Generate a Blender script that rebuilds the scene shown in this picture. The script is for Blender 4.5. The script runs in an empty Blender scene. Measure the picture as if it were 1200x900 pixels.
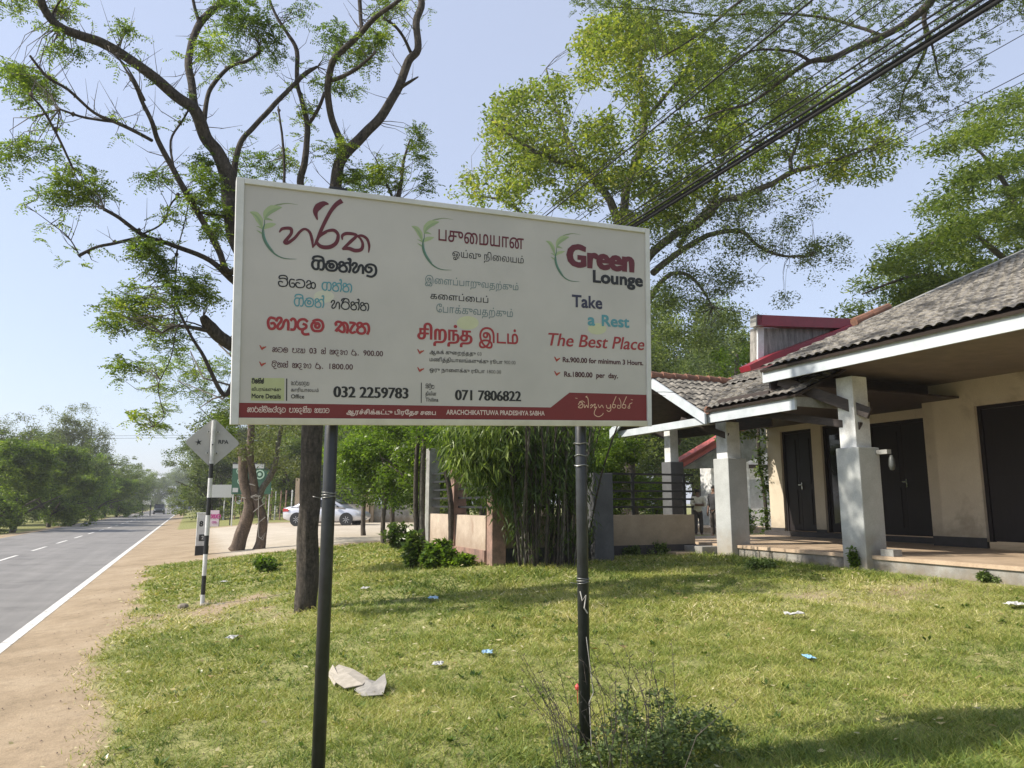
import bpy, bmesh, math, random
import numpy as np
from mathutils import Vector, Matrix, noise
from mathutils.geometry import delaunay_2d_cdt

random.seed(5)
RNG = np.random.default_rng(5)
sc = bpy.context.scene
COL = sc.collection
R = math.radians

# ------------------------------------------------------------------ camera
CAMZ = 1.7
PITCH = R(9.18)
FPX = 866.0
cam = bpy.data.cameras.new("camera")
cam.sensor_width = 36.0
cam.lens = 36.0 * FPX / 1200.0
cam.clip_start = 0.05
cam.clip_end = 5000
camo = bpy.data.objects.new("camera", cam)
camo.location = (0, 0, CAMZ)
camo.rotation_euler = (math.pi / 2 + PITCH, 0, 0)
COL.objects.link(camo)
sc.camera = camo

# ------------------------------------------------------------------ sky and sun
TO_SUN = Vector((-0.985, -0.17, 0)).normalized()
SUN_EL = R(40)
sun_dir = Vector((TO_SUN.x * math.cos(SUN_EL), TO_SUN.y * math.cos(SUN_EL), math.sin(SUN_EL)))
w = bpy.data.worlds.new("World")
sc.world = w
w.use_nodes = True
nt = w.node_tree
bg = nt.nodes['Background']
sky = nt.nodes.new('ShaderNodeTexSky')
sky.sky_type = 'NISHITA'
sky.sun_disc = False
sky.sun_elevation = SUN_EL
sky.sun_rotation = math.atan2(TO_SUN.x, TO_SUN.y)
sky.air_density = 1.0
sky.dust_density = 1.3
sky.ozone_density = 2.0
# thin even tropical haze: the clear sky mixed with one pale tone
hz = nt.nodes.new('ShaderNodeMix'); hz.data_type = 'RGBA'; hz.inputs['Factor'].default_value = .45
nt.links.new(sky.outputs[0], hz.inputs['A']); hz.inputs['B'].default_value = (5.9, 6.35, 7.8, 1)
nt.links.new(hz.outputs['Result'], bg.inputs[0])
bg.inputs[1].default_value = 0.122
sl = bpy.data.lights.new("sun", 'SUN')
sl.energy = 5.0
sl.angle = R(0.55)
sl.color = (1.0, 0.93, 0.82)
so = bpy.data.objects.new("sun", sl)
so.rotation_euler = sun_dir.to_track_quat('Z', 'Y').to_euler()
COL.objects.link(so)
sc.view_settings.view_transform = 'Standard'
sc.view_settings.look = 'None'
sc.view_settings.exposure = 0.45
sc.view_settings.gamma = 1.0
sc.cycles.max_bounces = 6
sc.cycles.transparent_max_bounces = 4
sc.cycles.volume_bounces = 0

# ------------------------------------------------------------------ frames of reference
CP, SP = math.cos(PITCH), math.sin(PITCH)
DX, DY = -0.3955, 0.9185           # road direction
NX, NY = 0.9185, 0.3955            # to the right of the road


def px(x, y, t):
    """point seen at photo pixel (x, y) at t metres of depth"""
    a = (x - 600) / FPX
    v = (450 - y) / FPX
    return Vector((a * t, (CP - v * SP) * t, CAMZ + (SP + v * CP) * t))


def UV(u, v, z=0.0):
    return Vector((u * NX + v * DX, u * NY + v * DY, z))


def toUV(X, Y):
    return X * NX + Y * NY, X * DX + Y * DY


GU = np.array([-1000, -30, -9.0, -8.5, -1.94, 1, 4.5, 6, 8.5, 20, 1000.])
GV = np.array([-1000, 3, 8, 11, 20, 40, 2000.])
GZ = np.array([
    [-.3, -.3, -.06, 0, 0, .30, .42, .45, .76, .80, .80],
    [-.3, -.3, -.06, 0, 0, .30, .42, .45, .78, .80, .80],
    [-.3, -.3, -.06, 0, 0, .29, .60, .68, .80, .80, .80],
    [-.3, -.3, -.06, 0, 0, .29, .72, .76, .82, .84, .84],
    [-.3, -.3, -.06, 0, 0, .25, .55, .58, .62, .62, .62],
    [-.3, -.3, -.06, 0, 0, .20, .48, .52, .56, .56, .56],
    [-.3, -.3, -.06, 0, 0, .20, .48, .52, .56, .56, .56]])


def Hn(u, v):
    """ground height, arrays of road coordinates"""
    u = np.asarray(u, float); v = np.asarray(v, float)
    i = np.clip(np.searchsorted(GU, u) - 1, 0, len(GU) - 2)
    j = np.clip(np.searchsorted(GV, v) - 1, 0, len(GV) - 2)
    a = np.clip((u - GU[i]) / (GU[i + 1] - GU[i]), 0, 1)
    b = np.clip((v - GV[j]) / (GV[j + 1] - GV[j]), 0, 1)
    b = b * b * (3 - 2 * b)
    z = (GZ[j, i] * (1 - a) + GZ[j, i + 1] * a) * (1 - b) + (GZ[j + 1, i] * (1 - a) + GZ[j + 1, i + 1] * a) * b
    bump = 0.018 * np.sin(u * 2.1 + 1.3 * np.sin(v * .9)) * np.sin(v * 1.7 + .6) + 0.01 * np.sin(u * 5.3 + v * 3.1)
    on = np.clip((u + 1.2) / 1.5, 0, 1) * np.clip((22 - v) / 3, 0, 1) * np.clip((8.4 - u) / .6, 0, 1)
    return z + bump * on


def H(X, Y):
    u, v = toUV(X, Y)
    return float(Hn(u, v))


def ground_at(x, y):
    """where the ray of photo pixel (x, y) meets the ground"""
    t = 8.0
    for _ in range(60):
        p = px(x, y, t)
        h = H(p.x, p.y)
        slope = (p.z - CAMZ) / t
        t += 0.6 * ((h - CAMZ) / slope - t)
    p = px(x, y, t)
    return Vector((p.x, p.y, H(p.x, p.y))), t


def G(x, y):
    return ground_at(x, y)[0]


# ------------------------------------------------------------------ object helpers
ORG = {}


def tag(o, label=None, cat=None, group=None, kind=None):
    if label: o['label'] = label
    if cat: o['category'] = cat
    if group: o['group'] = group
    if kind: o['kind'] = kind
    return o


def thing(name, loc, label, cat, group=None):
    o = bpy.data.objects.new(name, None)
    o.location = loc
    o.empty_display_size = .1
    COL.objects.link(o)
    ORG[o.name] = Vector(loc)
    return tag(o, label, cat, group)


def link_mesh(name, me, parent=None, loc=None):
    o = bpy.data.objects.new(name, me)
    if parent is not None:
        o.parent = parent
        ORG[o.name] = ORG[parent.name]
    else:
        if loc is not None: o.location = loc
        ORG[o.name] = Vector(loc) if loc is not None else Vector((0, 0, 0))
    COL.objects.link(o)
    return o


class MB:
    def __init__(s):
        s.v = []; s.f = []; s.uv = None

    def add(s, vs, fs):
        n = len(s.v)
        s.v += [tuple(p) for p in vs]
        s.f += [tuple(i + n for i in f) for f in fs]
        return s

    def hexa(s, c):
        """8 corners: bottom 0-3 ccw, top 4-7"""
        return s.add(c, [(3, 2, 1, 0), (4, 5, 6, 7), (0, 1, 5, 4), (1, 2, 6, 5), (2, 3, 7, 6), (3, 0, 4, 7)])

    def box(s, x0, x1, y0, y1, z0, z1, M=None):
        c = [Vector(p) for p in ((x0, y0, z0), (x1, y0, z0), (x1, y1, z0), (x0, y1, z0), (x0, y0, z1), (x1, y0, z1), (x1, y1, z1), (x0, y1, z1))]
        if M is not None: c = [M @ p for p in c]
        return s.hexa(c)

    def ubox(s, u0, u1, v0, v1, z0, z1):
        c = [UV(u0, v0, z0), UV(u1, v0, z0), UV(u1, v1, z0), UV(u0, v1, z0), UV(u0, v0, z1), UV(u1, v0, z1), UV(u1, v1, z1), UV(u0, v1, z1)]
        return s.hexa(c)

    def bar(s, a, b, w, h=None, up=Vector((0, 0, 1))):
        """rectangular bar from a to b"""
        a = Vector(a); b = Vector(b); h = h or w
        d = (b - a).normalized()
        if abs(d.dot(up)) > .99: up = Vector((1, 0, 0))
        x = d.cross(up).normalized(); y = x.cross(d).normalized()
        c = []
        for p in (a, b):
            for sx, sy in ((-1, -1), (1, -1), (1, 1), (-1, 1)):
                c.append(p + x * sx * w / 2 + y * sy * h / 2)
        return s.hexa(c)

    def tube(s, pts, rad, seg=8, jitter=0, cap=True):
        pts = [Vector(p) for p in pts]
        n = len(pts)
        if not hasattr(rad, '__len__'): rad = [rad] * n
        base = len(s.v)
        ref = None
        for i, p in enumerate(pts):
            d = (pts[min(i + 1, n - 1)] - pts[max(i - 1, 0)])
            d = d.normalized() if d.length > 1e-9 else Vector((0, 0, 1))
            if ref is None:
                ref = d.cross(Vector((0.3, 1, .2))).normalized()
            x = (ref - d * ref.dot(d)).normalized(); ref = x
            y = d.cross(x)
            for k in range(seg):
                a = 2 * math.pi * k / seg
                r = rad[i]
                if jitter:
                    r *= 1 + jitter * noise.noise(Vector((math.cos(a) * 1.7, math.sin(a) * 1.7, 0)) + p * 2.5) + jitter * .8 * noise.noise(Vector((math.cos(a) * 5, math.sin(a) * 5, 0)) + p * 1.6)
                s.v.append(tuple(p + (x * math.cos(a) + y * math.sin(a)) * r))
        for i in range(n - 1):
            for k in range(seg):
                a = base + i * seg + k; b = base + i * seg + (k + 1) % seg
                s.f.append((a, b, b + seg, a + seg))
        if cap:
            s.f.append(tuple(base + k for k in range(seg))[::-1])
            s.f.append(tuple(base + (n - 1) * seg + k for k in range(seg)))
        return s

    def lathe(s, prof, c, seg=16, M=None):
        """profile of (radius, z) about a vertical axis at c"""
        base = len(s.v)
        for r, z in prof:
            for k in range(seg):
                a = 2 * math.pi * k / seg
                p = Vector((math.cos(a) * r, math.sin(a) * r, z))
                if M is not None: p = M @ p
                s.v.append(tuple(p + Vector(c)))
        for i in range(len(prof) - 1):
            for k in range(seg):
                a = base + i * seg + k; b = base + i * seg + (k + 1) % seg
                s.f.append((a, b, b + seg, a + seg))
        s.f.append(tuple(base + k for k in range(seg))[::-1])
        s.f.append(tuple(base + (len(prof) - 1) * seg + k for k in range(seg)))
        return s

    def prism(s, poly, off):
        """polygon (3-D points) extruded by vector off"""
        n = len(poly); off = Vector(off)
        a = [Vector(p) for p in poly]; b = [p + off for p in a]
        fs = [tuple(range(n))[::-1], tuple(range(n, 2 * n))]
        fs += [(i, (i + 1) % n, n + (i + 1) % n, n + i) for i in range(n)]
        return s.add(a + b, fs)

    def mesh(s, name, m, org=Vector((0, 0, 0)), smooth=False, fix=True):
        me = bpy.data.meshes.new(name)
        me.from_pydata([(p[0] - org[0], p[1] - org[1], p[2] - org[2]) for p in s.v], [], s.f)
        if fix:
            bm = bmesh.new(); bm.from_mesh(me)
            bmesh.ops.recalc_face_normals(bm, faces=bm.faces)
            bm.to_mesh(me); bm.free()
        if m is not None: me.materials.append(m)
        if smooth:
            me.polygons.foreach_set('use_smooth', [True] * len(me.polygons))
        return me

    def build(s, name, m, parent=None, smooth=False, bevel=0, loc=None, fix=True):
        org = ORG[parent.name] if parent is not None else (Vector(loc) if loc is not None else Vector((0, 0, 0)))
        me = s.mesh(name, m, org, smooth, fix)
        o = link_mesh(name, me, parent, loc)
        if bevel:
            md = o.modifiers.new("bevel", 'BEVEL'); md.width = bevel; md.segments = 2; md.limit_method = 'ANGLE'
        return o


def np_mesh(name, verts, nper, m, rnd=None, smooth=False, faces=None):
    """fast mesh of separate polygons with nper corners each"""
    verts = np.asarray(verts, np.float32).reshape(-1, 3)
    nv = len(verts); nf = nv // nper
    me = bpy.data.meshes.new(name)
    me.vertices.add(nv); me.vertices.foreach_set('co', verts.ravel())
    me.loops.add(nv); me.loops.foreach_set('vertex_index', np.arange(nv, dtype=np.int32))
    me.polygons.add(nf)
    me.polygons.foreach_set('loop_start', np.arange(0, nv, nper, dtype=np.int32))
    if rnd is not None:
        at = me.attributes.new('rnd', 'FLOAT', 'POINT')
        at.data.foreach_set('value', np.repeat(np.asarray(rnd, np.float32), nper))
    me.materials.append(m)
    me.update(calc_edges=True)
    me.validate()
    return me


def copy_tree(o, parent=None):
    c = o.copy(); COL.objects.link(c)
    if parent is not None:
        c.parent = parent
    ORG[c.name] = ORG[o.name]
    for ch in list(o.children): copy_tree(ch, c)
    return c


# ------------------------------------------------------------------ materials
def newmat(name):
    m = bpy.data.materials.new(name); m.use_nodes = True
    n = m.node_tree.nodes; l = m.node_tree.links
    return m, n, l, n['Principled BSDF']


def noise_node(n, l, scale, detail=5, rough=.6, vec=None, dist=0):
    t = n.new('ShaderNodeTexNoise'); t.inputs['Scale'].default_value = scale
    t.inputs['Detail'].default_value = detail; t.inputs['Roughness'].default_value = rough
    t.inputs['Distortion'].default_value = dist
    if vec is None:
        c = n.new('ShaderNodeTexCoord'); vec = c.outputs['Object']
    l.new(vec, t.inputs['Vector'])
    return t


def ramp(n, l, src, stops):
    r = n.new('ShaderNodeValToRGB'); e = r.color_ramp.elements
    while len(e) > 1: e.remove(e[-1])
    e[0].position = stops[0][0]; e[0].color = (*stops[0][1], 1) if hasattr(stops[0][1], '__len__') else (stops[0][1],) * 3 + (1,)
    for p, c in stops[1:]:
        k = e.new(p); k.color = (*c, 1) if hasattr(c, '__len__') else (c, c, c, 1)
    l.new(src, r.inputs[0])
    return r


def mixc(n, l, a, b, fac, mode='MIX'):
    m = n.new('ShaderNodeMix'); m.data_type = 'RGBA'; m.blend_type = mode
    for sock, val in ((m.inputs['Factor'], fac), (m.inputs['A'], a), (m.inputs['B'], b)):
        if hasattr(val, 'is_linked'): l.new(val, sock)
        elif hasattr(val, '__len__'): sock.default_value = (*val, 1)
        else: sock.default_value = val
    return m.outputs['Result']


def bump(n, l, bs, h, strength, dist=.01):
    b = n.new('ShaderNodeBump'); b.inputs['Strength'].default_value = strength; b.inputs['Distance'].default_value = dist
    l.new(h, b.inputs['Height']); l.new(b.outputs[0], bs.inputs['Normal'])
    return b


def pmat(name, c1, c2=None, scale=6, rough=.7, bmp=.2, dist=.01, metal=0, stretch=None, stain=None, lo=.35, hi=.65, fine=0, sp_=(.88, 1.08)):
    m, n, l, bs = newmat(name)
    c2 = c2 or tuple(x * .7 for x in c1)
    tc = n.new('ShaderNodeTexCoord'); vec = tc.outputs['Object']
    if stretch:
        mp = n.new('ShaderNodeMapping'); mp.inputs['Scale'].default_value = stretch
        l.new(vec, mp.inputs['Vector']); vec = mp.outputs[0]
    t = noise_node(n, l, scale, 6, .65, vec)
    col = ramp(n, l, t.outputs[0], [(lo, c2), (hi, c1)]).outputs[0]
    if stain:
        t2 = noise_node(n, l, stain[1], 4, .6, vec, .4)
        f = ramp(n, l, t2.outputs[0], [(stain[2], 0.0), (stain[2] + .12, 1.0)]).outputs[0]
        col = mixc(n, l, col, stain[0], f)
    if fine:
        t3 = noise_node(n, l, fine, 3, .6, tc.outputs['Object'])
        col = mixc(n, l, col, ramp(n, l, t3.outputs[0], [(.3, sp_[0]), (.7, sp_[1])]).outputs[0], 1.0, 'MULTIPLY')
    l.new(col, bs.inputs['Base Color'])
    bs.inputs['Roughness'].default_value = rough; bs.inputs['Metallic'].default_value = metal
    if bmp:
        t4 = noise_node(n, l, (fine or scale * 4), 5, .7, vec)
        bump(n, l, bs, t4.outputs[0], bmp, dist)
    return m


def leafmat(name, stops, trans=.38, rough=.45, tint=(1.0, 1.15, .45)):
    m, n, l, bs = newmat(name)
    a = n.new('ShaderNodeAttribute'); a.attribute_name = 'rnd'
    r = ramp(n, l, a.outputs['Fac'], stops)
    oi = n.new('ShaderNodeObjectInfo')
    hs = n.new('ShaderNodeHueSaturation')
    mr = n.new('ShaderNodeMapRange'); mr.inputs['To Min'].default_value = .8; mr.inputs['To Max'].default_value = 1.2
    l.new(oi.outputs['Random'], mr.inputs[0]); l.new(mr.outputs[0], hs.inputs['Value'])
    l.new(r.outputs[0], hs.inputs['Color'])
    l.new(hs.outputs[0], bs.inputs['Base Color'])
    bs.inputs['Roughness'].default_value = rough
    bs.inputs['Specular IOR Level'].default_value = .35
    tr = n.new('ShaderNodeBsdfTranslucent')
    l.new(mixc(n, l, hs.outputs[0], tint, 1.0, 'MULTIPLY'), tr.inputs[0])
    gm = n.new('ShaderNodeMixShader'); gm.inputs[0].default_value = trans
    l.new(bs.outputs[0], gm.inputs[1]); l.new(tr.outputs[0], gm.inputs[2])
    l.new(gm.outputs[0], n['Material Output'].inputs[0])
    return m


M = {}
M['bark_dark'] = pmat('bark_dark', (.10, .082, .065), (.03, .025, .021), 9, .92, .9, .03, stretch=(3, 3, .7), fine=28, sp_=(.6, 1.3))
M['bark_grey'] = pmat('bark_grey', (.17, .155, .13), (.07, .06, .05), 7, .9, .7, .02, stretch=(2, 2, .8), fine=30, sp_=(.6, 1.3))
M['bark_brown'] = pmat('bark_brown', (.19, .14, .105), (.085, .062, .048), 7, .9, .6, .02, stretch=(2, 2, .6), fine=30, sp_=(.6, 1.3))
M['bark_far'] = pmat('bark_far', (.11, .09, .07), (.05, .042, .034), 3, .9, .3, .02)
M['twig'] = pmat('twig', (.11, .09, .07), (.06, .05, .04), 10, .9, 0)
M['leaf_neem'] = leafmat('leaf_neem', [(0, (0.06, 0.095, 0.024)), (.5, (0.15, 0.205, 0.045)), (.85, (0.28, 0.33, 0.06)), (1, (0.42, 0.42, 0.09))], 0.52)
M['leaf_yellow'] = leafmat('leaf_yellow', [(0, (0.10, 0.14, 0.035)), (.4, (0.23, 0.29, 0.06)), (.75, (0.40, 0.42, 0.095)), (1, (0.58, 0.52, 0.15))], 0.55)
M['leaf_fine'] = leafmat('leaf_fine', [(0, (0.065, 0.094, 0.032)), (.6, (0.131, 0.174, 0.051)), (1, (0.232, 0.275, 0.072))], 0.42)
M['leaf_flame'] = leafmat('leaf_flame', [(0, (0.06, 0.095, 0.022)), (.5, (0.125, 0.165, 0.03)), (1, (0.24, 0.27, 0.05))], 0.45)
M['leaf_bright'] = leafmat('leaf_bright', [(0, (0.05, 0.09, 0.015)), (.5, (0.12, 0.19, 0.028)), (1, (0.27, 0.36, 0.05))], 0.55, .35)
M['leaf_gloss'] = leafmat('leaf_gloss', [(0, (0.058, 0.109, 0.017)), (.6, (0.131, 0.203, 0.036)), (1, (0.246, 0.290, 0.087))], 0.35, .3)
M['leaf_bamboo'] = leafmat('leaf_bamboo', [(0, (.035, .06, .014)), (.5, (.08, .12, .025)), (1, (.26, .32, .08))], .4, .4)
M['leaf_far'] = leafmat('leaf_far', [(0, (0.055, 0.085, 0.024)), (.5, (0.13, 0.175, 0.04)), (1, (0.27, 0.30, 0.07))], 0.45, .5)
M['leaf_far_bright'] = leafmat('leaf_far_bright', [(0, (0.06, 0.10, 0.018)), (.5, (0.18, 0.26, 0.03)), (1, (0.38, 0.46, 0.06))], 0.45, .5)
M['leaf_olive'] = leafmat('leaf_olive', [(0, (0.062, 0.075, 0.027)), (.5, (0.125, 0.144, 0.050)), (1, (0.225, 0.237, 0.088))], 0.40, .5)
M['weed'] = leafmat('weed', [(0, (.06, .09, .025)), (.6, (.15, .21, .06)), (1, (.32, .38, .14))], .3, .5)
M['dry_leaf'] = leafmat('dry_leaf', [(0, (.25, .18, .07)), (.5, (.42, .36, .16)), (1, (.6, .56, .36))], .2, .7, (1, .9, .5))
M['white_paint'] = pmat('white_paint', (.74, .75, .74), (.5, .5, .49), 3, .6, .15, .004, stain=((.38, .37, .34), 1.6, .58), fine=60)
M['cream_wall'] = pmat('cream_wall', (.60, .53, .41), (.54, .47, .36), 2, .8, .12, .004, stain=((.40, .34, .25), 1.2, .56), fine=90)
M['fascia'] = pmat('fascia', (.52, .555, .58), (.42, .455, .475), 4, .5, .1, .004, stain=((.45, .47, .47), 3, .62))
M['cement'] = pmat('cement', (.33, .325, .30), (.20, .195, .18), 4, .85, .3, .006, stain=((.12, .115, .1), 2.5, .58), fine=70)
M['pillar_white'] = pmat('pillar_white', (.46, .475, .46), (.36, .37, .355), 2.2, .75, .08, .003, stain=((.3, .3, .27), 1.7, .62), fine=60)
M['pillar_grey'] = pmat('pillar_grey', (.11, .112, .115), (.075, .077, .08), 3, .75, .15, .005, fine=60)
M['floor'] = pmat('floor', (.52, .40, .28), (.38, .28, .19), 2, .6, .1, .003, stain=((.22, .17, .12), 1.5, .6), fine=40)
M['tile'] = pmat('tile', (.29, .265, .225), (.085, .078, .068), 7, .9, .6, .012, stretch=(1, 1, 1), stain=((.045, .042, .038), 1.3, .52), lo=.4, hi=.6, fine=30, sp_=(.6, 1.3))
M['ridge'] = pmat('ridge', (.30, .14, .085), (.15, .08, .055), 5, .85, .3, .008, fine=40)
M['red_sheet'] = pmat('red_sheet', (.26, .016, .03), (.2, .012, .022), 3, .4, .05)
M['red_roof'] = pmat('red_roof', (.42, .10, .085), (.34, .08, .065), 3, .5, .05)
M['timber'] = pmat('timber', (.055, .038, .03), (.025, .018, .015), 8, .6, .3, .004, stretch=(1, 1, 6))
M['door'] = pmat('door', (.012, .007, .007), (.007, .004, .004), 6, .6, .1, .003, stretch=(6, 6, .8))
M['skirt'] = pmat('skirt', (.05, .045, .045), (.03, .028, .028), 6, .6, .05)
M['black_metal'] = pmat('black_metal', (.018, .019, .021), (.012, .012, .013), 10, .45, .05)
M['pole'] = pmat('pole', (.026, .029, .032), (.014, .016, .018), 14, .42, .25, .003, stain=((.09, .085, .08), 9, .66))
M['chrome'] = pmat('chrome', (.6, .6, .6), None, 5, .25, 0, metal=1)
M['wire_metal'] = pmat('wire_metal', (.3, .3, .28), (.18, .18, .17), 30, .4, 0, metal=.7)
M['frame'] = pmat('frame', (.62, .62, .60), (.5, .5, .47), 5, .5, .08, .002, stain=((.3, .27, .2), 6, .7))
M['frame_low'] = pmat('frame_low', (.58, .55, .43), (.48, .45, .34), 5, .6, .08, .002)
M['cable'] = pmat('cable', (.012, .012, .013), None, 4, .9, 0)
M['plaster_pink'] = pmat('plaster_pink', (.52, .43, .34), (.40, .32, .25), 3, .8, .2, .004, stain=((.33, .24, .18), 2.4, .6), fine=60)
M['fence_post'] = pmat('fence_post', (.36, .22, .17), (.18, .12, .095), 5, .8, .3, .006, fine=50)
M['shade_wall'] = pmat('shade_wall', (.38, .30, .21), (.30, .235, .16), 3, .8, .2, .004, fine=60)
M['glass'] = pmat('glass', (.02, .022, .024), None, 4, .06, 0)
M['paper'] = pmat('paper', (.8, .78, .74), (.68, .65, .6), 8, .7, .1)
M['rope'] = pmat('rope', (.45, .43, .39), (.32, .3, .27), 20, .8, 0)


def flat(name, c, rough=.6, metal=0):
    return pmat(name, c, tuple(x * .93 for x in c), 9, rough, 0, metal=metal)


def splash(m, z0, z1, col):
    """earth splashed up the foot of a wall"""
    n = m.node_tree.nodes; l = m.node_tree.links; bs = n['Principled BSDF']
    src = bs.inputs['Base Color'].links[0].from_socket
    g = n.new('ShaderNodeNewGeometry'); sx = n.new('ShaderNodeSeparateXYZ'); l.new(g.outputs['Position'], sx.inputs[0])
    t = noise_node(n, l, 5, 5, .7, g.outputs['Position'])
    ma = n.new('ShaderNodeMath'); ma.operation = 'MULTIPLY_ADD'; ma.inputs[1].default_value = -.7; l.new(t.outputs[0], ma.inputs[0]); l.new(sx.outputs['Z'], ma.inputs[2])
    mr = n.new('ShaderNodeMapRange'); mr.inputs['From Min'].default_value = z0 - .35; mr.inputs['From Max'].default_value = z1 - .35; mr.inputs['To Min'].default_value = .75; mr.inputs['To Max'].default_value = 0
    l.new(ma.outputs[0], mr.inputs[0])
    l.new(mixc(n, l, src, col, mr.outputs[0]), bs.inputs['Base Color'])


splash(M['cream_wall'], 1.05, 1.45, (.30, .24, .17)); splash(M['pillar_white'], .8, 1.3, (.27, .22, .16)); splash(M['plaster_pink'], .9, 1.3, (.28, .2, .14)); splash(M['cement'], .75, 1.0, (.2, .16, .11)); splash(M['shade_wall'], .95, 1.3, (.2, .16, .11))


# sign face: painted sheet, slightly dirty with two faded yellow prints
def panel_mat():
    m, n, l, bs = newmat('sign_sheet')
    t = noise_node(n, l, 2.2, 5, .6)
    col = ramp(n, l, t.outputs[0], [(.3, (.42, .40, .365)), (.7, (.49, .465, .425))]).outputs[0]
    t2 = noise_node(n, l, 14, 4, .7)
    f = ramp(n, l, t2.outputs[0], [(.68, 0.0), (.8, .25)]).outputs[0]
    col = mixc(n, l, col, (.3, .26, .2), f)
    l.new(col, bs.inputs['Base Color']); bs.inputs['Roughness'].default_value = .38
    return m


# ------------------------------------------------------------------ ground masks
def smooth_noise(x, y, s, seed=0):
    """cheap vector value noise -1..1"""
    r = np.random.default_rng(seed); T = r.random((64, 64)) * 2 - 1
    a = x / s; b = y / s
    i = np.floor(a).astype(int); j = np.floor(b).astype(int)
    fa = a - i; fb = b - j; fa = fa * fa * (3 - 2 * fa); fb = fb * fb * (3 - 2 * fb)
    g = lambda p, q: T[p % 64, q % 64]
    return (g(i, j) * (1 - fa) + g(i + 1, j) * fa) * (1 - fb) + (g(i, j + 1) * (1 - fa) + g(i + 1, j + 1) * fa) * fb


BARE = [(G(250, 712), 1.3, .8), (G(985, 697), 1.3, .38), (G(330, 725), .9, .45), (G(640, 660), 1.6, .45), (G(960, 702), .8, .3), (G(1130, 690), 1.2, .45)]


def grass_amount(u, v):
    """1 lawn .. 0 bare earth"""
    X = u * NX + v * DX; Y = u * NY + v * DY
    e = -.66 - .012 * np.clip(v, 0, 30) + .28 * smooth_noise(u, v, 2.3, 3) + .14 * smooth_noise(u, v, .6, 4)
    a = np.clip((u - e) / .55 + .2, 0, 1)
    far = 21.9 + .35 * smooth_noise(u, v, 1.8, 5) + .2 * smooth_noise(u, v, .5, 6)
    a *= np.clip((far - v) / .5 + .2, 0, 1)
    for p, r, k in BARE:
        d = np.sqrt((X - p.x) ** 2 + ((Y - p.y) * .75) ** 2) / r
        a *= 1 - k * np.clip(1.15 - d + .35 * smooth_noise(u, v, .35, 8), 0, 1)
    # beyond the drive
    a2 = np.clip((u + .9) / .6, 0, 1) * np.clip((v - 50) / 1.5, 0, 1)
    a3 = np.clip((-9.0 + .5 * smooth_noise(u, v, 2.5, 9) - u) / .7, 0, 1)
    return np.maximum(a, np.maximum(a2, a3 * .85))


def pave_amount(u, v):
    """beige drive and yard"""
    a = np.clip((v - 22.3 + .4 * smooth_noise(u, v, 1.8, 5)) / .8, 0, 1) * np.clip((49.5 - v) / 1.5, 0, 1) * np.clip((u - .6) / .8, 0, 1)
    return a


def ground_mat():
    m, n, l, bs = newmat('earth')
    ag = n.new('ShaderNodeAttribute'); ag.attribute_name = 'grass'
    ap = n.new('ShaderNodeAttribute'); ap.attribute_name = 'pave'
    tc = n.new('ShaderNodeTexCoord')
    t1 = noise_node(n, l, .9, 6, .65, tc.outputs['Object'])
    t2 = noise_node(n, l, 9, 6, .75, tc.outputs['Object'])
    t3 = noise_node(n, l, 60, 4, .7, tc.outputs['Object'])
    dirt = ramp(n, l, t1.outputs[0], [(.3, (.27, .205, .13)), (.5, (.36, .275, .18)), (.7, (.42, .33, .225))]).outputs[0]
    dirt = mixc(n, l, dirt, ramp(n, l, t2.outputs[0], [(.25, .6), (.45, .95), (.7, 1.1)]).outputs[0], 1.0, 'MULTIPLY')
    dirt = mixc(n, l, dirt, ramp(n, l, t3.outputs[0], [(.25, .75), (.7, 1.12)]).outputs[0], 1.0, 'MULTIPLY')
    lawn = ramp(n, l, t2.outputs[0], [(.3, (.13, .14, .045)), (.5, (.23, .235, .08)), (.68, (.38, .34, .17))]).outputs[0]
    lawn = mixc(n, l, lawn, ramp(n, l, t3.outputs[0], [(.3, .5), (.65, 1.35)]).outputs[0], 1.0, 'MULTIPLY')
    pave = ramp(n, l, t1.outputs[0], [(.3, (.42, .36, .28)), (.7, (.54, .48, .39))]).outputs[0]
    pave = mixc(n, l, pave, ramp(n, l, t2.outputs[0], [(.25, .85), (.7, 1.08)]).outputs[0], 1.0, 'MULTIPLY')
    ad = n.new('ShaderNodeMath'); ad.operation = 'ADD'
    l.new(ag.outputs['Fac'], ad.inputs[0])
    sub = n.new('ShaderNodeMath'); sub.operation = 'MULTIPLY_ADD'; sub.inputs[1].default_value = .7; sub.inputs[2].default_value = -.35
    l.new(t2.outputs[0], sub.inputs[0]); l.new(sub.outputs[0], ad.inputs[1])
    fg = ramp(n, l, ad.outputs[0], [(.35, 0.0), (.6, 1.0)]).outputs[0]
    c = mixc(n, l, dirt, pave, ap.outputs['Fac'])
    c = mixc(n, l, c, lawn, fg)
    l.new(c, bs.inputs['Base Color']); bs.inputs['Roughness'].default_value = .95
    bs.inputs['Specular IOR Level'].default_value = .2
    h = mixc(n, l, t2.outputs[0], t3.outputs[0], .5)
    bump(n, l, bs, h, .6, .03)
    return m


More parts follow.
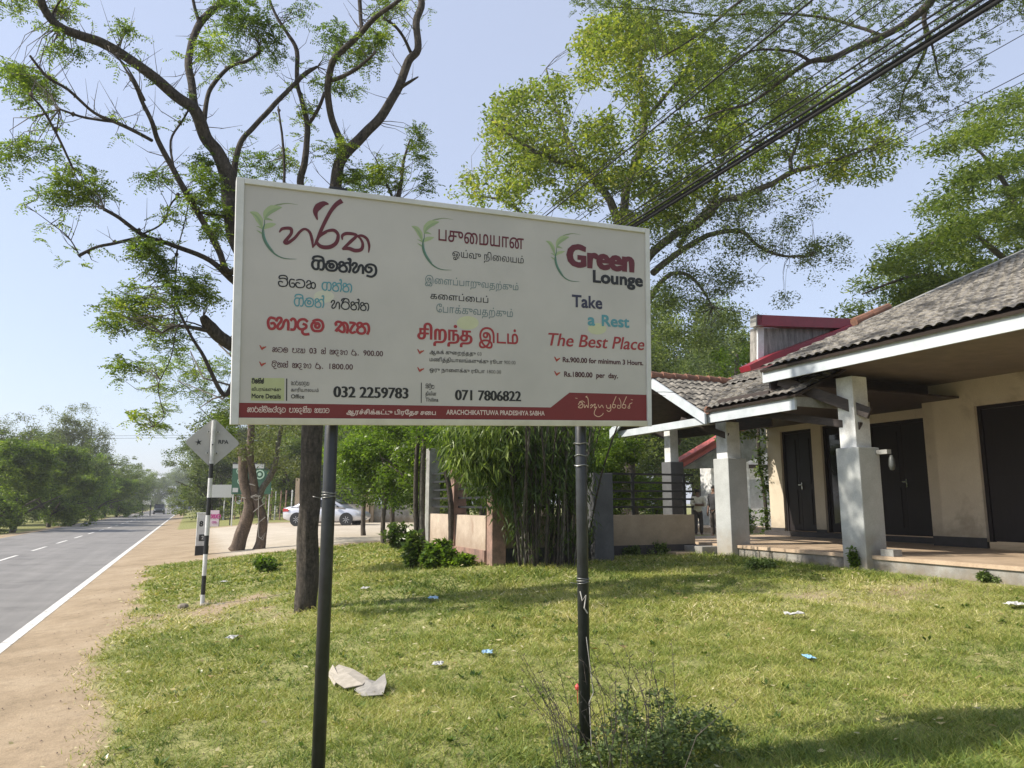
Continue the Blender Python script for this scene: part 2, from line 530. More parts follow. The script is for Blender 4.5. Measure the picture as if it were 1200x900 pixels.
def make_ground():
    us = np.concatenate([[-1500, -500, -150, -60, -30, -20, -14], np.arange(-11, -8.6, .3), [-8.5, -7, -5, -3, -2.4, -1.96], np.arange(-1.8, 9, .16), np.arange(9.2, 20, .8), [25, 35, 60, 150, 500, 1500]])
    vs = np.concatenate([[-300, -100, -40, -15, -6, -2, 0], np.arange(.5, 25, .16), np.arange(25, 60, .8), [65, 80, 100, 140, 200, 300, 500, 900, 2500]])
    U, V = np.meshgrid(us, vs, indexing='ij')
    Z = Hn(U, V) - .004
    # sink under the road sheet
    Z = np.where((U > -8.4) & (U < -1.97), Z - .03, Z)
    P = np.stack([U * NX + V * DX, U * NY + V * DY, Z], -1).reshape(-1, 3)
    nu, nv = len(us), len(vs)
    idx = np.arange(nu * nv).reshape(nu, nv)
    F = np.stack([idx[:-1, :-1], idx[1:, :-1], idx[1:, 1:], idx[:-1, 1:]], -1).reshape(-1, 4)
    me = bpy.data.meshes.new('ground')
    me.from_pydata(P.tolist(), [], F.tolist())
    for nm, arr in (('grass', grass_amount(U, V)), ('pave', pave_amount(U, V))):
        at = me.attributes.new(nm, 'FLOAT', 'POINT'); at.data.foreach_set('value', arr.ravel().astype(np.float32))
    me.polygons.foreach_set('use_smooth', [True] * len(me.polygons))
    me.materials.append(ground_mat())
    o = link_mesh('ground', me)
    tag(o, 'sandy roadside earth with a patchy lawn and a beige drive', kind='structure')


def make_road():
    m, n, l, bs = newmat('asphalt')
    t1 = noise_node(n, l, 1.2, 5, .6); t2 = noise_node(n, l, 90, 3, .8)
    gq = n.new('ShaderNodeNewGeometry'); cb = n.new('ShaderNodeCombineXYZ')
    for ax, vec, k in ((0, (NX, NY, 0), 1.5), (1, (DX, DY, 0), .035)):
        d_ = n.new('ShaderNodeVectorMath'); d_.operation = 'DOT_PRODUCT'; d_.inputs[1].default_value = tuple(q * k for q in vec)
        l.new(gq.outputs['Position'], d_.inputs[0]); l.new(d_.outputs['Value'], cb.inputs[ax])
    t3 = noise_node(n, l, 2, 4, .6, cb.outputs[0])
    c = ramp(n, l, t1.outputs[0], [(.3, (.17, .162, .15)), (.7, (.225, .213, .198))]).outputs[0]
    c = mixc(n, l, c, ramp(n, l, t3.outputs[0], [(.3, .88), (.7, 1.1)]).outputs[0], 1.0, 'MULTIPLY')
    c = mixc(n, l, c, ramp(n, l, t2.outputs[0], [(.3, .75), (.7, 1.2)]).outputs[0], 1.0, 'MULTIPLY')
    gp_ = n.new('ShaderNodeNewGeometry'); dt = n.new('ShaderNodeVectorMath'); dt.operation = 'DOT_PRODUCT'; dt.inputs[1].default_value = (NX, NY, 0)
    l.new(gp_.outputs['Position'], dt.inputs[0])
    t5 = noise_node(n, l, 1.6, 6, .7)
    ma = n.new('ShaderNodeMath'); ma.operation = 'MULTIPLY_ADD'; ma.inputs[1].default_value = .9; l.new(t5.outputs[0], ma.inputs[0]); l.new(dt.outputs['Value'], ma.inputs[2])
    mr_ = n.new('ShaderNodeMapRange'); mr_.inputs['From Min'].default_value = -1.42; mr_.inputs['From Max'].default_value = -1.2; l.new(ma.outputs[0], mr_.inputs[0])
    c = mixc(n, l, c, (.34, .265, .175), mr_.outputs[0])
    t6 = noise_node(n, l, .35, 4, .6)
    c = mixc(n, l, c, ramp(n, l, t6.outputs[0], [(.38, .82), (.42, 1.0), (.6, 1.0), (.63, 1.1)]).outputs[0], 1.0, 'MULTIPLY')
    l.new(c, bs.inputs['Base Color']); bs.inputs['Roughness'].default_value = .85
    bump(n, l, bs, t2.outputs[0], .3, .004)
    mb = MB()
    vs = [-60, -20] + list(np.arange(-8, 30, .5)) + [40, 60, 100, 200, 400, 700]
    r = np.random.default_rng(2)
    rows = []
    for v in vs:
        j = .06 * r.standard_normal() if -8 < v < 30 else 0
        rows.append((UV(-8.45 - j, v, .002), UV(-1.55 + j * .8, v, .002)))
    for a, b in zip(rows[:-1], rows[1:]):
        mb.add([a[0], a[1], b[1], b[0]], [(0, 1, 2, 3)])
    o = mb.build('road', m)
    tag(o, 'grey asphalt two lane road running away along the left', kind='structure')
    mp_ = pmat('road_paint', (.78, .76, .70), (.55, .53, .49), 6, .7, 0, stain=((.28, .27, .25), 9, .54))
    mb = MB(); mb.add([UV(-2.02, -30, .007), UV(-1.88, -30, .007), UV(-1.88, 300, .007), UV(-2.02, 300, .007)], [(0, 1, 2, 3)])
    e = mb.build('edge_line', mp_, o)
    u0 = -5.13
    v = 26.55
    k0 = v - 6 * 5.45
    q = k0
    while q < 170:
        mb = MB(); mb.add([UV(u0 - .055, q, .007), UV(u0 + .055, q, .007), UV(u0 + .055, q + 2.9, .007), UV(u0 - .055, q + 2.9, .007)], [(0, 1, 2, 3)])
        mb.build('lane_dash', mp_, o); q += 5.45
    # low verge across the road
    return o


# ------------------------------------------------------------------ lawn
def make_grass():
    m = leafmat('grass_blade', [(0, (.09, .145, .027)), (.3, (.205, .262, .048)), (.6, (.34, .355, .088)), (.85, (.52, .47, .19)), (1, (.74, .65, .42))], .3, .55, (1, 1.0, .5))
    parts = []
    for (vmin, vmax, umin, umax, dens, wd, ht) in ((.5, 6.2, -1.2, 8.4, 9500, .0034, .034), (6.2, 9.5, -1.2, 8.4, 4200, .0055, .040), (9.5, 14, -1.2, 8.4, 1900, .009, .045), (14, 22.5, -1.3, 8.4, 550, .02, .05)):
        N = int((vmax - vmin) * (umax - umin) * dens)
        u = RNG.uniform(umin, umax, N); v = RNG.uniform(vmin, vmax, N)
        X = u * NX + v * DX; Y = u * NY + v * DY
        keep = (np.abs(X) < Y * .72 + .4) & (Y > 2.8)
        u, v, X, Y = u[keep], v[keep], X[keep], Y[keep]
        a = grass_amount(u, v)
        cl = smooth_noise(u, v, .22, 11) * .5 + smooth_noise(u, v, .07, 12) * .5
        big = smooth_noise(u, v, 1.3, 13) * .5 + smooth_noise(u, v, .5, 14) * .5
        keep = RNG.random(len(u)) < np.clip(a * (.68 + .6 * cl + .3 * big), 0, 1) ** 1.4
        u, v, X, Y, a, cl, big = [q[keep] for q in (u, v, X, Y, a, cl, big)]
        Z = Hn(u, v)
        n = len(u)
        lush = np.exp(-((X - 1.7) ** 2 / 5 + (Y - 3.9) ** 2 / .5)) + .8 * np.exp(-((u - 4.2) ** 2 / 3 + (v - 10.2) ** 2 / .8)) + .8 * np.exp(-((u - 8.3) ** 2 / .08))
        h = ht * RNG.uniform(.35, 1.25, n) * (.75 + .5 * np.clip(a, 0, 1) + .45 * cl + .9 * lush)
        ww = wd * RNG.uniform(.6, 1.3, n)
        az = RNG.uniform(0, 2 * np.pi, n); lean = RNG.uniform(.4, 2.4, n) * h
        la = RNG.uniform(0, 2 * np.pi, n)
        bx, by = np.cos(az) * ww, np.sin(az) * ww
        b = np.stack([X, Y, Z - .006], -1)
        V = np.stack([b + np.stack([bx, by, 0 * bx], -1), b - np.stack([bx, by, 0 * bx], -1), b + np.stack([np.cos(la) * lean, np.sin(la) * lean, h], -1)], 1)
        mid = smooth_noise(u, v, .16, 41)
        dry = .42 + .34 * big + .16 * mid - .3 * lush + .25 * (1 - a) + RNG.normal(0, .2, n)
        parts.append((V.reshape(-1, 3), np.clip(dry, 0, 1)))
        # flat broad weed leaves
        k = RNG.random(n) < .10
        n2 = k.sum(); c = b[k]; s = wd * RNG.uniform(1.2, 3.2, n2); az = RNG.uniform(0, 2 * np.pi, n2)
        c = c + np.stack([0 * s, 0 * s, RNG.uniform(.01, .035, n2)], -1)
        P = [c + np.stack([np.cos(az + q) * s, np.sin(az + q) * s, RNG.uniform(-.5, .7, n2) * s], -1) for q in (0, 2.2, 4.1)]
        parts.append((np.stack(P, 1).reshape(-1, 3), np.clip(RNG.normal(.3, .2, n2), 0, .8)))
    V = np.concatenate([p[0] for p in parts]); r = np.concatenate([p[1] for p in parts])
    o = link_mesh('lawn_grass', np_mesh('lawn_grass', V, 3, m, r))
    tag(o, 'short patchy sunlit grass of the roadside lawn', 'grass', kind='stuff')
    # rosettes of broad leaved weeds
    N = 900; pos = []
    cu = RNG.uniform(-.6, 8.2, 70); cv = RNG.uniform(1, 20, 70); k = RNG.integers(0, 70, N)
    u = cu[k] + RNG.normal(0, .4, N); v = cv[k] + RNG.normal(0, .5, N)
    g_ = (grass_amount(u, v) > .3) & (u < 8.4); u, v = u[g_], v[g_]
    Cw = np.stack([u * NX + v * DX, u * NY + v * DY, Hn(u, v) + .008], -1); tr = []
    sz = RNG.uniform(.018, .05, len(u))
    for j in range(9):
        az = RNG.uniform(0, 6.28, len(u)); e = RNG.uniform(.1, .9, len(u))
        d = np.stack([np.cos(az) * np.cos(e), np.sin(az) * np.cos(e), np.sin(e)], -1) * sz[:, None] * RNG.uniform(.7, 1.5, len(u))[:, None]
        sd = np.stack([-np.sin(az), np.cos(az), 0 * az], -1) * sz[:, None] * .28
        b0 = Cw + RNG.normal(0, .012, Cw.shape) * np.array([1, 1, .3])
        tr.append(np.stack([b0, b0 + d * .5 + sd, b0 + d, b0 + d * .5 - sd], 1))
    V = np.concatenate(tr)
    o = link_mesh('lawn_weeds', np_mesh('lawn_weeds', V.reshape(-1, 3), 4, M['leaf_gloss'], RNG.random(len(V)) * .8))
    tag(o, 'small broad leaved weeds dotted through the lawn', 'weeds', kind='stuff')
    # fallen leaves
    N = 2600
    u = RNG.uniform(-1, 8.3, N); v = RNG.uniform(3, 21, N)
    X = u * NX + v * DX; Y = u * NY + v * DY
    s = RNG.uniform(.005, .02, N) * (1 + .05 * v); az = RNG.uniform(0, 6.28, N)
    c = np.stack([X, Y, Hn(u, v) + .03 + RNG.uniform(0, .015, N)], -1)
    P = [c + np.stack([np.cos(az + q) * s * k, np.sin(az + q) * s * k, RNG.uniform(-.3, .6, N) * s], -1) for q, k in ((0, 1.3), (1.6, .6), (3.14, 1.3), (4.7, .6))]
    o = link_mesh('fallen_leaves', np_mesh('fallen_leaves', np.stack(P, 1), 4, M['dry_leaf'], RNG.random(N)))
    tag(o, 'dry yellow fallen leaves scattered over the lawn', 'leaves', kind='stuff')
    # pebbles and crumbs of earth on the shoulder
    mb = MB(); r_ = random.Random(3)
    for i in range(420):
        u = r_.uniform(-1.5, .2); v = r_.uniform(3.5, 18) ; s = r_.uniform(.004, .014)
        p = UV(u, v); p.z = float(Hn(u, v)) + s * .3
        q = [Vector((r_.uniform(.6, 1) * math.cos(a), r_.uniform(.6, 1) * math.sin(a), 0)) * s for a in (0, 1.57, 3.14, 4.71)]
        mb.add([p + x for x in q] + [p + Vector((0, 0, s * .8))], [(0, 1, 4), (1, 2, 4), (2, 3, 4), (3, 0, 4)])
    o = mb.build('pebbles', pmat('pebble', (.3, .22, .15), (.16, .12, .09), 20, .9, .1))
    tag(o, 'small stones and clods strewn on the sandy shoulder', 'pebbles', kind='stuff')


make_ground(); make_road(); make_grass()
# ------------------------------------------------------------------ the notice board
SYAW, SROLL, STILT, SW, SH = 0.39959, 0.03634, 0.08789, 2.396, 1.22
_e = Vector((math.cos(SYAW), math.sin(SYAW), 0)); _n = Vector((math.sin(SYAW), -math.cos(SYAW), 0)); _k = Vector((0, 0, 1))
_up = _k * math.cos(STILT) + _n * math.sin(STILT)
SE = _e * math.cos(SROLL) + _up * math.sin(SROLL)      # along the board
SU = _up * math.cos(SROLL) - _e * math.sin(SROLL)      # up the board
SN = SE.cross(SU)                                       # towards the reader
SBL = Vector((-1.358, 3.547, 2.075))


def SP3(s, t, off=0.0):
    return SBL + SE * s + SU * t + SN * off


def S(x, y):
    """photo pixel -> (s, t) on the board"""
    d = px(x, y, 1.0) - camo.location
    o = camo.location
    k = (SBL - o).dot(SN) / d.dot(SN)
    q = o + d * k - SBL
    return q.dot(SE), q.dot(SU)


def text_contours(body, shear=0.0):
    c = bpy.data.curves.new('t', 'FONT'); c.body = body; c.size = 1; c.fill_mode = 'NONE'; c.resolution_u = 3
    o = bpy.data.objects.new('t', c); COL.objects.link(o)
    me = o.to_mesh()
    vs = [(v.co.x + shear * v.co.y, v.co.y) for v in me.vertices]
    nxt = {}
    for e in me.edges: nxt.setdefault(e.vertices[0], []).append(e.vertices[1])
    outs = []; seen = set()
    adj = {}
    for e in me.edges:
        adj.setdefault(e.vertices[0], []).append(e.vertices[1]); adj.setdefault(e.vertices[1], []).append(e.vertices[0])
    for i in range(len(vs)):
        if i in seen or i not in adj: continue
        # follow in index order so the spline direction is kept
        loop = [i]; seen.add(i); cur = i
        while True:
            cand = [q for q in adj[cur] if q not in seen]
            if not cand: break
            nx_ = cur + 1 if cur + 1 in cand else cand[0]
            loop.append(nx_); seen.add(nx_); cur = nx_
        if len(loop) > 2: outs.append([vs[q] for q in loop])
    o.to_mesh_clear(); bpy.data.objects.remove(o); bpy.data.curves.remove(c)
    return outs


def embolden(cs, wx, wy, sign=1):
    outs = []
    ar = 0
    for c in cs:
        P = np.array(c); Q = np.roll(P, -1, 0); ar += (P[:, 0] * Q[:, 1] - Q[:, 0] * P[:, 1]).sum()
    sign = 1 if ar > 0 else -1
    for c in cs:
        P = np.array(c); n = len(P)
        if n < 3: continue
        d = np.roll(P, -1, 0) - P; L = np.hypot(d[:, 0], d[:, 1]) + 1e-9
        d = d / L[:, None]
        nr = np.stack([d[:, 1], -d[:, 0]], 1) * sign
        a = nr + np.roll(nr, 1, 0)
        a /= np.maximum(np.hypot(a[:, 0], a[:, 1]), .6)[:, None]
        outs.append([(p[0] + q[0] * wx, p[1] + q[1] * wy) for p, q in zip(P, a)])
    return outs


def fill(cs):
    """triangles of the non-zero winding area of the contours"""
    V = []; Eg = []
    cl = []
    for c in cs:
        pts = [c[0]]
        for p in c[1:]:
            if abs(p[0] - pts[-1][0]) + abs(p[1] - pts[-1][1]) > 1e-5: pts.append(p)
        if len(pts) < 3: continue
        b = len(V); V += [Vector(p) for p in pts]; Eg += [(b + i, b + (i + 1) % len(pts)) for i in range(len(pts))]
        cl.append(np.array(pts))
    if not V: return [], []
    r = delaunay_2d_cdt(V, Eg, [], 0, 1e-6)
    vs, fs = r[0], r[2]
    P = np.array([(v.x, v.y) for v in vs]); F = np.array([f for f in fs if len(f) == 3])
    C = P[F].mean(1)
    wn = np.zeros(len(C))
    for c in cl:
        lo, hi = c.min(0), c.max(0)
        k = np.where((C[:, 0] >= lo[0]) & (C[:, 0] <= hi[0]) & (C[:, 1] >= lo[1]) & (C[:, 1] <= hi[1]))[0]
        if not len(k): continue
        q = C[k]
        a = c; b = np.roll(c, -1, 0)
        ay, by = a[:, 1][None], b[:, 1][None]; y = q[:, 1][:, None]; x = q[:, 0][:, None]
        cr = (b[:, 0] - a[:, 0])[None] * (y - ay) - (x - a[:, 0][None]) * (by - ay)
        wn[k] += ((ay <= y) & (by > y) & (cr > 0)).sum(1) - ((ay > y) & (by <= y) & (cr < 0)).sum(1)
    F = F[np.abs(wn) > .5]
    return P, F


def catmull(p, k=5):
    if len(p) < 3: return list(p)
    q = [p[0]] + list(p) + [p[-1]]; out = []
    for i in range(1, len(q) - 2):
        a, b, c, d = [np.array(z, float) for z in q[i - 1:i + 3]]
        for j in range(k):
            t = j / k
            out.append(tuple(.5 * ((2 * b) + (c - a) * t + (2 * a - 5 * b + 4 * c - d) * t * t + (3 * b - a - 3 * c + d) * t ** 3)))
    out.append(tuple(p[-1]))
    return out


def stroke(p, wd, k=5, thin=1.0, ends=None):
    """ribbon outline; wd number or per-point list; thin scales vertical pen extent"""
    n0 = len(p)
    P = np.array(catmull(p, k), float); n = len(P)
    W = np.interp(np.linspace(0, n0 - 1, n), range(n0), wd if hasattr(wd, '__len__') else [wd] * n0)
    d = np.gradient(P, axis=0); d /= (np.hypot(d[:, 0], d[:, 1]) + 1e-9)[:, None]
    nr = np.stack([-d[:, 1], d[:, 0] * thin], 1) * W[:, None]
    if not hasattr(wd, '__len__'):
        P[0] -= d[0] * wd * .7; P[-1] += d[-1] * wd * .7
    return [tuple(q) for q in (P + nr)] + [tuple(q) for q in (P - nr)[::-1]]


# Sinhala letters as pen strokes in a 10 x 10 body
SI = {
    'ga': [[(4.9, 9.0), (2.2, 9.0), (.3, 6.8), (.2, 3.2), (1.8, .5), (4, .2), (5.3, 2), (5.3, 6.5), (6.4, 9.2), (8.6, 9.2), (9.9, 7), (9.9, 3), (8.8, .3), (7, .2)]],
    'ma': [[(2.6, 8.2), (.6, 6.2), (.3, 3.2), (2, .5), (5, 0), (8.3, .8), (10, 4.4), (9, 8.4), (6.2, 10), (3.2, 9.6), (1.6, 8.6)], [(3.2, 6.6), (5.6, 7), (6.9, 5.2), (6, 3.2), (4, 3.2), (3.2, 4.8), (4.4, 6.2)]],
    'na': [[(1, 5.8), (.2, 7.9), (1.8, 9.8), (3.8, 9.2), (3.7, 7), (1.2, 5), (.2, 2.6), (1.6, .3), (4.8, 0), (6.7, 1.8), (6.3, 5), (4, 7)], [(4, 7.2), (6, 9), (8.4, 9.2), (9.8, 6.8), (9.9, 3), (8.9, 0)]],
    'ta': [[(.5, 6.6), (.2, 8.2), (1.8, 9.7), (4, 9.3), (5.2, 8.2), (2.8, 4.6), (.3, 1), (2.5, 2.2), (4.5, .8), (6.8, .6), (7.4, 3.8), (6.4, 7), (5, 8.2)], [(5, 8.3), (7.5, 9.2), (9.4, 7.5), (10, 4), (9.5, 0)]],
    'ha': [[(0, 7.2), (1.2, 9.6), (3.6, 9.6), (3.7, 7), (1.4, 3.6), (1.1, 1), (3, .2), (5.2, 2.6), (6.2, 6.4), (8, 8.4), (9.6, 6.4), (9.7, 0)]],
    'la': [[(3, 6.6), (5.2, 6.2), (5.8, 3.8), (3.8, 1.6), (1.3, 2.3), (.2, 5.2), (1.6, 8.6), (4.8, 9.9), (8.6, 8.8), (10, 4.6), (9.2, 0), (6, -2.8), (2, -2.2)]],
    'va': [[(4.4, 5.2), (2.4, 6), (.6, 5.4), (.3, 2.8), (1.8, .5), (5, 0), (8.6, 1.2), (9.9, 5), (8.4, 8.9), (4.8, 10), (1, 8.9)]],
    'ka': [[(.3, 6.6), (1.8, 9.3), (4.4, 8.8), (4.8, 6.2), (1.4, 4.0), (.4, 1.6), (2.4, 0), (4.8, .8), (5.5, 4), (5, 7)], [(5.3, 5.2), (7.4, 7.6), (9.8, 5.8), (9.7, 1.6), (7.8, .1), (6, 1.6)]],
    'ra': [[(4, 12.6), (2.4, 10), (1.2, 6.2), (3.5, 8.8), (7, 8.8), (9.6, 6), (9.4, 2.2), (6.8, 0), (3, .2), (.4, 3), (1.2, 6.4)]],
    'da': [[(8, 8.2), (5.6, 9.8), (2, 9), (.1, 5.6), (1, 2), (3.8, .8), (7, 2.4), (7.2, 4.6), (5, 5.6)], [(4.6, .8), (4.2, -1.6), (6, -3.4), (9.4, -3)]],
    'nda': [[(-2.6, 1.8), (-3, 5), (-1, 8), (.6, 6.2)], [(8, 8.2), (5.6, 9.8), (2, 9), (.1, 5.6), (1, 2), (3.8, .8), (7, 2.4), (7.2, 4.6), (5, 5.6)], [(4.6, .8), (4.2, -1.6), (6, -3.4), (9.4, -3)]],
    'a': [[(.8, 7), (2.3, 9.6), (4.8, 8.8), (4.4, 5.8), (1.4, 4.6), (.1, 2), (2, 0), (4.2, 1.4), (4.4, 5.6)], [(2, 4), (6.4, 4.4), (7.4, 9), (9.6, 8.2), (9.9, 3), (8, 0), (6.4, 1.6)]],
    'pa': [[(.2, 7), (1.6, 9.6), (3.6, 8.4), (1.6, 5.4), (.5, 2.4), (3, .1), (7, .1), (9.8, 2.4), (9.8, 7), (8, 9.5)]],
    'ya': [[(.4, 8.6), (3, 9), (2.8, 5.8), (.6, 3.4), (1.6, .4), (4.4, .3), (5.4, 2.4), (5.4, 9.4)], [(5.4, 2.2), (7.3, .1), (9.8, 2), (9.9, 7), (8.6, 9.5)]],
    'sa': [[(.2, 6.6), (1.5, 9.5), (3.9, 8.8), (3.6, 6), (1.2, 4.6), (.2, 2.2), (2.2, .1), (4.6, .8), (5.3, 4), (5.3, 8)], [(5.3, 2.4), (7, .1), (9.7, 1.8), (9.8, 7), (8, 9.6), (6.4, 8)]],
    'ca': [[(.8, 6.8), (.1, 3), (2, .2), (6.8, 0), (9.8, 3), (9.4, 8), (5, 10), (1, 8.8)], [(.6, 5), (4, 6.2), (5.8, 4.6), (4.2, 3)]],
    'tta': [[(9.4, 7.8), (8, 9.8), (3.6, 9.8), (.3, 7), (.5, 2.4), (3.6, .1), (7.8, .6), (9.7, 3.6), (7.8, 5.8), (5, 5.4)]],
    'sha': [[(4.9, 9.0), (2.2, 9.0), (.3, 6.8), (.2, 3.2), (1.8, .5), (4, .2), (5.3, 2), (5.3, 6.5), (6.4, 9.2), (8.6, 9.2), (9.9, 7), (9.9, 3), (8.8, .3), (7, .2)], [(1.4, 3.4), (3.6, 4.8), (3.4, 6.4)]],
    'bha': [[(.2, 7), (1.5, 9.6), (3.8, 8.8), (2, 5.8), (.4, 3), (1.8, .2), (4.6, .2), (5.4, 2.2), (5.2, 5)], [(5.3, 2), (7, 0), (9.8, 2.2), (9.6, 7.6), (7.6, 9.6), (6.4, 7.6)]],
    'nna': [[(1, 5.8), (.2, 7.9), (1.8, 9.8), (3.8, 9.2), (3.7, 7), (1.2, 5), (.2, 2.6), (1.6, .3), (4, .3), (5, 2), (6, .2), (8.4, .4), (9.8, 4), (8.6, 9), (5.4, 8.4)]],
}
SI_PRE = {'e': ([[(5.4, 9), (2, 9.5), (.2, 5.8), (1.4, .6), (4.6, .2), (6, 2.6), (4.8, 5), (2.8, 4.6)]], 7)}
SI_POST = {'aa': ([[(.2, 8.4), (1.6, 9.8), (3.6, 8.6), (4.2, 4.6), (3, .6), (.6, .2)]], 5.6), 'ae': ([[(.4, 9.5), (4.2, 9.1), (2.4, 6.2), (.5, 2), (2, .1), (4.4, 1)]], 6)}
SI_TOP = {'i': [[(.6, 10.2), (1.4, 12.4), (5, 13.4), (8.6, 12.4), (9.6, 9)]], 'ii': [[(.6, 10.2), (1.4, 12.4), (5, 13.4), (8.6, 12.6), (9.6, 9)], [(8.2, 12.4), (8.8, 14.6), (10, 13.4)]],
          'h': [[(9.4, 7.5), (9.9, 12.6), (9, 13.8), (8, 13)]], 'u': [[(9.6, .6), (9.9, -3), (7, -3.4)]], 'ru': [[(9.6, 4.4), (11.8, 3.6), (11.4, .6), (9.4, -1.6)]]}


def sinhala(s, pen):
    """tokens: letter+marks, '_' space, '#..' figures. returns contours"""
    x = 0; cs = []
    def put(sts, dx):
        for st in sts: cs.append(stroke([(a + dx, b) for a, b in st], pen, 4))
    for tok in s.split():
        if tok == '_': x += 8; continue
        if tok[0] == '#':
            t = text_contours(tok[1:]); P = np.concatenate([np.array(c) for c in t])
            k = 12.0 / .69
            t = embolden([[(a * k + x, b * k) for a, b in c] for c in t], pen * .35, pen * .35, 1)
            cs += t; x += P[:, 0].max() * k + 2.5; continue
        bits = tok.split('+'); base = bits[0]
        for b in bits[1:]:
            if b in SI_PRE: put(SI_PRE[b][0], x); x += SI_PRE[b][1]
        put(SI[base], x)
        for b in bits[1:]:
            if b in SI_TOP: put(SI_TOP[b], x)
        x += 11.6 if base != 'nda' else 12.5
        for b in bits[1:]:
            if b in SI_POST: put(SI_POST[b][0], x); x += SI_POST[b][1]
            if b == 'ru': x += 2.5
    return cs


def tamil(s):
    """put the left-standing vowel signs before their letter"""
    s = s.replace('\u0bca', '\u0bc6\u0bbe').replace('\u0bcb', '\u0bc7\u0bbe')
    out = []
    for i, ch in enumerate(s):
        if ch in '\u0bc6\u0bc7\u0bc8': out.insert(len(out) - 1, ch)
        else: out.append(ch)
    return ''.join(out)


INK = {}


def ink(c):
    if c not in INK: INK[c] = flat('ink_' + str(len(INK)), c, .45)
    return INK[c]


RED = (.30, .022, .026); DRED = (.105, .008, .015); BLACK = (.008, .008, .009); TEAL = (.085, .27, .31); GREY = (.14, .2, .2); CREAM = (.62, .50, .44)

p1 = Vector(G(684, 866)); 
SC0 = SP3(SW / 2, 0); SC0.z = H(SC0.x, SC0.y)
board = thing('notice_board', SC0, 'big white notice board in three languages on two black poles in the lawn', 'sign')
PM = panel_mat()
mb = MB()
D = .075
f = [SP3(s, t, o) for o in (-D, -.012) for s, t in ((0.02, .02), (SW - .02, .02), (SW - .02, SH - .02), (.02, SH - .02))]
mb.hexa(f)
mb.build('panel', PM, board)
fw = .038


def rail(s0, s1, t0, t1, m, nm='frame_rail'):
    mb = MB()
    mb.hexa([SP3(s, t, o) for o in (-D - .006, 0) for s, t in ((s0, t0), (s1, t0), (s1, t1), (s0, t1))])
    return mb.build(nm, m, board, bevel=.003)


rail(0, fw, 0, SH, M['frame']); rail(SW - fw * .8, SW, 0, SH, M['frame'])
rail(fw, SW - fw * .8, SH - fw * .75, SH, M['frame']); rail(fw, SW - fw * .8, 0, .034, M['frame_low'])
OFF = -.0105


def place(cs, name, label, col, x0, x1, yt, yb, ymax=None, parent=None, m=None):
    """stretch contours into the board rectangle given by photo pixels (y values at the left end)"""
    P = np.concatenate([np.array(c) for c in cs])
    a0, a1 = P[:, 0].min(), P[:, 0].max(); top = ymax if ymax else P[:, 1].max()
    s0, t0 = S(x0, yb); _, t1 = S(x0, yt)
    slope = .1 * (1 - (yb - 215) / 290)
    s1, _ = S(x1, yb + slope * (x1 - x0))
    kx = (s1 - s0) / (a1 - a0); ky = (t1 - t0) / top
    V, F = fill([[((x - a0) * kx + s0, y * ky + t0) for x, y in c] for c in cs])
    return put_fill(V, F, name, label, col, m)


def put_fill(V, F, name, label, col, m=None, off=None):
    mb = MB(); o_ = OFF if off is None else off
    mb.add([SP3(p[0], p[1], o_) for p in V], [tuple(f) for f in F])
    o = mb.build(name, m or ink(col), board, fix=False)
    if label: o['label'] = label
    return o


def latin(t, b=0.0, by=None, shear=0.0):
    c = text_contours(t, shear)
    return embolden(c, b, b if by is None else by, 1) if b else c


def flatpoly(pts, name, col, off=-.0113, label=None, m=None):
    """ink area from photo pixels on the board"""
    mb = MB(); q = [SP3(*S(x, y), off) for x, y in pts]
    mb.add(q, [tuple(range(len(q)))[::-1]])
    o = mb.build(name, m or ink(col), board, fix=False)
    if label: o['label'] = label
    return o


def strokes_px(sts, name, label, col, off=None):
    cs = []
    for p, wd in sts:
        pts = [S(x, y) for x, y in p]
        k = 1 / 205.0
        cs.append(stroke(pts, [q * k for q in wd] if hasattr(wd, '__len__') else wd * k, 6))
    V, F = fill(cs)
    return put_fill(V, F, name, label, col, None, off)


# --- bottom band
flatpoly([(279.5, 471.8), (646.4, 477.4), (668.4, 459.9), (760.2, 462.6), (760.2, 495.2), (279.5, 490.6)], 'red_band', (.165, .012, .014), -.0114, 'dark red band stepping up at its right end')
# faded yellow prints and the green box
flatpoly([(294.5, 442.6), (333.7, 443), (333.5, 469.5), (294, 469.3)], 'colour_box', (.40, .43, .22), -.0114, 'pale green box behind the first small words')
for cx_, cy_, rr in ((549, 378, 13), (701, 385, 11), (380, 347, 12)):
    pts = [(cx_ + rr * math.cos(a) * 1.0, cy_ + rr * .62 * math.sin(a)) for a in np.linspace(0, 6.28, 19)[:-1]]
    flatpoly(pts, 'faded_print', (.50, .51, .32) if rr != 12 else (.53, .53, .42), -.0116)

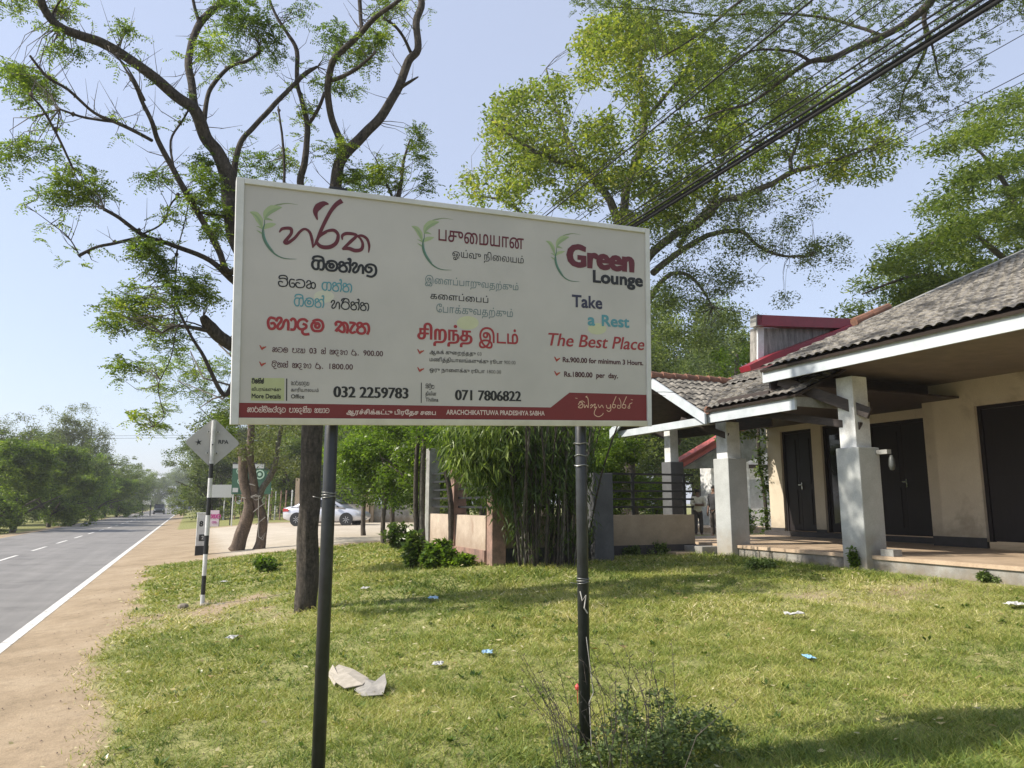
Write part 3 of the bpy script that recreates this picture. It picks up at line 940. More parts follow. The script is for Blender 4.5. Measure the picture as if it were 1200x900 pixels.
# --- column one (Sinhala)
def zp(L, ox, oy, k): return [(ox + x / k, oy + y / k) for x, y in L]
T1 = lambda L: zp(L, 320, 225, 9.0)
strokes_px([
    (T1([(68, 420), (95, 385), (140, 375), (190, 382), (195, 430), (150, 490), (130, 525), (160, 530), (230, 480), (290, 410), (340, 385), (390, 420), (415, 500), (422, 585)]), [.6, 1.5, 1.6, 1.8, 1.5, 1.7, 2.2, 1.7, 1.5, 1.4, 1.3, 1.5, 1.6, .5]),
    (T1([(422, 580), (460, 520), (500, 420), (550, 310), (610, 200), (670, 125), (732, 85)]), [.5, 1.5, 1.8, 1.9, 1.9, 2.3, 2.6]),
    (T1([(500, 440), (580, 405), (650, 400), (690, 450), (670, 530), (600, 575), (510, 570), (462, 515), (500, 460), (570, 420)]), [1, 1.5, 1.8, 1.7, 2.0, 2.2, 2.1, 1.5, 1.2, .9]),
    (T1([(590, 122), (540, 115), (480, 150), (450, 205), (472, 290)]), [.6, 2.6, 3.6, 2.6, .5]),
    (T1([(735, 500), (735, 455), (780, 432), (860, 440), (880, 462), (820, 520), (735, 600)]), [.6, 1.6, 1.8, 1.7, 1.6, 1.8, 1.2]),
    (T1([(735, 602), (800, 590), (870, 612), (935, 600), (950, 540), (920, 480), (870, 450)]), [.6, 2, 2.1, 1.9, 1.5, 1.2, .8]),
    (T1([(880, 462), (940, 455), (995, 490), (1018, 560), (1012, 635)]), [.9, 1.5, 1.6, 1.4, .5]),
], 'lettering', 'dark red brush written Sinhala heading', DRED)
place(sinhala('ga+i ma na+h ha la', 1.15), 'lettering', 'bold black Sinhala word under the heading', BLACK, 364.6, 442.8, 303, 314.6, 10)
place(sinhala('va+i va+e ka', .75), 'lettering', None, BLACK, 325.8, 370.6, 325, 334.7, 10)
place(sinhala('ga na+h na', .75), 'lettering', None, TEAL, 377, 413.2, 329.2, 339.4, 10)
place(sinhala('ga+i ma na+h', .75), 'lettering', None, TEAL, 344.4, 380.4, 347.6, 357.8, 10)
place(sinhala('ha ra+i na+h na', .75), 'lettering', None, BLACK, 387.5, 433.2, 351.4, 360.8, 10)
place(sinhala('ha+e+aa da ma', 1.15), 'lettering', 'bold red Sinhala slogan, first word', RED, 312.5, 380.6, 371, 384.6, 10)
place(sinhala('ta+ae na', 1.15), 'lettering', 'bold red Sinhala slogan, second word', RED, 392, 434.4, 376, 388.8, 10)
place(sinhala('a va ma _ pa+ae ya _ #03 _ ka+h _ sa nda ha+aa _ ra+ru #. _ #900.00', .8), 'lettering', None, (.07, .02, .025), 319, 449.4, 406.6, 412, 10)
place(sinhala('da+i na ka+h _ sa nda ha+aa _ ra+ru #. _ #1800.00', .8), 'lettering', None, (.07, .02, .025), 318.4, 414, 424.4, 429.8, 10)
place(sinhala('va+i ma sa+ii ma+h', 1.3), 'lettering', None, BLACK, 295, 309.6, 444.6, 448.8, 10)
place(latin(tamil('விபரங்களுக்கு'), .02), 'lettering', None, BLACK, 295, 329.6, 453, 457.6)
place(latin('More Details', .035), 'lettering', None, BLACK, 295, 329.4, 461.2, 466.4, .69)
place(sinhala('ka+aa ra ya+aa la ya', .7), 'lettering', None, BLACK, 341.2, 362.8, 446.8, 451, 10)
place(latin(tamil('காரியாலயம்'), .01), 'lettering', None, BLACK, 341.2, 373.8, 453.8, 458.6)
place(latin('Office', .02), 'lettering', None, BLACK, 341.2, 356.8, 462, 466.6, .69)
place(sinhala('a+aa ra ca+h ca+i ka tta+h tta+u va _ pa+aa da+e sha+ii ya _ sa bha+aa va', .85), 'lettering', 'pale Sinhala council name on the red band', CREAM, 289.6, 386.4, 477.4, 482.6, 10)
# --- column two (Tamil)
place(latin(tamil('பசுமையான'), .012), 'lettering', 'dark red Tamil heading', DRED, 514.5, 614.6, 267.6, 281)
place(latin(tamil('ஓய்வு நிலையம்'), .0), 'lettering', None, BLACK, 530.8, 614.6, 290.4, 300.2)
place(latin(tamil('இளைப்பாறுவதற்கும்'), .0), 'lettering', None, GREY, 498.8, 608.4, 321.4, 331)
place(latin(tamil('களைப்பைப்'), .006), 'lettering', None, BLACK, 505, 573, 341, 349.6)
place(latin(tamil('போக்குவதற்கும்'), .0), 'lettering', None, GREY, 512, 602, 355, 365.4)
place(latin(tamil('சிறந்த'), .045, .02), 'lettering', 'red Tamil slogan, first word', RED, 489.5, 554.6, 377, 396.6)
place(latin(tamil('இடம்'), .02), 'lettering', 'red Tamil slogan, second word', RED, 562, 608.2, 382.4, 400.6)
place(latin(tamil('ஆகக் குறைந்தது 03'), .01), 'lettering', None, BLACK, 504, 565, 409, 414)
place(latin(tamil('மணித்தியாலங்களுக்கு ரூபா 900.00'), .01), 'lettering', None, BLACK, 504, 605, 417.6, 423)
place(latin(tamil('ஒரு நாளைக்கு ரூபா 1800.00'), .01), 'lettering', None, BLACK, 504, 588, 430, 435)
place(sinhala('ta+i la+i nna', .7), 'lettering', None, BLACK, 499.2, 509.6, 450.8, 455, 10)
place(latin(tamil('திலின'), .01), 'lettering', None, BLACK, 499.2, 512, 458.2, 463.2)
place(latin('Thilina', .01), 'lettering', None, BLACK, 499.2, 514.4, 465.8, 470.4, .69)
place(latin(tamil('ஆரச்சிக்கட்டு பிரதேச சபை'), .03), 'lettering', 'pale Tamil council name on the red band', CREAM, 406.3, 511.4, 478.8, 485)
place(latin('ARACHCHIKATTUWA PRADESHIYA SABHA', .03), 'lettering', 'pale English council name on the red band', CREAM, 523.7, 639.2, 480.2, 485.6, .69)
# --- telephone numbers
place(latin('032 2259783', .052, .008), 'lettering', 'bold black telephone number on the left', BLACK, 390.8, 479.4, 452.4, 465.2, .69)
place(latin('071 7806822', .052, .008), 'lettering', 'bold black telephone number on the right', BLACK, 533.8, 611.6, 456.6, 468.6, .69)
flatpoly([(335.6, 443.4), (337, 443.4), (336.8, 469.6), (335.4, 469.6)], 'divider', BLACK)
flatpoly([(494, 448.2), (495, 448.2), (494.8, 472), (493.8, 472)], 'divider', BLACK)
# --- column three (English)
place(latin('Green', .075, .05), 'lettering', 'bold dark red word Green', DRED, 664.6, 745, 284.6, 310, .72)
place(latin('Lounge', .045), 'lettering', 'bold black word Lounge', BLACK, 695.8, 754.6, 315.6, 330, .72)
place(latin('Take', .035), 'lettering', None, (.03, .03, .06), 671.3, 707, 344.4, 358.8, .72)
place(latin('a', .035), 'lettering', None, TEAL, 689.6, 698.6, 371, 380.4)
place(latin('Rest', .035), 'lettering', None, TEAL, 706.2, 738.8, 368.2, 381.4, .72)
place(latin('The Best Place', .02, .008, .22), 'lettering', 'red slanted words The Best Place', RED, 643.4, 756.4, 389.4, 404.4, .7)
place(latin('Rs.900.00 for minimum 3 Hours.', .035), 'lettering', None, (.07, .02, .025), 660.4, 755, 418.2, 423.9, .69)
place(latin('Rs.1800.00  per  day.', .035), 'lettering', None, (.07, .02, .025), 662, 725.4, 435.2, 441, .69)
# slogan script on the band
T2 = lambda L: zp(L, 660, 455, 11.43)
strokes_px([
    (T2([(215, 215), (240, 185), (270, 200), (235, 230), (215, 255), (260, 260), (275, 225), (265, 205)]), .45),
    (T2([(230, 180), (270, 170), (300, 190)]), .4),
    (T2([(290, 215), (300, 260), (325, 225), (345, 260), (350, 200), (340, 130), (315, 115), (330, 105)]), .45),
    (T2([(375, 235), (395, 215), (400, 245), (375, 262)]), .42),
    (T2([(400, 240), (440, 210), (430, 260), (460, 250), (435, 300), (430, 350), (480, 380), (530, 360), (548, 335)]), .45),
    (T2([(480, 220), (500, 260), (530, 225), (550, 262)]), .42),
    (T2([(590, 225), (600, 262), (640, 262), (645, 215), (650, 290), (620, 310), (598, 295)]), .45),
    (T2([(720, 110), (690, 180), (670, 245), (700, 262), (715, 225), (680, 215)]), .45),
    (T2([(760, 130), (785, 190), (775, 262), (740, 260), (745, 225), (770, 235)]), .42),
    (T2([(860, 112), (825, 190), (800, 250), (840, 265), (850, 225), (815, 215)]), .45),
    (T2([(935, 195), (900, 215), (905, 262), (880, 262), (890, 235)]), .42),
    (T2([(175, 130), (200, 135)]), .3), (T2([(920, 150), (945, 155)]), .3),
], 'lettering', 'handwritten cream slogan at the right end of the red band', (.66, .45, .3), OFF)
# check marks
for x0, y0 in ((304, 404), (303.6, 423.2), (489.4, 408.6), (489.4, 429.8), (650.2, 417.6), (650.2, 434.4)):
    mk = x0 > 600
    flatpoly([(x0, y0), (x0 + 1.6, y0 + .6), (x0 + 3.2, y0 + 3.2), (x0 + 8 - mk, y0 + 1.4), (x0 + 8.4 - mk, y0 + 2.4), (x0 + 3, y0 + 6.2), (x0 + 1.6, y0 + 4)], 'check_mark', (.34, .045, .035), -.0107)
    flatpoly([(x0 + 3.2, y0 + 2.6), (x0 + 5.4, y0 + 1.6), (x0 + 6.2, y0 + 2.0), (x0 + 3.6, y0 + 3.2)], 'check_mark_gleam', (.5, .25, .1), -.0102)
# leaf emblems, traced once and set three times
def emblem(bx, by, kx, ky):
    q = lambda L: [(bx + (x - 75) / 10.58 * kx, by + (y - 125) / 10.58 * ky) for x, y in L]
    g1 = (.25, .33, .17); g2 = (.33, .40, .21); g3 = (.09, .17, .11)
    cs = []
    def blade(p, col, off, ws):
        pts = [S(x, y) for x, y in q(p)]
        V, F = fill([stroke(pts, [z / 205 for z in ws], 6)])
        return put_fill(V, F, 'emblem_leaf', None, col, None, off)
    blade([(80, 238), (150, 270), (200, 340), (235, 445)], g2, -.0111, [.2, 3.2 * kx, 3.6 * kx, .3])
    blade([(85, 240), (160, 290), (210, 370), (236, 445)], g1, -.0108, [.1, .9, 1.3, .2])
    blade([(262, 335), (285, 255), (360, 195), (480, 180)], g2, -.0111, [.3, 3.2 * kx, 3.6 * kx, .2])
    blade([(262, 335), (310, 265), (390, 215), (480, 182)], g1, -.0108, [.2, 1.5, 1.6, .1])
    blade([(245, 455), (290, 415), (345, 400), (405, 388)], g2, -.0110, [.2, 2.6 * kx, 2.4 * kx, .2])
    blade([(262, 338), (300, 325), (365, 345)], g1, -.0109, [.2, 1.3, .2])
    blade([(160, 415), (205, 430), (245, 460)], g1, -.0109, [.1, .7, .3])
    blade([(162, 465), (205, 490), (245, 520)], g1, -.0109, [.1, .9, .3])
    blade([(262, 335), (262, 390), (245, 450), (240, 520), (265, 600), (320, 690), (410, 775), (520, 818), (660, 824)], g3, -.0107, [.3, .5, .8, 1.1, 1.2, 1.1, .8, .5, .12])
    blade([(258, 470), (262, 540), (300, 630), (380, 735)], (.10, .24, .2), -.0104, [.1, .5, .5, .1])
    blade([(255, 300), (290, 215), (370, 165), (450, 145), (550, 132), (680, 150)], (.22, .27, .15), -.0112, [.15, .3, .4, .8, .4, .1])
emblem(292.5, 236.9, 1.0, 1.0); emblem(482.6, 254.5, .86, .93); emblem(640.4, 272.6, .72, .86)

# --- poles, ties, brackets
def pole_of(sx):
    b = SP3(sx, 0, -D - .045)
    base = Vector((b.x, b.y, H(b.x, b.y) - .1)); top = Vector((b.x, b.y, SP3(sx, SH - .1).z))
    mb = MB(); mb.tube([base, base.lerp(top, .5), top], [.0335] * 3, 20)
    mb.build('pole', M['pole'], board, smooth=True)
    return base, top
PB = [pole_of(.50), pole_of(1.97)]
for (b, t), hs in zip(PB, (1.55, 1.02)):
    for k, hz in enumerate([hs]):
        c = b.lerp(t, (hz) / (t.z - b.z)); pts = []
        for j in range(50):
            a = j / 12 * 2 * math.pi; pts.append(c + Vector((math.cos(a) * (  .0352 + .002 * math.sin(j * 2.3)), math.sin(a) * .037, .012 * math.sin(a * .5 + k) + j * .0006)))
        mb = MB(); mb.tube(pts, .0028, 5); mb.tube([c + Vector((-.035, -.02, 0)), c + Vector((-.075, -.03, .008))], .002, 4); mb.build('wire_tie', M['wire_metal'], board, smooth=True)
b, t = PB[1]
for hz, s_ in ((1.83, .042), (1.76, .037), (1.70, .04)):
    c = b.lerp(t, hz / (t.z - b.z)); mb = MB()
    mb.tube([c + Vector((math.cos(a) * s_, math.sin(a) * s_, .003 * math.sin(3 * a + hz * 40))) for a in np.linspace(0, 6.28, 22)], .0035, 5); mb.build('wire_tie', M['wire_metal'], board)
c = b.lerp(t, .98 / (t.z - b.z)); mb = MB()
mb.tube([c + Vector((-.02, -.04, 0)), c + Vector((-.01, -.055, -.05)), c + Vector((.012, -.05, -.02)), c + Vector((.0, -.06, -.09)), c + Vector((.02, -.05, -.12))], .004, 5)
mb.tube([c + Vector((.01, -.05, -.25)), c + Vector((.045, -.05, -.55)), c + Vector((.02, -.055, -.6)), c + Vector((.03, -.06, -.85))], .0022, 4)
mb.build('loose_string', M['rope'], board)
mb = MB(); q = [SP3(s, SH + z, o) for z in (0, .012) for s, o in ((.45, -D), (.54, -D), (.54, .0), (.45, .0))]; mb.hexa(q); mb.build('hanger_plate', M['black_metal'], board)
for sx in (.50, 1.97):
    for tt in (.1, ):
        mb = MB(); mb.hexa([SP3(s, t, o) for o in (-D - .1, -D - .006) for s, t in ((sx - .07, tt), (sx + .07, tt), (sx + .07, tt + .04), (sx - .07, tt + .04))]); mb.build('clamp', M['black_metal'], board)

# ------------------------------------------------------------------ the long building by the road
FZ = 1.0                                   # porch floor
bc = UV(11.5, 6, FZ)
bld = thing('rest_house', bc, 'long cream single storey rest house with a deep pillared porch and weathered tiled roof', 'building')


def ub(name, m, *boxes, parent=None, bevel=0, label=None):
    mb = MB()
    for b in boxes: mb.ubox(*b)
    o = mb.build(name, m, parent or bld, bevel=bevel)
    if label: o['label'] = label
    return o


V0 = -3.0                                   # near end, out of the picture on the right
# plinth and floor
ub('plinth', M['cement'], (8.63, 17, V0, 13.45, .45, FZ - .05))
ub('porch_floor', M['floor'], (8.60, 17, V0, 13.5, FZ - .05, FZ))
# threshold step before the recessed rooms
ub('step', M['skirt'], (12.0, 12.2, 8.9, 13.4, FZ, FZ + .1))


def wall_with_doors(u, v0, v1, z1, openings, th=.2):
    """front wall facing the road with door openings (va, vb, ztop)"""
    bx = []; v = v0
    for a, b, zt in sorted(openings):
        bx.append((u, u + th, v, a, FZ + .1, z1)); bx.append((u, u + th, a, b, zt, z1)); v = b
    bx.append((u, u + th, v, v1, FZ + .1, z1))
    for b in bx:
        if b[3] - b[2] > .01: ub('wall', M['cream_wall'], b)
        if b[3] - b[2] > .01 and b[4] < FZ + .2: ub('skirting', M['skirt'], (u - .012, u + .05, b[2] + .002, b[3] - .002, FZ + (.0 if u < 12 else .1), FZ + .16))


RU, BU = 12.2, 11.6
wall_with_doors(RU, 8.9, 13.4, 4.9, [(9.2, 10.62, 3.25), (10.95, 11.78, 3.32), (12.05, 12.97, 3.3)])
wall_with_doors(BU, V0, 8.9, 5.2, [(6.9, 7.97, 3.26), (3.6, 5.0, 3.26)])
ub('wall', M['cream_wall'], (RU + .2, 17, 13.2, 13.4, FZ, 4.9))
ub('wall', M['cream_wall'], (BU, RU, 8.7, 8.897, FZ + .1, 5.19))
ub('wall', M['cream_wall'], (BU + .2, 17, V0, V0 + .2, FZ, 5.2))
ub('wall', M['cream_wall'], (16.8, 17, V0 + .2, 13.2, FZ, 5.2))


ub('gap_filler', M['timber'], (8.1, 11.58, 8.74, 8.78, 3.43, 3.735), (8.1, 8.14, 8.8, 10.0, 3.3, 3.42))  # dark timber filler, added to shut off the sunlit gap above the wing


def door(u, a, b, zt, leaves=2, m='door', glazed=False):
    d = MB(); d.ubox(u + .06, u + .14, a, a + .06, FZ + .1, zt).ubox(u + .06, u + .14, b - .06, b, FZ + .1, zt).ubox(u + .06, u + .14, a + .06, b - .06, zt - .06, zt)
    fr = d.build('door_frame', M['door'], bld)
    w_ = (b - a - .12) / leaves
    for k in range(leaves):
        x0 = a + .06 + k * w_ + .004; x1 = x0 + w_ - .008
        mb = MB(); mb.ubox(u + .085, u + .115, x0, x1, FZ + .11, zt - .065)
        if not glazed:
            for z0, z1 in ((FZ + .25, FZ + 1.0), (FZ + 1.12, zt - .2)):      # raised panels
                mb.ubox(u + .072, u + .086, x0 + .09, x1 - .09, z0, z1)
        else:
            mb = MB(); mb.ubox(u + .085, u + .115, x0, x0 + .06, FZ + .11, zt - .065).ubox(u + .085, u + .115, x1 - .06, x1, FZ + .11, zt - .065).ubox(u + .085, u + .115, x0 + .06, x1 - .06, FZ + .11, FZ + .3).ubox(u + .085, u + .115, x0 + .06, x1 - .06, zt - .2, zt - .065)
        lf = mb.build('door', M[m], bld)
        if glazed:
            g = MB(); g.ubox(u + .095, u + .103, x0 + .06, x1 - .06, FZ + .3, zt - .2); g.build('pane', M['glass'], lf)
        if k == 0 or leaves == 1:
            h = MB(); q = x0 + .05 if leaves == 1 else x1 - .05
            h.ubox(u + .055, u + .082, q - .012, q + .012, FZ + 1.0, FZ + 1.15).ubox(u + .03, u + .055, q - .01, q + .08, FZ + 1.09, FZ + 1.11)
            h.build('handle', M['chrome'], lf)
    return fr


door(RU, 9.2, 10.62, 3.25, 2); door(RU, 10.95, 11.78, 3.32, 1, glazed=True); door(RU, 12.05, 12.97, 3.3, 2)
door(BU, 6.9, 7.97, 3.26, 1); door(BU, 3.6, 5.0, 3.26, 2)
# notices taped inside the glazed door
for k, (v0, z0, w_, h_, c) in enumerate(((11.08, 2.28, .26, .33, (.30, .31, .32)), (11.08, 1.88, .26, .3, (.24, .25, .26)), (11.1, 1.42, .28, .26, (.55, .09, .12)))):
    mb = MB(); mb.ubox(RU + .088, RU + .093, v0, v0 + w_, z0 + .15, z0 + .15 + h_); o = mb.build('notice_paper', flat('notice%d' % k, c), bld)
    if k == 2:
        mb = MB(); mb.ubox(RU + .085, RU + .0875, v0 + .04, v0 + w_ - .04, z0 + .3, z0 + .36); mb.build('notice_print', M['white_paint'], o)

# ceiling boards, beams
ub('ceiling', pmat('ceiling', (.20, .17, .13), (.15, .125, .1), 3, .8, .1), (8.1, 16.8, V0, 8.75, 3.70, 3.73))
ub('ceiling', M['timber'], (8.2, 12.2, 8.905, 10.1, 3.42, 3.45), (9.45, 12.2, 10.1, 13.4, 3.42, 3.45), (8.2, 11.59, 8.2, 8.905, 3.42, 3.45))


# pillars
def pillar(v, u=8.5, base=.6, side=.4, top=3.5, label=None):
    p = thing('porch_pillar', UV(u + side / 2, v + side / 2, base), label, 'pillar', 'square pillars of the porch')
    mb = MB(); mb.ubox(u, u + side, v, v + side, base, 2.48); mb.build('pillar_base', M['pillar_white'] if u < 8.6 else M['pillar_grey'], p, bevel=.012)
    mb = MB(); i = .055; mb.ubox(u + i, u + side - i, v + i + .02, v + side - i + .02, 2.48, top); mb.build('pillar_shaft', M['white_paint'], p, bevel=.008)
    return p


P1 = pillar(7.55, label='big square whitewashed porch pillar nearest the camera, before the double doors')
P2 = pillar(10.3, top=3.12, label='whitewashed porch pillar left of the steps, beside the standing man')
P3 = pillar(11.7, u=8.3, side=.3, top=3.12, label='grey and white porch pillar where the railed fence ends')
P4 = pillar(3.9, label='porch pillar at the right, beyond the picture edge')
for o in list(P3.children):
    if o.name.startswith('pillar_base'): o.data.materials[0] = M['pillar_grey']
# shelf with a lamp on the first pillar's far side
lamp = thing('wall_lamp', UV(8.7, 7.5, 2.38), 'small glass porch lamp on a white bracket at the side of the nearest pillar', 'lamp')
mb = MB(); mb.ubox(8.82, 8.9, 7.36, 7.55, 2.38, 2.44); mb.build('bracket', M['cement'], lamp)
mb = MB(); mb.lathe([(.015, 2.36), (.035, 2.31), (.042, 2.22), (.03, 2.16), (.012, 2.15)], UV(8.86, 7.33), 12); mb.build('lamp_glass', flat('lamp_glass', (.07, .075, .07), .5), lamp, smooth=True)
blk = MB(); blk.ubox(8.62, 8.78, 7.22, 7.42, 1.002, 1.09); b_ = blk.build('loose_brick', M['cement'], loc=UV(8.7, 7.3, 1.0)); tag(b_, 'grey loose block on the floor edge at the foot of the nearest pillar', 'block')


def strut(a, b, w_=.1, h_=.16, parent=None):
    mb = MB(); mb.bar(a, b, w_, h_); return mb.build('strut', M['timber'], parent or bld, bevel=.006)


strut(UV(8.72, 7.5, 2.95), UV(8.15, 8.6, 3.55)); strut(UV(8.66, 7.62, 2.78), UV(8.2, 9.35, 3.15), .09, .11)
strut(UV(8.6, 4.3, 2.85), UV(8.15, 4.3, 3.5)); 
mb = MB(); mb.tube([UV(8.2, 9.36, 3.14), UV(8.17, 9.46, 3.17)], .05, 8); mb.build('strut_end', M['white_paint'], bld)


# -------- roofs
def roof_sheet(name, P00, P10, P11, P01, m, nrow, pitch=.17, amp=.028, step=.022, parent=None, th=.03, wob=.012):
    """tiled slope: P00-P10 along the eave, P01-P11 along the top; real corrugation and tile courses"""
    P00, P10, P11, P01 = map(Vector, (P00, P10, P11, P01))
    L = (P10 - P00).length; n = max(2, int(L / pitch)) * 6
    nrm = (P10 - P00).cross(P01 - P00).normalized()
    if nrm.z < 0: nrm = -nrm
    rr = random.Random(7)
    a = np.linspace(0, 1, n + 1); vs = []; rows = []
    for r in range(nrow + 1):
        rows.append((r / nrow, 0.0))
    grid = []
    for r in range(nrow):
        for tt, dz in ((r / nrow, step), ((r + 1) / nrow - .0005, 0.0)):
            row = []
            for i, s in enumerate(a):
                p = P00.lerp(P10, s).lerp(P01.lerp(P11, s), tt)
                ph = s * L / pitch
                hgt = amp * abs(math.sin(ph * math.pi)) * 1.2 + dz + wob * noise.noise(Vector((s * L * 1.3, tt * 9, 2))) + .006 * noise.noise(Vector((int(ph) * 3.1, r * 1.7, 5)))
                edge = .02 * noise.noise(Vector((int(ph) * 2.3, r * 3.3, 1))) if r == 0 and dz else 0
                p = p + nrm * hgt + (P00 - P01).normalized() * edge
                row.append(p)
            grid.append(row)
    mb = MB(); W = n + 1
    for row in grid: vs += row
    fs = []
    for j in range(len(grid) - 1):
        for i in range(n): fs.append((j * W + i, j * W + i + 1, (j + 1) * W + i + 1, (j + 1) * W + i))
    mb.add(vs, fs)
    o = mb.build(name, m, parent or bld, fix=False)
    o['kind'] = 'stuff'
    # underside board
    c = [P00, P10, P11, P01]; mb = MB(); mb.hexa([p - nrm * .05 for p in c] + [p - nrm * .012 for p in c]); mb.build('roof_boarding', M['timber'], parent or bld)
    return o


EV = 8.0
roof_sheet('roof_tiles', UV(EV - .06, V0, 3.735), UV(EV - .06, 8.79, 3.735), UV(15.2, 8.79, 6.72), UV(15.2, V0, 6.72), M['tile'], 27, .155, .032)
roof_sheet('roof_tiles', UV(22, V0, 3.9), UV(22, 8.79, 3.9), UV(15.2, 8.79, 6.72), UV(15.2, V0, 6.72), M['tile'], 20, .31)
ub('fascia', M['fascia'], (EV, EV + .035, V0, 8.80, 3.53, 3.72))
# verge at the left end of the main roof
mb = MB(); mb.bar(UV(EV, 8.83, 3.66), UV(15.2, 8.83, 6.66), .05, .14); mb.build('verge_board', M['cement'], bld)
mb = MB(); mb.bar(UV(EV + 2.2, 8.80, 4.70), UV(15.2, 8.80, 6.80), .16, .035); mb.build('verge_capping', M['cement'], bld)
for k in range(2):
    a = UV(10.1 + k * .42, 8.87, 4.72 + k * .173); b = UV(10.54 + k * .42, 8.87, 4.91 + k * .173)
    mb = MB(); mb.tube([a, b], [.075, .06], 8); mb.build('ridge_tile', M['ridge'], bld)
mb = MB()
for k in range(26): pass
mb.tube([UV(15.2, V0, 6.76), UV(15.2, 8.85, 6.76)], .09, 10); mb.build('ridge', M['ridge'], bld)
# gable wall above the wing
mb = MB(); mb.prism([UV(9.6, 8.72, 3.73), UV(15.2, 8.72, 3.73), UV(15.2, 8.72, 6.6), UV(9.6, 8.72, 4.25)], UV(0, -.1) ); mb.build('gable_wall', M['cement'], bld)

# lower wing roof
roof_sheet('roof_tiles', UV(EV - .06, 8.1, 3.265), UV(EV - .06, 10.16, 3.265), UV(9.4, 11.72, 3.93), UV(9.4, 8.1, 3.93), M['tile'], 6, .155, .03)
roof_sheet('roof_tiles', UV(9.4, 8.1, 3.93), UV(9.4, 11.72, 3.93), UV(10.3, 12.1, 4.32), UV(10.3, 8.1, 4.32), M['tile'], 4, .155, .03)
ub('fascia', M['fascia'], (EV, EV + .035, 8.17, 10.18, 3.05, 3.235))
ub('fascia', M['cement'], (EV + .035, 9.5, 8.165, 8.2, 3.1, 3.24))
# projecting gable over the steps, facing the road
AP = 4.06
roof_sheet('roof_tiles', UV(7.95, 10.16, 3.22), UV(9.5, 10.16, 3.24), UV(9.5, 11.68, AP), UV(7.95, 11.68, AP), M['tile'], 6, .155, .03)
roof_sheet('roof_tiles', UV(7.95, 13.2, 3.22), UV(10.5, 13.2, 3.24), UV(10.5, 11.68, AP), UV(7.95, 11.68, AP), M['tile'], 6, .155, .03)
for va, vb in ((10.12, 11.68), (13.24, 11.68)):
    mb = MB(); mb.hexa([UV(7.9, va, 3.02), UV(7.94, va, 3.02), UV(7.94, vb, AP - .2), UV(7.9, vb, AP - .2), UV(7.9, va, 3.2), UV(7.94, va, 3.2), UV(7.94, vb, AP + .0), UV(7.9, vb, AP + .0)]); mb.build('bargeboard', M['fascia'], bld)
mb = MB(); mb.tube([UV(8.0, 10.14, 3.27), UV(9.4, 11.72, 3.98)], .05, 8); mb.build('valley_tile', M['skirt'], bld)
for k in range(8):
    a = UV(7.88 + k * .27, 11.68, AP + .05 + .006 * (k % 2)); b = UV(8.17 + k * .27, 11.68, AP + .04)
    mb = MB(); mb.tube([a, b], [.08, .065], 10); mb.build('ridge_tile', M['ridge'], bld)
mb = MB(); mb.tube([UV(7.96, 10.13, 3.26), UV(8.3, 10.16, 3.29)], [.07, .06], 8); mb.build('ridge_tile', M['ridge'], bld)
ub('tie_beam', M['fascia'], (8.02, 8.14, 10.3, 13.1, 3.04, 3.17))
ub('roof_shadow_board', M['timber'], (9.4, 9.44, 10.2, 13.1, 3.05, 3.9))
strut(UV(8.62, 10.4, 2.86), UV(8.1, 11.05, 3.2), .09, .11); strut(UV(8.6, 11.78, 2.86), UV(8.1, 12.4, 3.2), .09, .11)
ub('plate', M['timber'], (8.56, 8.7, 10.3, 13.2, 3.12, 3.2)); 
# steps between the pillars
st = thing('entrance_steps', UV(8.3, 11.1, .8), 'low concrete entrance step between the two far porch pillars', 'steps')
mb = MB(); mb.ubox(8.2, 8.6, 10.72, 11.58, .6, .96); mb.build('tread', M['cement'], st, bevel=.01)
mb = MB(); mb.ubox(7.8, 8.2, 10.9, 11.7, .6, .86); mb.build('tread', M['floor'], st, bevel=.01)

# red roofed lantern block behind
t0 = 17.5
blk = thing('red_capped_block', px(930, 400, t0), 'weathered concrete block with dark red sheet metal cappings above the tiled roof', 'roof block')
vq = toUV(px(930, 400, t0).x, px(930, 400, t0).y)[1]
def onv(x, y, v=vq):
    d = px(x, y, 1.0) - camo.location
    k = v / (d.x * DX + d.y * DY)
    return camo.location + d * k
off = Vector((DX, DY, 0)) * .25
mb = MB(); mb.prism([onv(886, 384), onv(1003, 386), onv(1003, 440), onv(886, 440)], off * .8)
mb.build('block_wall', pmat('weathered', (.36, .34, .31), (.13, .12, .11), 3, .9, .4, .01, stretch=(3, 3, .5), fine=30), blk)
mb = MB(); mb.prism([onv(886.5, 383), onv(893.5, 383), onv(893.5, 438), onv(886.5, 438)], -off * .2); mb.build('block_edge', M['white_paint'], blk)
mb = MB(); mb.prism([onv(880, 371), onv(1030, 377), onv(1030, 388), onv(880, 383.5)], -off * .8); mb.build('capping', M['red_sheet'], blk)
mb = MB(); mb.prism([onv(866, 431), onv(893, 418), onv(985, 384), onv(1020, 377), onv(1030, 383), onv(1000, 391), onv(930, 415), onv(868, 437)], -off * 1.4); mb.build('flashing', M['red_sheet'], blk)
mb = MB(); mb.prism([onv(868, 437), onv(930, 415), onv(1000, 391), onv(1010, 392), onv(935, 421), onv(880, 440)], -off * 1.6); mb.build('flashing', flat('pale_red', (.5, .2, .2)), blk)
mb = MB(); mb.prism([onv(879, 371), onv(886, 371), onv(886, 384), onv(879, 384)], off * .1 - off * .9); mb.build('capping_end', M['cement'], blk)

# ------------------------------------------------------------------ garden fence in front of the porch
fen = thing('garden_fence', UV(6.5, 11.2, .8), 'low cream wall with dark horizontal rails between square posts before the garden', 'fence')
FV = 11.25


def fpost(name, u, v, z0, z1, s_, m):
    mb = MB(); mb.ubox(u - s_ / 2, u + s_ / 2, v - s_ / 2, v + s_ / 2, z0, z1); return mb.build(name, M[m], fen, bevel=.008)


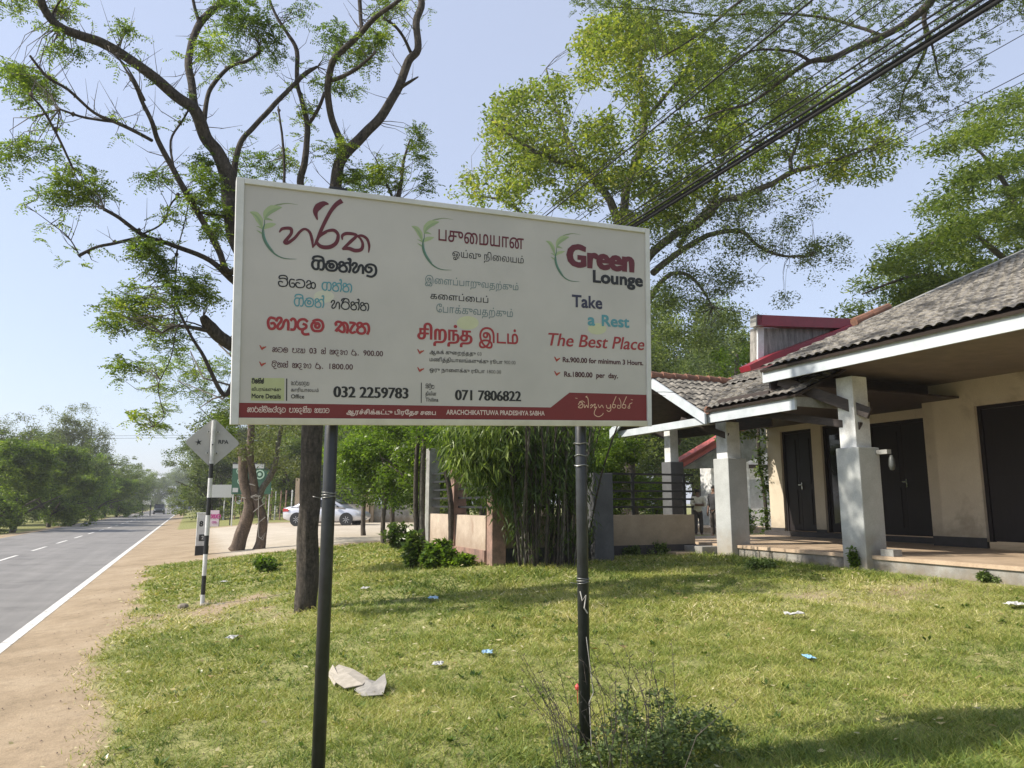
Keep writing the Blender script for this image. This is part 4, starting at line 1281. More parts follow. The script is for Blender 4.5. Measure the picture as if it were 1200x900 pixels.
mb = MB(); mb.ubox(4.7, 8.46, FV, FV + .12, .98, 1.5); mb.build('wall_panel', M['shade_wall'], fen)
mb = MB(); mb.ubox(4.7, 8.46, FV - .02, FV + .14, .5, .98); mb.build('wall_base', M['skirt'], fen)
for z in (1.62, 1.76, 1.9, 2.05, 2.2):
    mb = MB(); mb.ubox(4.7, 8.5, FV + .04, FV + .08, z, z + .035); mb.build('rail', M['black_metal'], fen)
for u in (8.3, 7.2, 5.2): fpost('rail_post', u, FV + .06, 1.5, 2.23, .05, 'black_metal')
fpost('fence_pillar', 6.32, FV - .25, .5, 2.2, .36, 'pillar_grey')
# side running along the road
fpost('fence_pillar', 4.56, FV - .02, .5, 1.98, .24, 'fence_post')
for k, (v, m) in enumerate(((12.95, 'fence_post'), (14.5, 'cement'))): fpost('fence_pillar', 4.5, v, .4, 2.8, .24, m)
for va, vb in ((11.35, 12.83), (13.07, 14.38)):
    mb = MB(); mb.ubox(4.42, 4.54, va, vb, .95, 1.5); mb.build('wall_panel', M['plaster_pink'], fen)
    mb = MB(); mb.ubox(4.4, 4.56, va, vb, .4, .95); mb.build('wall_base', M['fence_post'], fen)
    for z in (1.62, 1.78, 1.94, 2.1, 2.26):
        mb = MB(); mb.ubox(4.46, 4.5, va, vb, z, z + .035); mb.build('rail', M['black_metal'], fen)

# ------------------------------------------------------------------ house far right behind, red roof
hb = px(880, 560, 30)
hs = thing('white_outbuilding', Vector((hb.x, hb.y, .6)), 'small white outbuilding with a salmon red eave seen between the pillars', 'house')
T = 30
def q(x, y, t=T): return px(x, y, t)
hz0 = .55
def hb_box(x0, x1, t0, t1, z0, z1, nm, m):
    a, b = px(x0, 560, t0), px(x1, 560, t0); d = Vector((DX, DY, 0)) * (t1 - t0)
    mb = MB(); c = [a, b, b + d, a + d]
    mb.hexa([Vector((p.x, p.y, z0)) for p in c] + [Vector((p.x, p.y, z1)) for p in c]); return mb.build(nm, M[m], hs)
hb_box(868, 930, 30, 31.5, hz0, 3.9, 'house_wall', 'white_paint'); hb_box(838, 868, 31.5, 32.5, hz0, 3.9, 'house_wall', 'white_paint')
hb_box(838, 877, 29.9, 30.0, 2.0, 2.75, 'window', 'glass')
hb_box(838, 935, 29.7, 29.9, 3.1, 3.25, 'beam', 'timber')
hb_box(873, 878, 28.3, 28.5, hz0, 3.9, 'column', 'white_paint'); hb_box(833.5, 837, 28.3, 28.5, hz0, 3.5, 'column', 'white_paint')
hb_box(826, 935, 28, 31.4, hz0 - .1, hz0 + .25, 'house_plinth', 'floor')
c = [px(800, 541, 27.5), px(850, 510, 27.5), px(942, 452, 27.5)]
dd = Vector((DX, DY, 0)) * 14
mb = MB(); mb.prism([px(798, 541, 27.5), px(900, 480, 27.5), px(900, 488, 27.5), px(798, 549, 27.5)], dd * .02); mb.build('eave_board', M['red_roof'], hs)
mb = MB(); mb.prism([px(797, 540, 27.5), px(900, 479, 27.5), px(901, 483, 27.5), px(798, 544, 27.5)], dd * .04); mb.build('roof', M['red_roof'], hs)
mb = MB(); mb.prism([px(800, 549, 27.7), px(900, 490, 27.7), px(935, 515, 27.7), px(860, 548, 27.7)], dd * .02); mb.build('gable_lining', M['cement'], hs)

# ------------------------------------------------------------------ leaves
def unit(a): return a / np.maximum(np.linalg.norm(a, axis=-1, keepdims=True), 1e-9)


def gen_simple(C, size, rg, asp=.42, droop=.35, jit=.35):
    """loose leaves: one folded rhombus at each point"""
    n = len(C)
    d = rg.normal(size=(n, 3)); d[:, 2] = d[:, 2] * .5 - droop; d = unit(d)
    sd = unit(np.cross(d, rg.normal(size=(n, 3)) * .6 + np.array([0, 0, 1])))
    up = np.cross(sd, d)
    L = size * rg.uniform(1 - jit, 1 + jit, n)[:, None]
    P0 = C; P1 = C + d * L * .45 + sd * L * asp * .5 + up * L * .06; P2 = C + d * L; P3 = C + d * L * .45 - sd * L * asp * .5 + up * L * .06
    return np.stack([P0, P1, P2, P3], 1)


def gen_pinnate(C, D, L, nl, ll, lw, rg, droop=.35):
    """compound leaves: nl pairs of leaflets along a drooping stalk"""
    n = len(C)
    D = unit(D); L = L * rg.uniform(.7, 1.2, n)
    side = unit(np.cross(D, np.array([0, 0, 1.]) + rg.normal(size=(n, 3)) * .3))
    outs = []
    for j in range(nl):
        s = (j + 1) / nl
        base = C + D * (L * s)[:, None] - np.array([0, 0, 1.]) * (droop * L * s * s)[:, None]
        taper = 1 - .45 * abs(s - .45)
        for sg in (-1, 1):
            ld = unit(side * sg + D * .55 + np.array([0, 0, -.35]) + rg.normal(size=(n, 3)) * .16)
            wv = unit(np.cross(ld, rg.normal(size=(n, 3)) * .35 + np.array([0, 0, 1.])))
            wv = unit(np.cross(wv, ld)) * .0 + unit(np.cross(ld, np.cross(ld, D) + rg.normal(size=(n, 3)) * .4))
            q = ll * taper * rg.uniform(.8, 1.2, n)[:, None]
            outs.append(np.stack([base, base + ld * q * .45 + wv * lw * .5, base + ld * q, base + ld * q * .45 - wv * lw * .5], 1))
    return np.concatenate(outs)


def clump_pts(c, r, n, rg, flat_=.75):
    p = unit(rg.normal(size=(n, 3))) * (rg.random((n, 1)) ** .45) * r
    p[:, 2] *= flat_
    return np.asarray(c)[None] + p


def limb(mb, P, Rr, seg=8, jitter=0.0, k=4):
    """smooth limb through points with radii"""
    pts = catmull([tuple(p) for p in P], k)
    rad = np.interp(np.linspace(0, len(P) - 1, len(pts)), range(len(P)), Rr)
    w = [Vector(p) + noise.noise_vector(Vector(p) * (.9 / max(rad[0], .02) ** .5)) * rad[i] * .28 for i, p in enumerate(pts)]
    mb.tube(w, list(rad), seg, jitter)
    return w


def traced(L):
    """[(px, py, depth, radius in px)] -> points, radii"""
    return [px(x, y, t) for x, y, t, r in L], [max(r * .84, .3) * t / FPX for x, y, t, r in L]


def twigs_to(mb, tips, spine, rg, r0=.012, sag=.1, maxd=9):
    """thin branches from the nearest limb point to each clump centre"""
    S_ = np.array([tuple(p) for p in spine])
    for c in tips:
        c = np.array(c); d = np.linalg.norm(S_ - c, axis=1) + .35 * np.maximum(S_[:, 2] - c[2], 0)
        i = int(np.argmin(d)); a = S_[i]
        L = np.linalg.norm(c - a)
        if L > maxd or L < .05: continue
        mid = (a + c) / 2 + rg.normal(size=3) * L * .09 + np.array([0, 0, sag * L * .5])
        q1 = a * .6 + mid * .4 + rg.normal(size=3) * L * .04
        mb.tube([a, q1, mid, c], [r0 * (1 + L * .5), r0 * (.9 + L * .35), r0 * (.6 + L * .15), r0 * .45], 5, cap=False)


def tree_thing(name, base, label, group=None):
    return thing(name, base, label, 'tree', group)


# ------------------------------------------------------------------ the big half bare tree behind the board
rg = np.random.default_rng(21)
bt_base = G(358, 716)
neem = tree_thing('neem_tree', bt_base, 'tall half bare tree with dark furrowed trunk close behind the left pole of the board')
T = 9.5
mb = MB()
trunk = [(357, 724, T, 18.5), (357, 712, T, 15.5), (358, 680, T, 14.6), (361, 620, T, 14.2), (364, 560, T, 14), (366, 500, T, 14), (366, 455, T, 14.5), (350, 400, T, 14), (322, 352, T, 13), (297, 318, T, 12), (277, 280, T, 11), (269, 235, T, 10.5)]
P, Rr = traced(trunk)
w_tr = limb(mb, P, Rr, 40, .11, 9)
# ridged bark at the foot
mb.build('trunk', M['bark_dark'], neem, smooth=True)
spine = list(w_tr)
LIMBS = [
    [(269, 240, T, 10.5), (264, 200, T, 10), (255, 178, T, 9.5), (240, 160, T - .1, 9), (228, 130, T - .2, 8.4), (205, 112, T - .3, 7.8), (180, 90, T - .4, 7.2), (150, 68, T - .5, 6.8), (120, 50, T - .6, 6.6), (95, 42, T - .7, 6.2), (70, 31, T - .8, 6), (53, 14, T - .9, 5.5), (44, -10, T - 1, 5.2), (30, -60, T - 1, 4)],
    [(228, 132, T - .2, 6), (224, 100, T, 5.2), (222, 62, T + .2, 5), (234, 28, T + .4, 4.8), (256, 6, T + .6, 4.4), (280, -20, T + .6, 3.5)],
    [(234, 28, T + .4, 3), (228, 8, T + .4, 2.4), (222, -20, T + .4, 2)],
    [(239, 140, T + .1, 3.6), (245, 108, T + .3, 3), (257, 90, T + .5, 2.8), (272, 77, T + .6, 2.6), (288, 72, T + .7, 2.4), (302, 62, T + .8, 2), (303, 50, T + .9, 1.6), (287, 30, T + 1, 1)],
    [(272, 230, T, 5), (276, 190, T + .2, 4.2), (283, 165, T + .3, 3.8), (300, 146, T + .4, 3.6), (327, 117, T + .5, 3.3), (345, 98, T + .6, 3), (360, 85, T + .7, 3.2), (372, 78, T + .8, 1.6)],
    [(290, 310, T, 6), (268, 318, T - .2, 4.6), (255, 290, T - .3, 4.6), (225, 238, T - .5, 4.4), (203, 198, T - .6, 4), (185, 165, T - .7, 3.6), (178, 142, T - .8, 3.2), (166, 118, T - .9, 2.8), (160, 102, T - 1, 3.2), (145, 78, T - 1, 1.2), (135, 62, T - 1, .7)],
    [(178, 165, T - .7, 2.4), (160, 155, T - .9, 2.4), (135, 143, T - 1, 2.6), (110, 132, T - 1.1, 2), (80, 105, T - 1.3, 2), (55, 90, T - 1.5, 2), (35, 65, T - 1.6, 1.6)],
    [(135, 143, T - 1, 1.8), (100, 138, T - 1.1, 1.8), (70, 128, T - 1.2, 1.4)],
    [(300, 345, T, 7), (275, 330, T - .1, 5), (246, 305, T - .3, 3.6), (205, 288, T - .5, 3.3), (168, 275, T - .7, 3), (140, 255, T - .9, 2.6), (122, 245, T - 1, 2.4)],
    [(170, 277, T - .7, 2.4), (135, 285, T - 1, 2.2), (112, 290, T - 1.1, 2), (92, 300, T - 1.2, 2.6)],
    [(92, 297, T - 1.2, 1), (80, 278, T - 1.3, .8), (60, 262, T - 1.4, .6), (30, 240, T - 1.5, .4)],
    [(168, 274, T - .7, 1.4), (190, 262, T - .7, 1.3), (200, 240, T - .6, 1.3), (208, 230, T - .6, 1)],
    [(84, 195, T - 1.3, 1.5), (68, 160, T - 1.4, 1.8), (50, 128, T - 1.5, 1.8), (36, 112, T - 1.6, 1.2)],
    [(330, 372, T, 8), (290, 408, T - .2, 8), (262, 398, T - .4, 9), (246, 384, T - .5, 9), (238, 372, T - .6, 5)],
    [(250, 388, T - .5, 3.5), (225, 384, T - .7, 2.5), (205, 382, T - .8, 2), (190, 390, T - .9, 1.3)],
    [(290, 408, T - .2, 5), (268, 460, T - .4, 3.5), (255, 452, T - .5, 3), (240, 420, T - .6, 2.6), (222, 390, T - .7, 2), (200, 345, T - .8, 1.4)],
    [(366, 455, T, 12), (372, 380, T + .2, 11), (384, 300, T + .4, 10), (391, 250, T + .5, 9), (394, 215, T + .6, 8), (403, 183, T + .7, 7.6), (427, 157, T + .8, 7), (450, 132, T + .9, 6.4), (467, 103, T + 1, 6), (478, 72, T + 1.1, 5.6), (489, 58, T + 1.1, 5), (488, 27, T + 1.2, 5), (494, 3, T + 1.3, 4.6), (486, -25, T + 1.4, 4)],
    [(468, 104, T + 1, 3), (480, 96, T + .9, 2.4), (490, 90, T + .8, 1)],
    [(482, 62, T + 1.1, 2.4), (472, 42, T + 1, 2), (462, 30, T + .9, 2), (450, 22, T + .9, 1)],
    [(404, 186, T + .7, 5), (400, 166, T + .6, 4.8), (388, 135, T + .5, 4.6), (384, 100, T + .4, 4.6), (392, 70, T + .3, 4.6), (412, 50, T + .2, 4.4), (424, 38, T + .2, 4), (438, 22, T + .1, 3.6), (462, 4, T, 3), (480, -8, T, 2)],
    [(424, 38, T + .2, 3), (422, 10, T + .3, 3), (421, -20, T + .3, 3)],
    [(386, 95, T + .4, 3.4), (400, 90, T + .3, 3.2), (418, 80, T + .2, 3), (440, 62, T + .1, 1.4)],
    [(384, 300, T + .4, 6), (362, 250, T + .5, 5.4), (352, 213, T + .6, 5.2), (357, 190, T + .6, 4.6), (360, 150, T + .7, 4), (354, 120, T + .8, 3.4), (348, 95, T + .9, 2.8), (348, 60, T + 1, 3), (336, 38, T + 1, 2.4), (322, 15, T + 1, 2), (312, -10, T + 1, 1.6)],
    [(360, 148, T + .7, 3), (372, 130, T + .6, 2.8), (380, 108, T + .6, 2.4)],
    [(300, 320, T, 3), (322, 270, T + .3, 2.4), (333, 213, T + .5, 2.2), (331, 165, T + .6, 1.9), (326, 125, T + .7, 1.2)],
    [(384, 300, T + .4, 6), (430, 262, T + .9, 4), (462, 240, T + 1.2, 3.6), (470, 215, T + 1.4, 2.6), (473, 190, T + 1.5, 2), (480, 165, T + 1.6, 1.2)],
    [(462, 236, T + 1.2, 2), (448, 205, T + 1.3, 1.4), (440, 185, T + 1.3, .8)],
    [(205, 205, T - .5, 1.8), (200, 165, T - .3, 1.5), (215, 140, T - .2, 1.4), (226, 118, T - .1, 1)],
    [(268, 255, T, 3), (240, 250, T - .3, 2.2), (232, 247, T - .4, 1.2)],
    [(170, 118, T - 1, 1.8), (150, 80, T - 1.1, 1.2), (128, 60, T - 1.2, .8)],
    [(60, 22, T - .8, 2), (66, 8, T - .9, 1.4), (78, -8, T - 1, 1)],
    [(250, 388, T - .5, 1.2), (212, 378, T - .8, 1), (200, 420, T - .9, .7), (186, 450, T - .9, .6), (188, 470, T - .9, .6), (192, 488, T - .9, .6), (180, 500, T - .9, .5)],
    [(208, 290, T - .5, 1), (205, 340, T - .6, .9), (204, 380, T - .7, .7)],
    [(222, 232, T - .5, 1.0), (216, 262, T - .4, .8), (204, 305, T - .4, .8)],
]
for L in LIMBS:
    mb = MB(); P, Rr = traced(L)
    w_ = limb(mb, P, Rr, 10 if L[0][3] > 4 else 6, .08, 5)
    mb.build('limb', M['bark_dark'], neem, smooth=True)
    spine += w_
# twigs: bare dead ones
tw = MB(); rr = random.Random(9)
SPN = [p for p in spine if p.z > 4]
for i in range(320):
    a = rr.choice(SPN); v = Vector((rr.uniform(-1, 1), rr.uniform(-1, 1), rr.uniform(-.2, 1.3))).normalized(); L = rr.uniform(.12, .55)
    b = a + v * L * .5 + Vector((rr.uniform(-.06, .06), rr.uniform(-.06, .06), 0)); c = b + (v + Vector((0, 0, .35))) * L * .5
    tw.tube([a, b, c], [.006, .004, .0015], 4, cap=False)
    if rr.random() < .6: tw.tube([b, b + Vector((rr.uniform(-1, 1), rr.uniform(-1, 1), rr.uniform(0, 1))) * L * .35], [.0035, .0012], 4, cap=False)
    if rr.random() < .22: tw.lathe([(.002, -.03), (.022, -.01), (.026, .012), (.002, .035)], a + v * .02, 5)
CL = [(15, 4, 22, 9), (75, 8, 14, 5), (30, 98, 26, 14), (50, 104, 22, 12), (22, 78, 20, 7), (14, 185, 24, 10), (42, 178, 22, 8), (85, 212, 26, 15), (70, 228, 20, 9), (106, 225, 18, 9), (145, 36, 14, 4), (98, 62, 18, 4), (62, 48, 14, 3), (190, 205, 14, 3), (176, 212, 12, 3), (243, 215, 20, 10), (255, 243, 18, 8), (240, 190, 14, 6), (250, 268, 14, 6), (174, 292, 15, 8), (288, 18, 30, 16), (262, 36, 18, 7), (312, 44, 22, 9), (286, 66, 18, 8), (322, 62, 18, 5), (248, 60, 14, 5), (400, 48, 26, 12), (428, 60, 22, 12), (446, 44, 16, 8), (456, 8, 16, 9), (378, 96, 12, 3), (404, 104, 14, 5), (358, 132, 12, 3), (300, 196, 26, 13), (335, 188, 16, 6), (394, 175, 16, 6), (428, 214, 26, 16), (455, 205, 24, 14), (490, 160, 15, 7), (494, 182, 12, 4), (500, 214, 12, 4), (410, 205, 14, 7), (240, 55, 14, 4), (268, 2, 20, 9), (350, 8, 22, 4), (166, 290, 16, 9), (190, 316, 20, 10), (216, 340, 24, 13), (150, 352, 24, 15), (180, 358, 26, 15), (134, 380, 14, 8), (165, 376, 18, 9), (200, 392, 28, 14), (236, 346, 22, 9), (214, 430, 28, 13), (180, 428, 22, 12), (146, 428, 18, 9), (236, 440, 26, 13), (252, 484, 22, 15), (236, 330, 16, 6), (168, 490, 12, 6), (185, 498, 12, 7), (192, 478, 9, 5), (258, 428, 18, 9), (225, 462, 22, 9), (130, 362, 12, 5), (262, 505, 16, 10), (60, 10, 14, 3), (205, 250, 14, 3), (235, 228, 14, 5), (190, 455, 16, 7), (270, 470, 16, 9)]
pin = []; sim = []; tips = []
LP = [p for p in spine if p.z > 4.2]
for k in range(120):
    p = LP[rg.integers(len(LP))]; q_ = np.array(tuple(p)) + rg.normal(size=3) * .09
    if k % 3 == 0: tips.append(tuple(q_))
    d = rg.normal(size=(4, 3)); d[:, 2] = d[:, 2] * .5 + .1
    pin.append(gen_pinnate(np.repeat(q_[None], 4, 0), d, .16, 6, .045, .017, rg, .3))
for x, y, r, n in CL:
    low = y > 285 and x < 290
    dd_ = T - .5 if x < 260 else T + .8
    if x > 175 and y > 405: dd_ = 13.2
    dd_ += rg.uniform(-.5, .5)
    c = px(x, y, dd_); rad = r * 1.15 * dd_ / FPX
    tips.append(tuple(c))
    for k in range(2): tips.append(tuple(clump_pts(c, rad * .8, 1, rg)[0]))
    for k in range(int(n * 2.1)):
        q = clump_pts(c, rad * .95, 1, rg, .8)[0]
        if rg.random() < .12: tips.append(tuple(q))
        m_ = rg.integers(4, 8); d = rg.normal(size=(m_, 3)); d[:, 2] = d[:, 2] * .5 + .05
        pin.append(gen_pinnate(np.repeat(q[None], m_, 0), d, .17, 6, .047, .018, rg, .3))
V = np.concatenate(pin); kk = rg.random(len(V)) * .8 + .1
hz_ = smooth_noise(V[:, 0, 0] * 1.0, V[:, 0, 2] * 1.0, .5, 31) * .3
link_mesh('crown', np_mesh('crown', V.reshape(-1, 3), 4, M['leaf_neem'], np.clip(kk + hz_ - .05, 0, 1)), neem)['kind'] = 'stuff'
# crown mesh lives in world coordinates: shift to the parent's frame
for ch in neem.children:
    if ch.name.startswith('crown'): ch.location = -Vector(bt_base)
twigs_to(tw, tips, [p for p in spine], rg, .0048, .08, 4)
o = tw.build('twigs', M['twig'], neem); o['kind'] = 'stuff'


# ------------------------------------------------------------------ crowns filling a traced outline
def inside(poly, x, y):
    c = False; n = len(poly)
    for i in range(n):
        x0, y0 = poly[i]; x1, y1 = poly[(i + 1) % n]
        if (y0 > y) != (y1 > y) and x < (x1 - x0) * (y - y0) / (y1 - y0) + x0: c = not c
    return c


def poly_clumps(poly, n, t0, t1, rg, gap=.0, seed=0, s=38):
    xs = [p[0] for p in poly]; ys = [p[1] for p in poly]; out = []
    it = 0
    while len(out) < n and it < n * 60:
        it += 1
        x = rg.uniform(min(xs), max(xs)); y = rg.uniform(min(ys), max(ys))
        if not inside(poly, x, y): continue
        if gap and smooth_noise(np.array([x]), np.array([y]), s, seed)[0] < -1 + 2 * gap: continue
        out.append(tuple(px(x, y, rg.uniform(t0, t1))))
    return out


def add_crown(root, pts, rad, per, size, mat_, rg, name='crown', asp=.42, droop=.35, flat_=.75, shift=0, kind=True):
    Cs = np.concatenate([clump_pts(c, rad * rg.uniform(.6, 1.3), max(3, int(per * rg.uniform(.5, 1.5))), rg, flat_) for c in pts])
    V = gen_simple(Cs, size, rg, asp, droop)
    base = np.repeat(rg.uniform(-.22, .22, len(pts)), 1)
    r = rg.random(len(V)) * .75 + .12 + smooth_noise(Cs[:, 0] + Cs[:, 1], Cs[:, 2], rad * 2.2, 5) * .22 + shift
    o = link_mesh(name, np_mesh(name, V.reshape(-1, 3), 4, mat_, np.clip(r, 0, 1)), root)
    o.location = -ORG[root.name]
    if kind: o['kind'] = 'stuff'
    return o


# the yellow green tree behind the board
rg = np.random.default_rng(33)
T = 21.5
yb = G(735, 640)
yb = px(735, 600, T); yb.z = H(yb.x, yb.y)
yt = tree_thing('shade_tree', yb, 'big yellow green leafy tree rising behind the right half of the board, wires crossing it')
mb = MB()
P, Rr = traced([(737, 640, T, 10), (736, 560, T, 8.5), (742, 500, T, 8), (748, 440, T, 8), (745, 380, T, 8), (735, 320, T, 8), (728, 270, T, 7.5)])
sp = limb(mb, P, Rr, 14, .1, 5); mb.build('trunk', M['bark_dark'], yt, smooth=True)
for L in [
    [(728, 275, T, 7), (715, 235, T, 5.5), (687, 202, T, 5), (665, 192, T - .5, 4.2), (635, 182, T - 1, 3.4), (600, 160, T - 1.5, 2.2), (575, 140, T - 2, 1)],
    [(687, 202, T, 4), (668, 170, T + .5, 3), (650, 120, T + 1, 2), (640, 80, T + 1, 1)],
    [(728, 275, T, 7), (735, 220, T + .5, 5.5), (748, 180, T + .5, 4.6), (756, 140, T + .8, 4.2), (750, 95, T + 1, 3.6), (752, 50, T + 1.2, 2.4), (745, 20, T + 1, 1.2)],
    [(756, 140, T + .8, 3), (790, 100, T + .5, 2.6), (820, 60, T, 2)],
    [(740, 330, T, 7), (765, 296, T - .5, 6), (795, 272, T - 1, 5.6), (820, 262, T - 1.5, 5), (845, 236, T - 2, 4.8), (870, 230, T - 2.3, 4.6), (907, 214, T - 2.6, 4), (930, 201, T - 3, 3.6), (955, 195, T - 3.3, 3), (1000, 180, T - 3.6, 1.6), (1035, 165, T - 3.8, .8)],
    [(928, 202, T - 3, 2.6), (927, 185, T - 3, 3), (935, 165, T - 3, 1.6), (940, 120, T - 3, 1)],
    [(765, 320, T, 5), (790, 300, T - .6, 4.4), (830, 276, T - 1, 3.6), (868, 271, T - 1.5, 3), (888, 288, T - 1.8, 2.4), (918, 300, T - 2, 2), (950, 300, T - 2.2, 1)],
    [(795, 290, T, 4), (812, 262, T, 3), (838, 232, T, 3), (842, 200, T, 2), (870, 150, T, 1)],
    [(745, 380, T, 5), (775, 330, T - .5, 3.4), (800, 320, T - 1, 2.6), (820, 335, T - 1.2, 2), (835, 360, T - 1.3, 1.2)],
    [(745, 380, T, 5), (700, 330, T, 4), (650, 290, T, 3), (600, 240, T, 2), (560, 230, T, 1)],
]:
    mb = MB(); P, Rr = traced(L); sp += limb(mb, P, Rr, 8, .08, 5); mb.build('limb', M['bark_grey'], yt, smooth=True)
polyA = [(535, 232), (548, 205), (575, 200), (568, 160), (572, 118), (600, 112), (635, 95), (662, 62), (690, 22), (720, 8), (800, 30), (850, 60), (860, 150), (850, 215), (800, 262), (765, 268), (700, 258), (620, 245)]
A = poly_clumps(polyA, 720, T - 3, T + 3, rg, .3, 3, 21)
add_crown(yt, A, .46, 64, .13, M['leaf_yellow'], rg)
polyB = [(850, 60), (935, 80), (1010, 110), (1060, 160), (1068, 190), (1030, 205), (990, 215), (960, 232), (900, 222), (850, 215)]
B = poly_clumps(polyB, 210, T - 4, T - 1, rg, .3, 4, 19)
add_crown(yt, B, .41, 68, .11, M['leaf_yellow'], rg, shift=-.1)
polyC = [(762, 268), (850, 222), (950, 232), (978, 262), (972, 320), (925, 318), (880, 340), (900, 385), (840, 425), (764, 432)]
Cc = poly_clumps(polyC, 200, T - 3.5, T, rg, .5, 6, 22)
add_crown(yt, Cc, .44, 95, .08, M['leaf_fine'], rg)
polyD = [(900, 255), (985, 262), (992, 300), (940, 345), (910, 360), (880, 320)]
D_ = poly_clumps(polyD, 30, T - 3.5, T - 1, rg, .4, 6, 22); add_crown(yt, D_, .39, 80, .075, M['leaf_fine'], rg)
tw = MB(); twigs_to(tw, A[::2] + B[::1] + Cc + D_, sp, rg, .005, .12, 2.6)
o = tw.build('twigs', M['twig'], yt); o['kind'] = 'stuff'

# the overhanging feathery tree at the top right
rg = np.random.default_rng(44)
T = 14.0
fb = UV(10.5, 4.2); fb.z = H(fb.x, fb.y)
ft = tree_thing('feathery_tree', UV(24, 14, .6), 'feathery tree whose dark branches overhang the wires at the top right')
sp = []
for L in [
    [(1330, -260, T + 3, 12), (1200, -120, T + 1.5, 9), (1120, -40, T + .5, 7), (1092, 0, T, 5.5), (1065, 26, T, 5), (1035, 42, T, 4.8), (1000, 56, T, 4.4), (975, 68, T, 4.6), (950, 72, T, 3.6), (915, 95, T, 2.8), (880, 120, T + .2, 2.2), (840, 132, T + .4, 1.4), (800, 150, T + .5, .8)],
    [(1120, -40, T + .5, 4), (1085, 10, T + .2, 3.6), (1086, 50, T, 2.8), (1075, 80, T, 2), (1060, 105, T, 1.4), (1052, 140, T, .8)],
    [(1086, 30, T, 2), (1094, 60, T, 1.6), (1100, 90, T, 1)],
    [(1035, 42, T, 2.8), (1000, 30, T + .3, 2.2), (960, 20, T + .5, 2), (900, 15, T + .6, 1.6), (840, 18, T + .8, 1.4), (780, 12, T + 1, 1.2), (710, 8, T + 1.2, .7)],
    [(1120, -40, T + .5, 4), (1020, -40, T, 3.4), (940, -30, T, 3), (870, 0, T, 2), (820, 40, T, 1.4), (770, 70, T, .8)],
    [(950, 72, T, 2.6), (925, 60, T - .2, 2), (880, 60, T - .3, 1.4), (850, 80, T - .3, .8)],
]:
    mb = MB(); P, Rr = traced(L); sp += limb(mb, P, Rr, 8, .08, 6); mb.build('limb', M['bark_dark'], ft, smooth=True)
# its trunk stands beyond the roof, out of the picture
mb = MB(); limb(mb, [UV(24, 14, .4), UV(22.5, 12.5, 5), UV(18.5, 8.5, 9), px(1330, -260, T + 3)], [.45, .38, .28, .12 * 1.2], 16, .08, 5); mb.build('trunk', M['bark_dark'], ft, smooth=True)
PA = poly_clumps([(690, -40), (690, 12), (740, 20), (830, 60), (860, 120), (930, 130), (1000, 100), (1060, 60), (1145, 60), (1160, -40)], 210, T - 1, T + 1.6, rg, .42, 8, 32)
PB_ = poly_clumps([(1040, 60), (1145, 75), (1140, 100), (1100, 130), (1085, 155), (1045, 140), (1020, 120)], 36, T - .5, T + .5, rg, .3, 9, 20)
PC = poly_clumps([(1165, -20), (1230, -20), (1230, 30), (1170, 30)], 12, T, T + .5, rg)
pin = []
for c in PA + PB_ + PC:
    m_ = 13; q = clump_pts(c, .5, m_, rg, .6); d = rg.normal(size=(m_, 3)); d[:, 2] *= .35
    pin.append(gen_pinnate(q, d, .24, 8, .056, .024, rg, .3))
V = np.concatenate(pin)
o = link_mesh('crown', np_mesh('crown', V.reshape(-1, 3), 4, M['leaf_fine'], rg.random(len(V))), ft); o.location = -ORG[ft.name]; o['kind'] = 'stuff'
tw = MB(); twigs_to(tw, PA[::2] + PB_ + PC, sp, rg, .0035, .05, 2)
o = tw.build('twigs', M['twig'], ft); o['kind'] = 'stuff'

# layered tree behind the roof on the right
rg = np.random.default_rng(55)
T = 26
rb = px(1190, 560, T); rb.z = H(rb.x, rb.y)
rt = tree_thing('layered_tree', rb, 'wide layered fresh green tree standing behind the tiled roof at the right edge')
mb = MB(); P, Rr = traced([(1195, 600, T, 14), (1198, 480, T, 12), (1205, 380, T, 11), (1215, 300, T, 9)])
sp = limb(mb, P, Rr, 12, .08, 4); mb.build('trunk', M['bark_far'], rt, smooth=True)
for L in [[(1210, 330, T, 6), (1160, 290, T - 1, 4), (1120, 262, T - 2, 2.5), (1080, 300, T - 2, 1)], [(1205, 380, T, 6), (1140, 340, T - 1, 4), (1080, 322, T - 2, 3), (1010, 345, T - 2, 1)], [(1215, 300, T, 6), (1180, 220, T, 3.5), (1150, 180, T, 2), (1120, 160, T, 1)], [(1215, 300, T, 6), (1260, 220, T, 4), (1300, 150, T, 2)]]:
    mb = MB(); P, Rr = traced(L); sp += limb(mb, P, Rr, 7, .05, 4); mb.build('limb', M['bark_far'], rt, smooth=True)
pts = []
for x0, x1, y0, sl_, n in ((1130, 1330, 125, -.12, 36), (1098, 1330, 160, -.1, 50), (1120, 1330, 195, -.12, 50), (1085, 1330, 232, -.12, 60), (1100, 1330, 258, -.15, 50), (1040, 1330, 292, -.22, 66), (1010, 1330, 325, -.25, 72), (985, 1330, 362, -.28, 76), (1040, 1330, 352, -.2, 60), (1000, 1330, 384, -.2, 50)):
    for k in range(n):
        x = rg.uniform(x0, x1); pts.append(tuple(px(x, y0 + (x - x0) * sl_ + rg.normal() * 7 + 16 * math.exp(-(x - x0) / 30), rg.uniform(T - 5, T + 5))))
add_crown(rt, pts, .8, 150, .17, M['leaf_flame'], rg, flat_=.28, asp=.3, droop=.1)


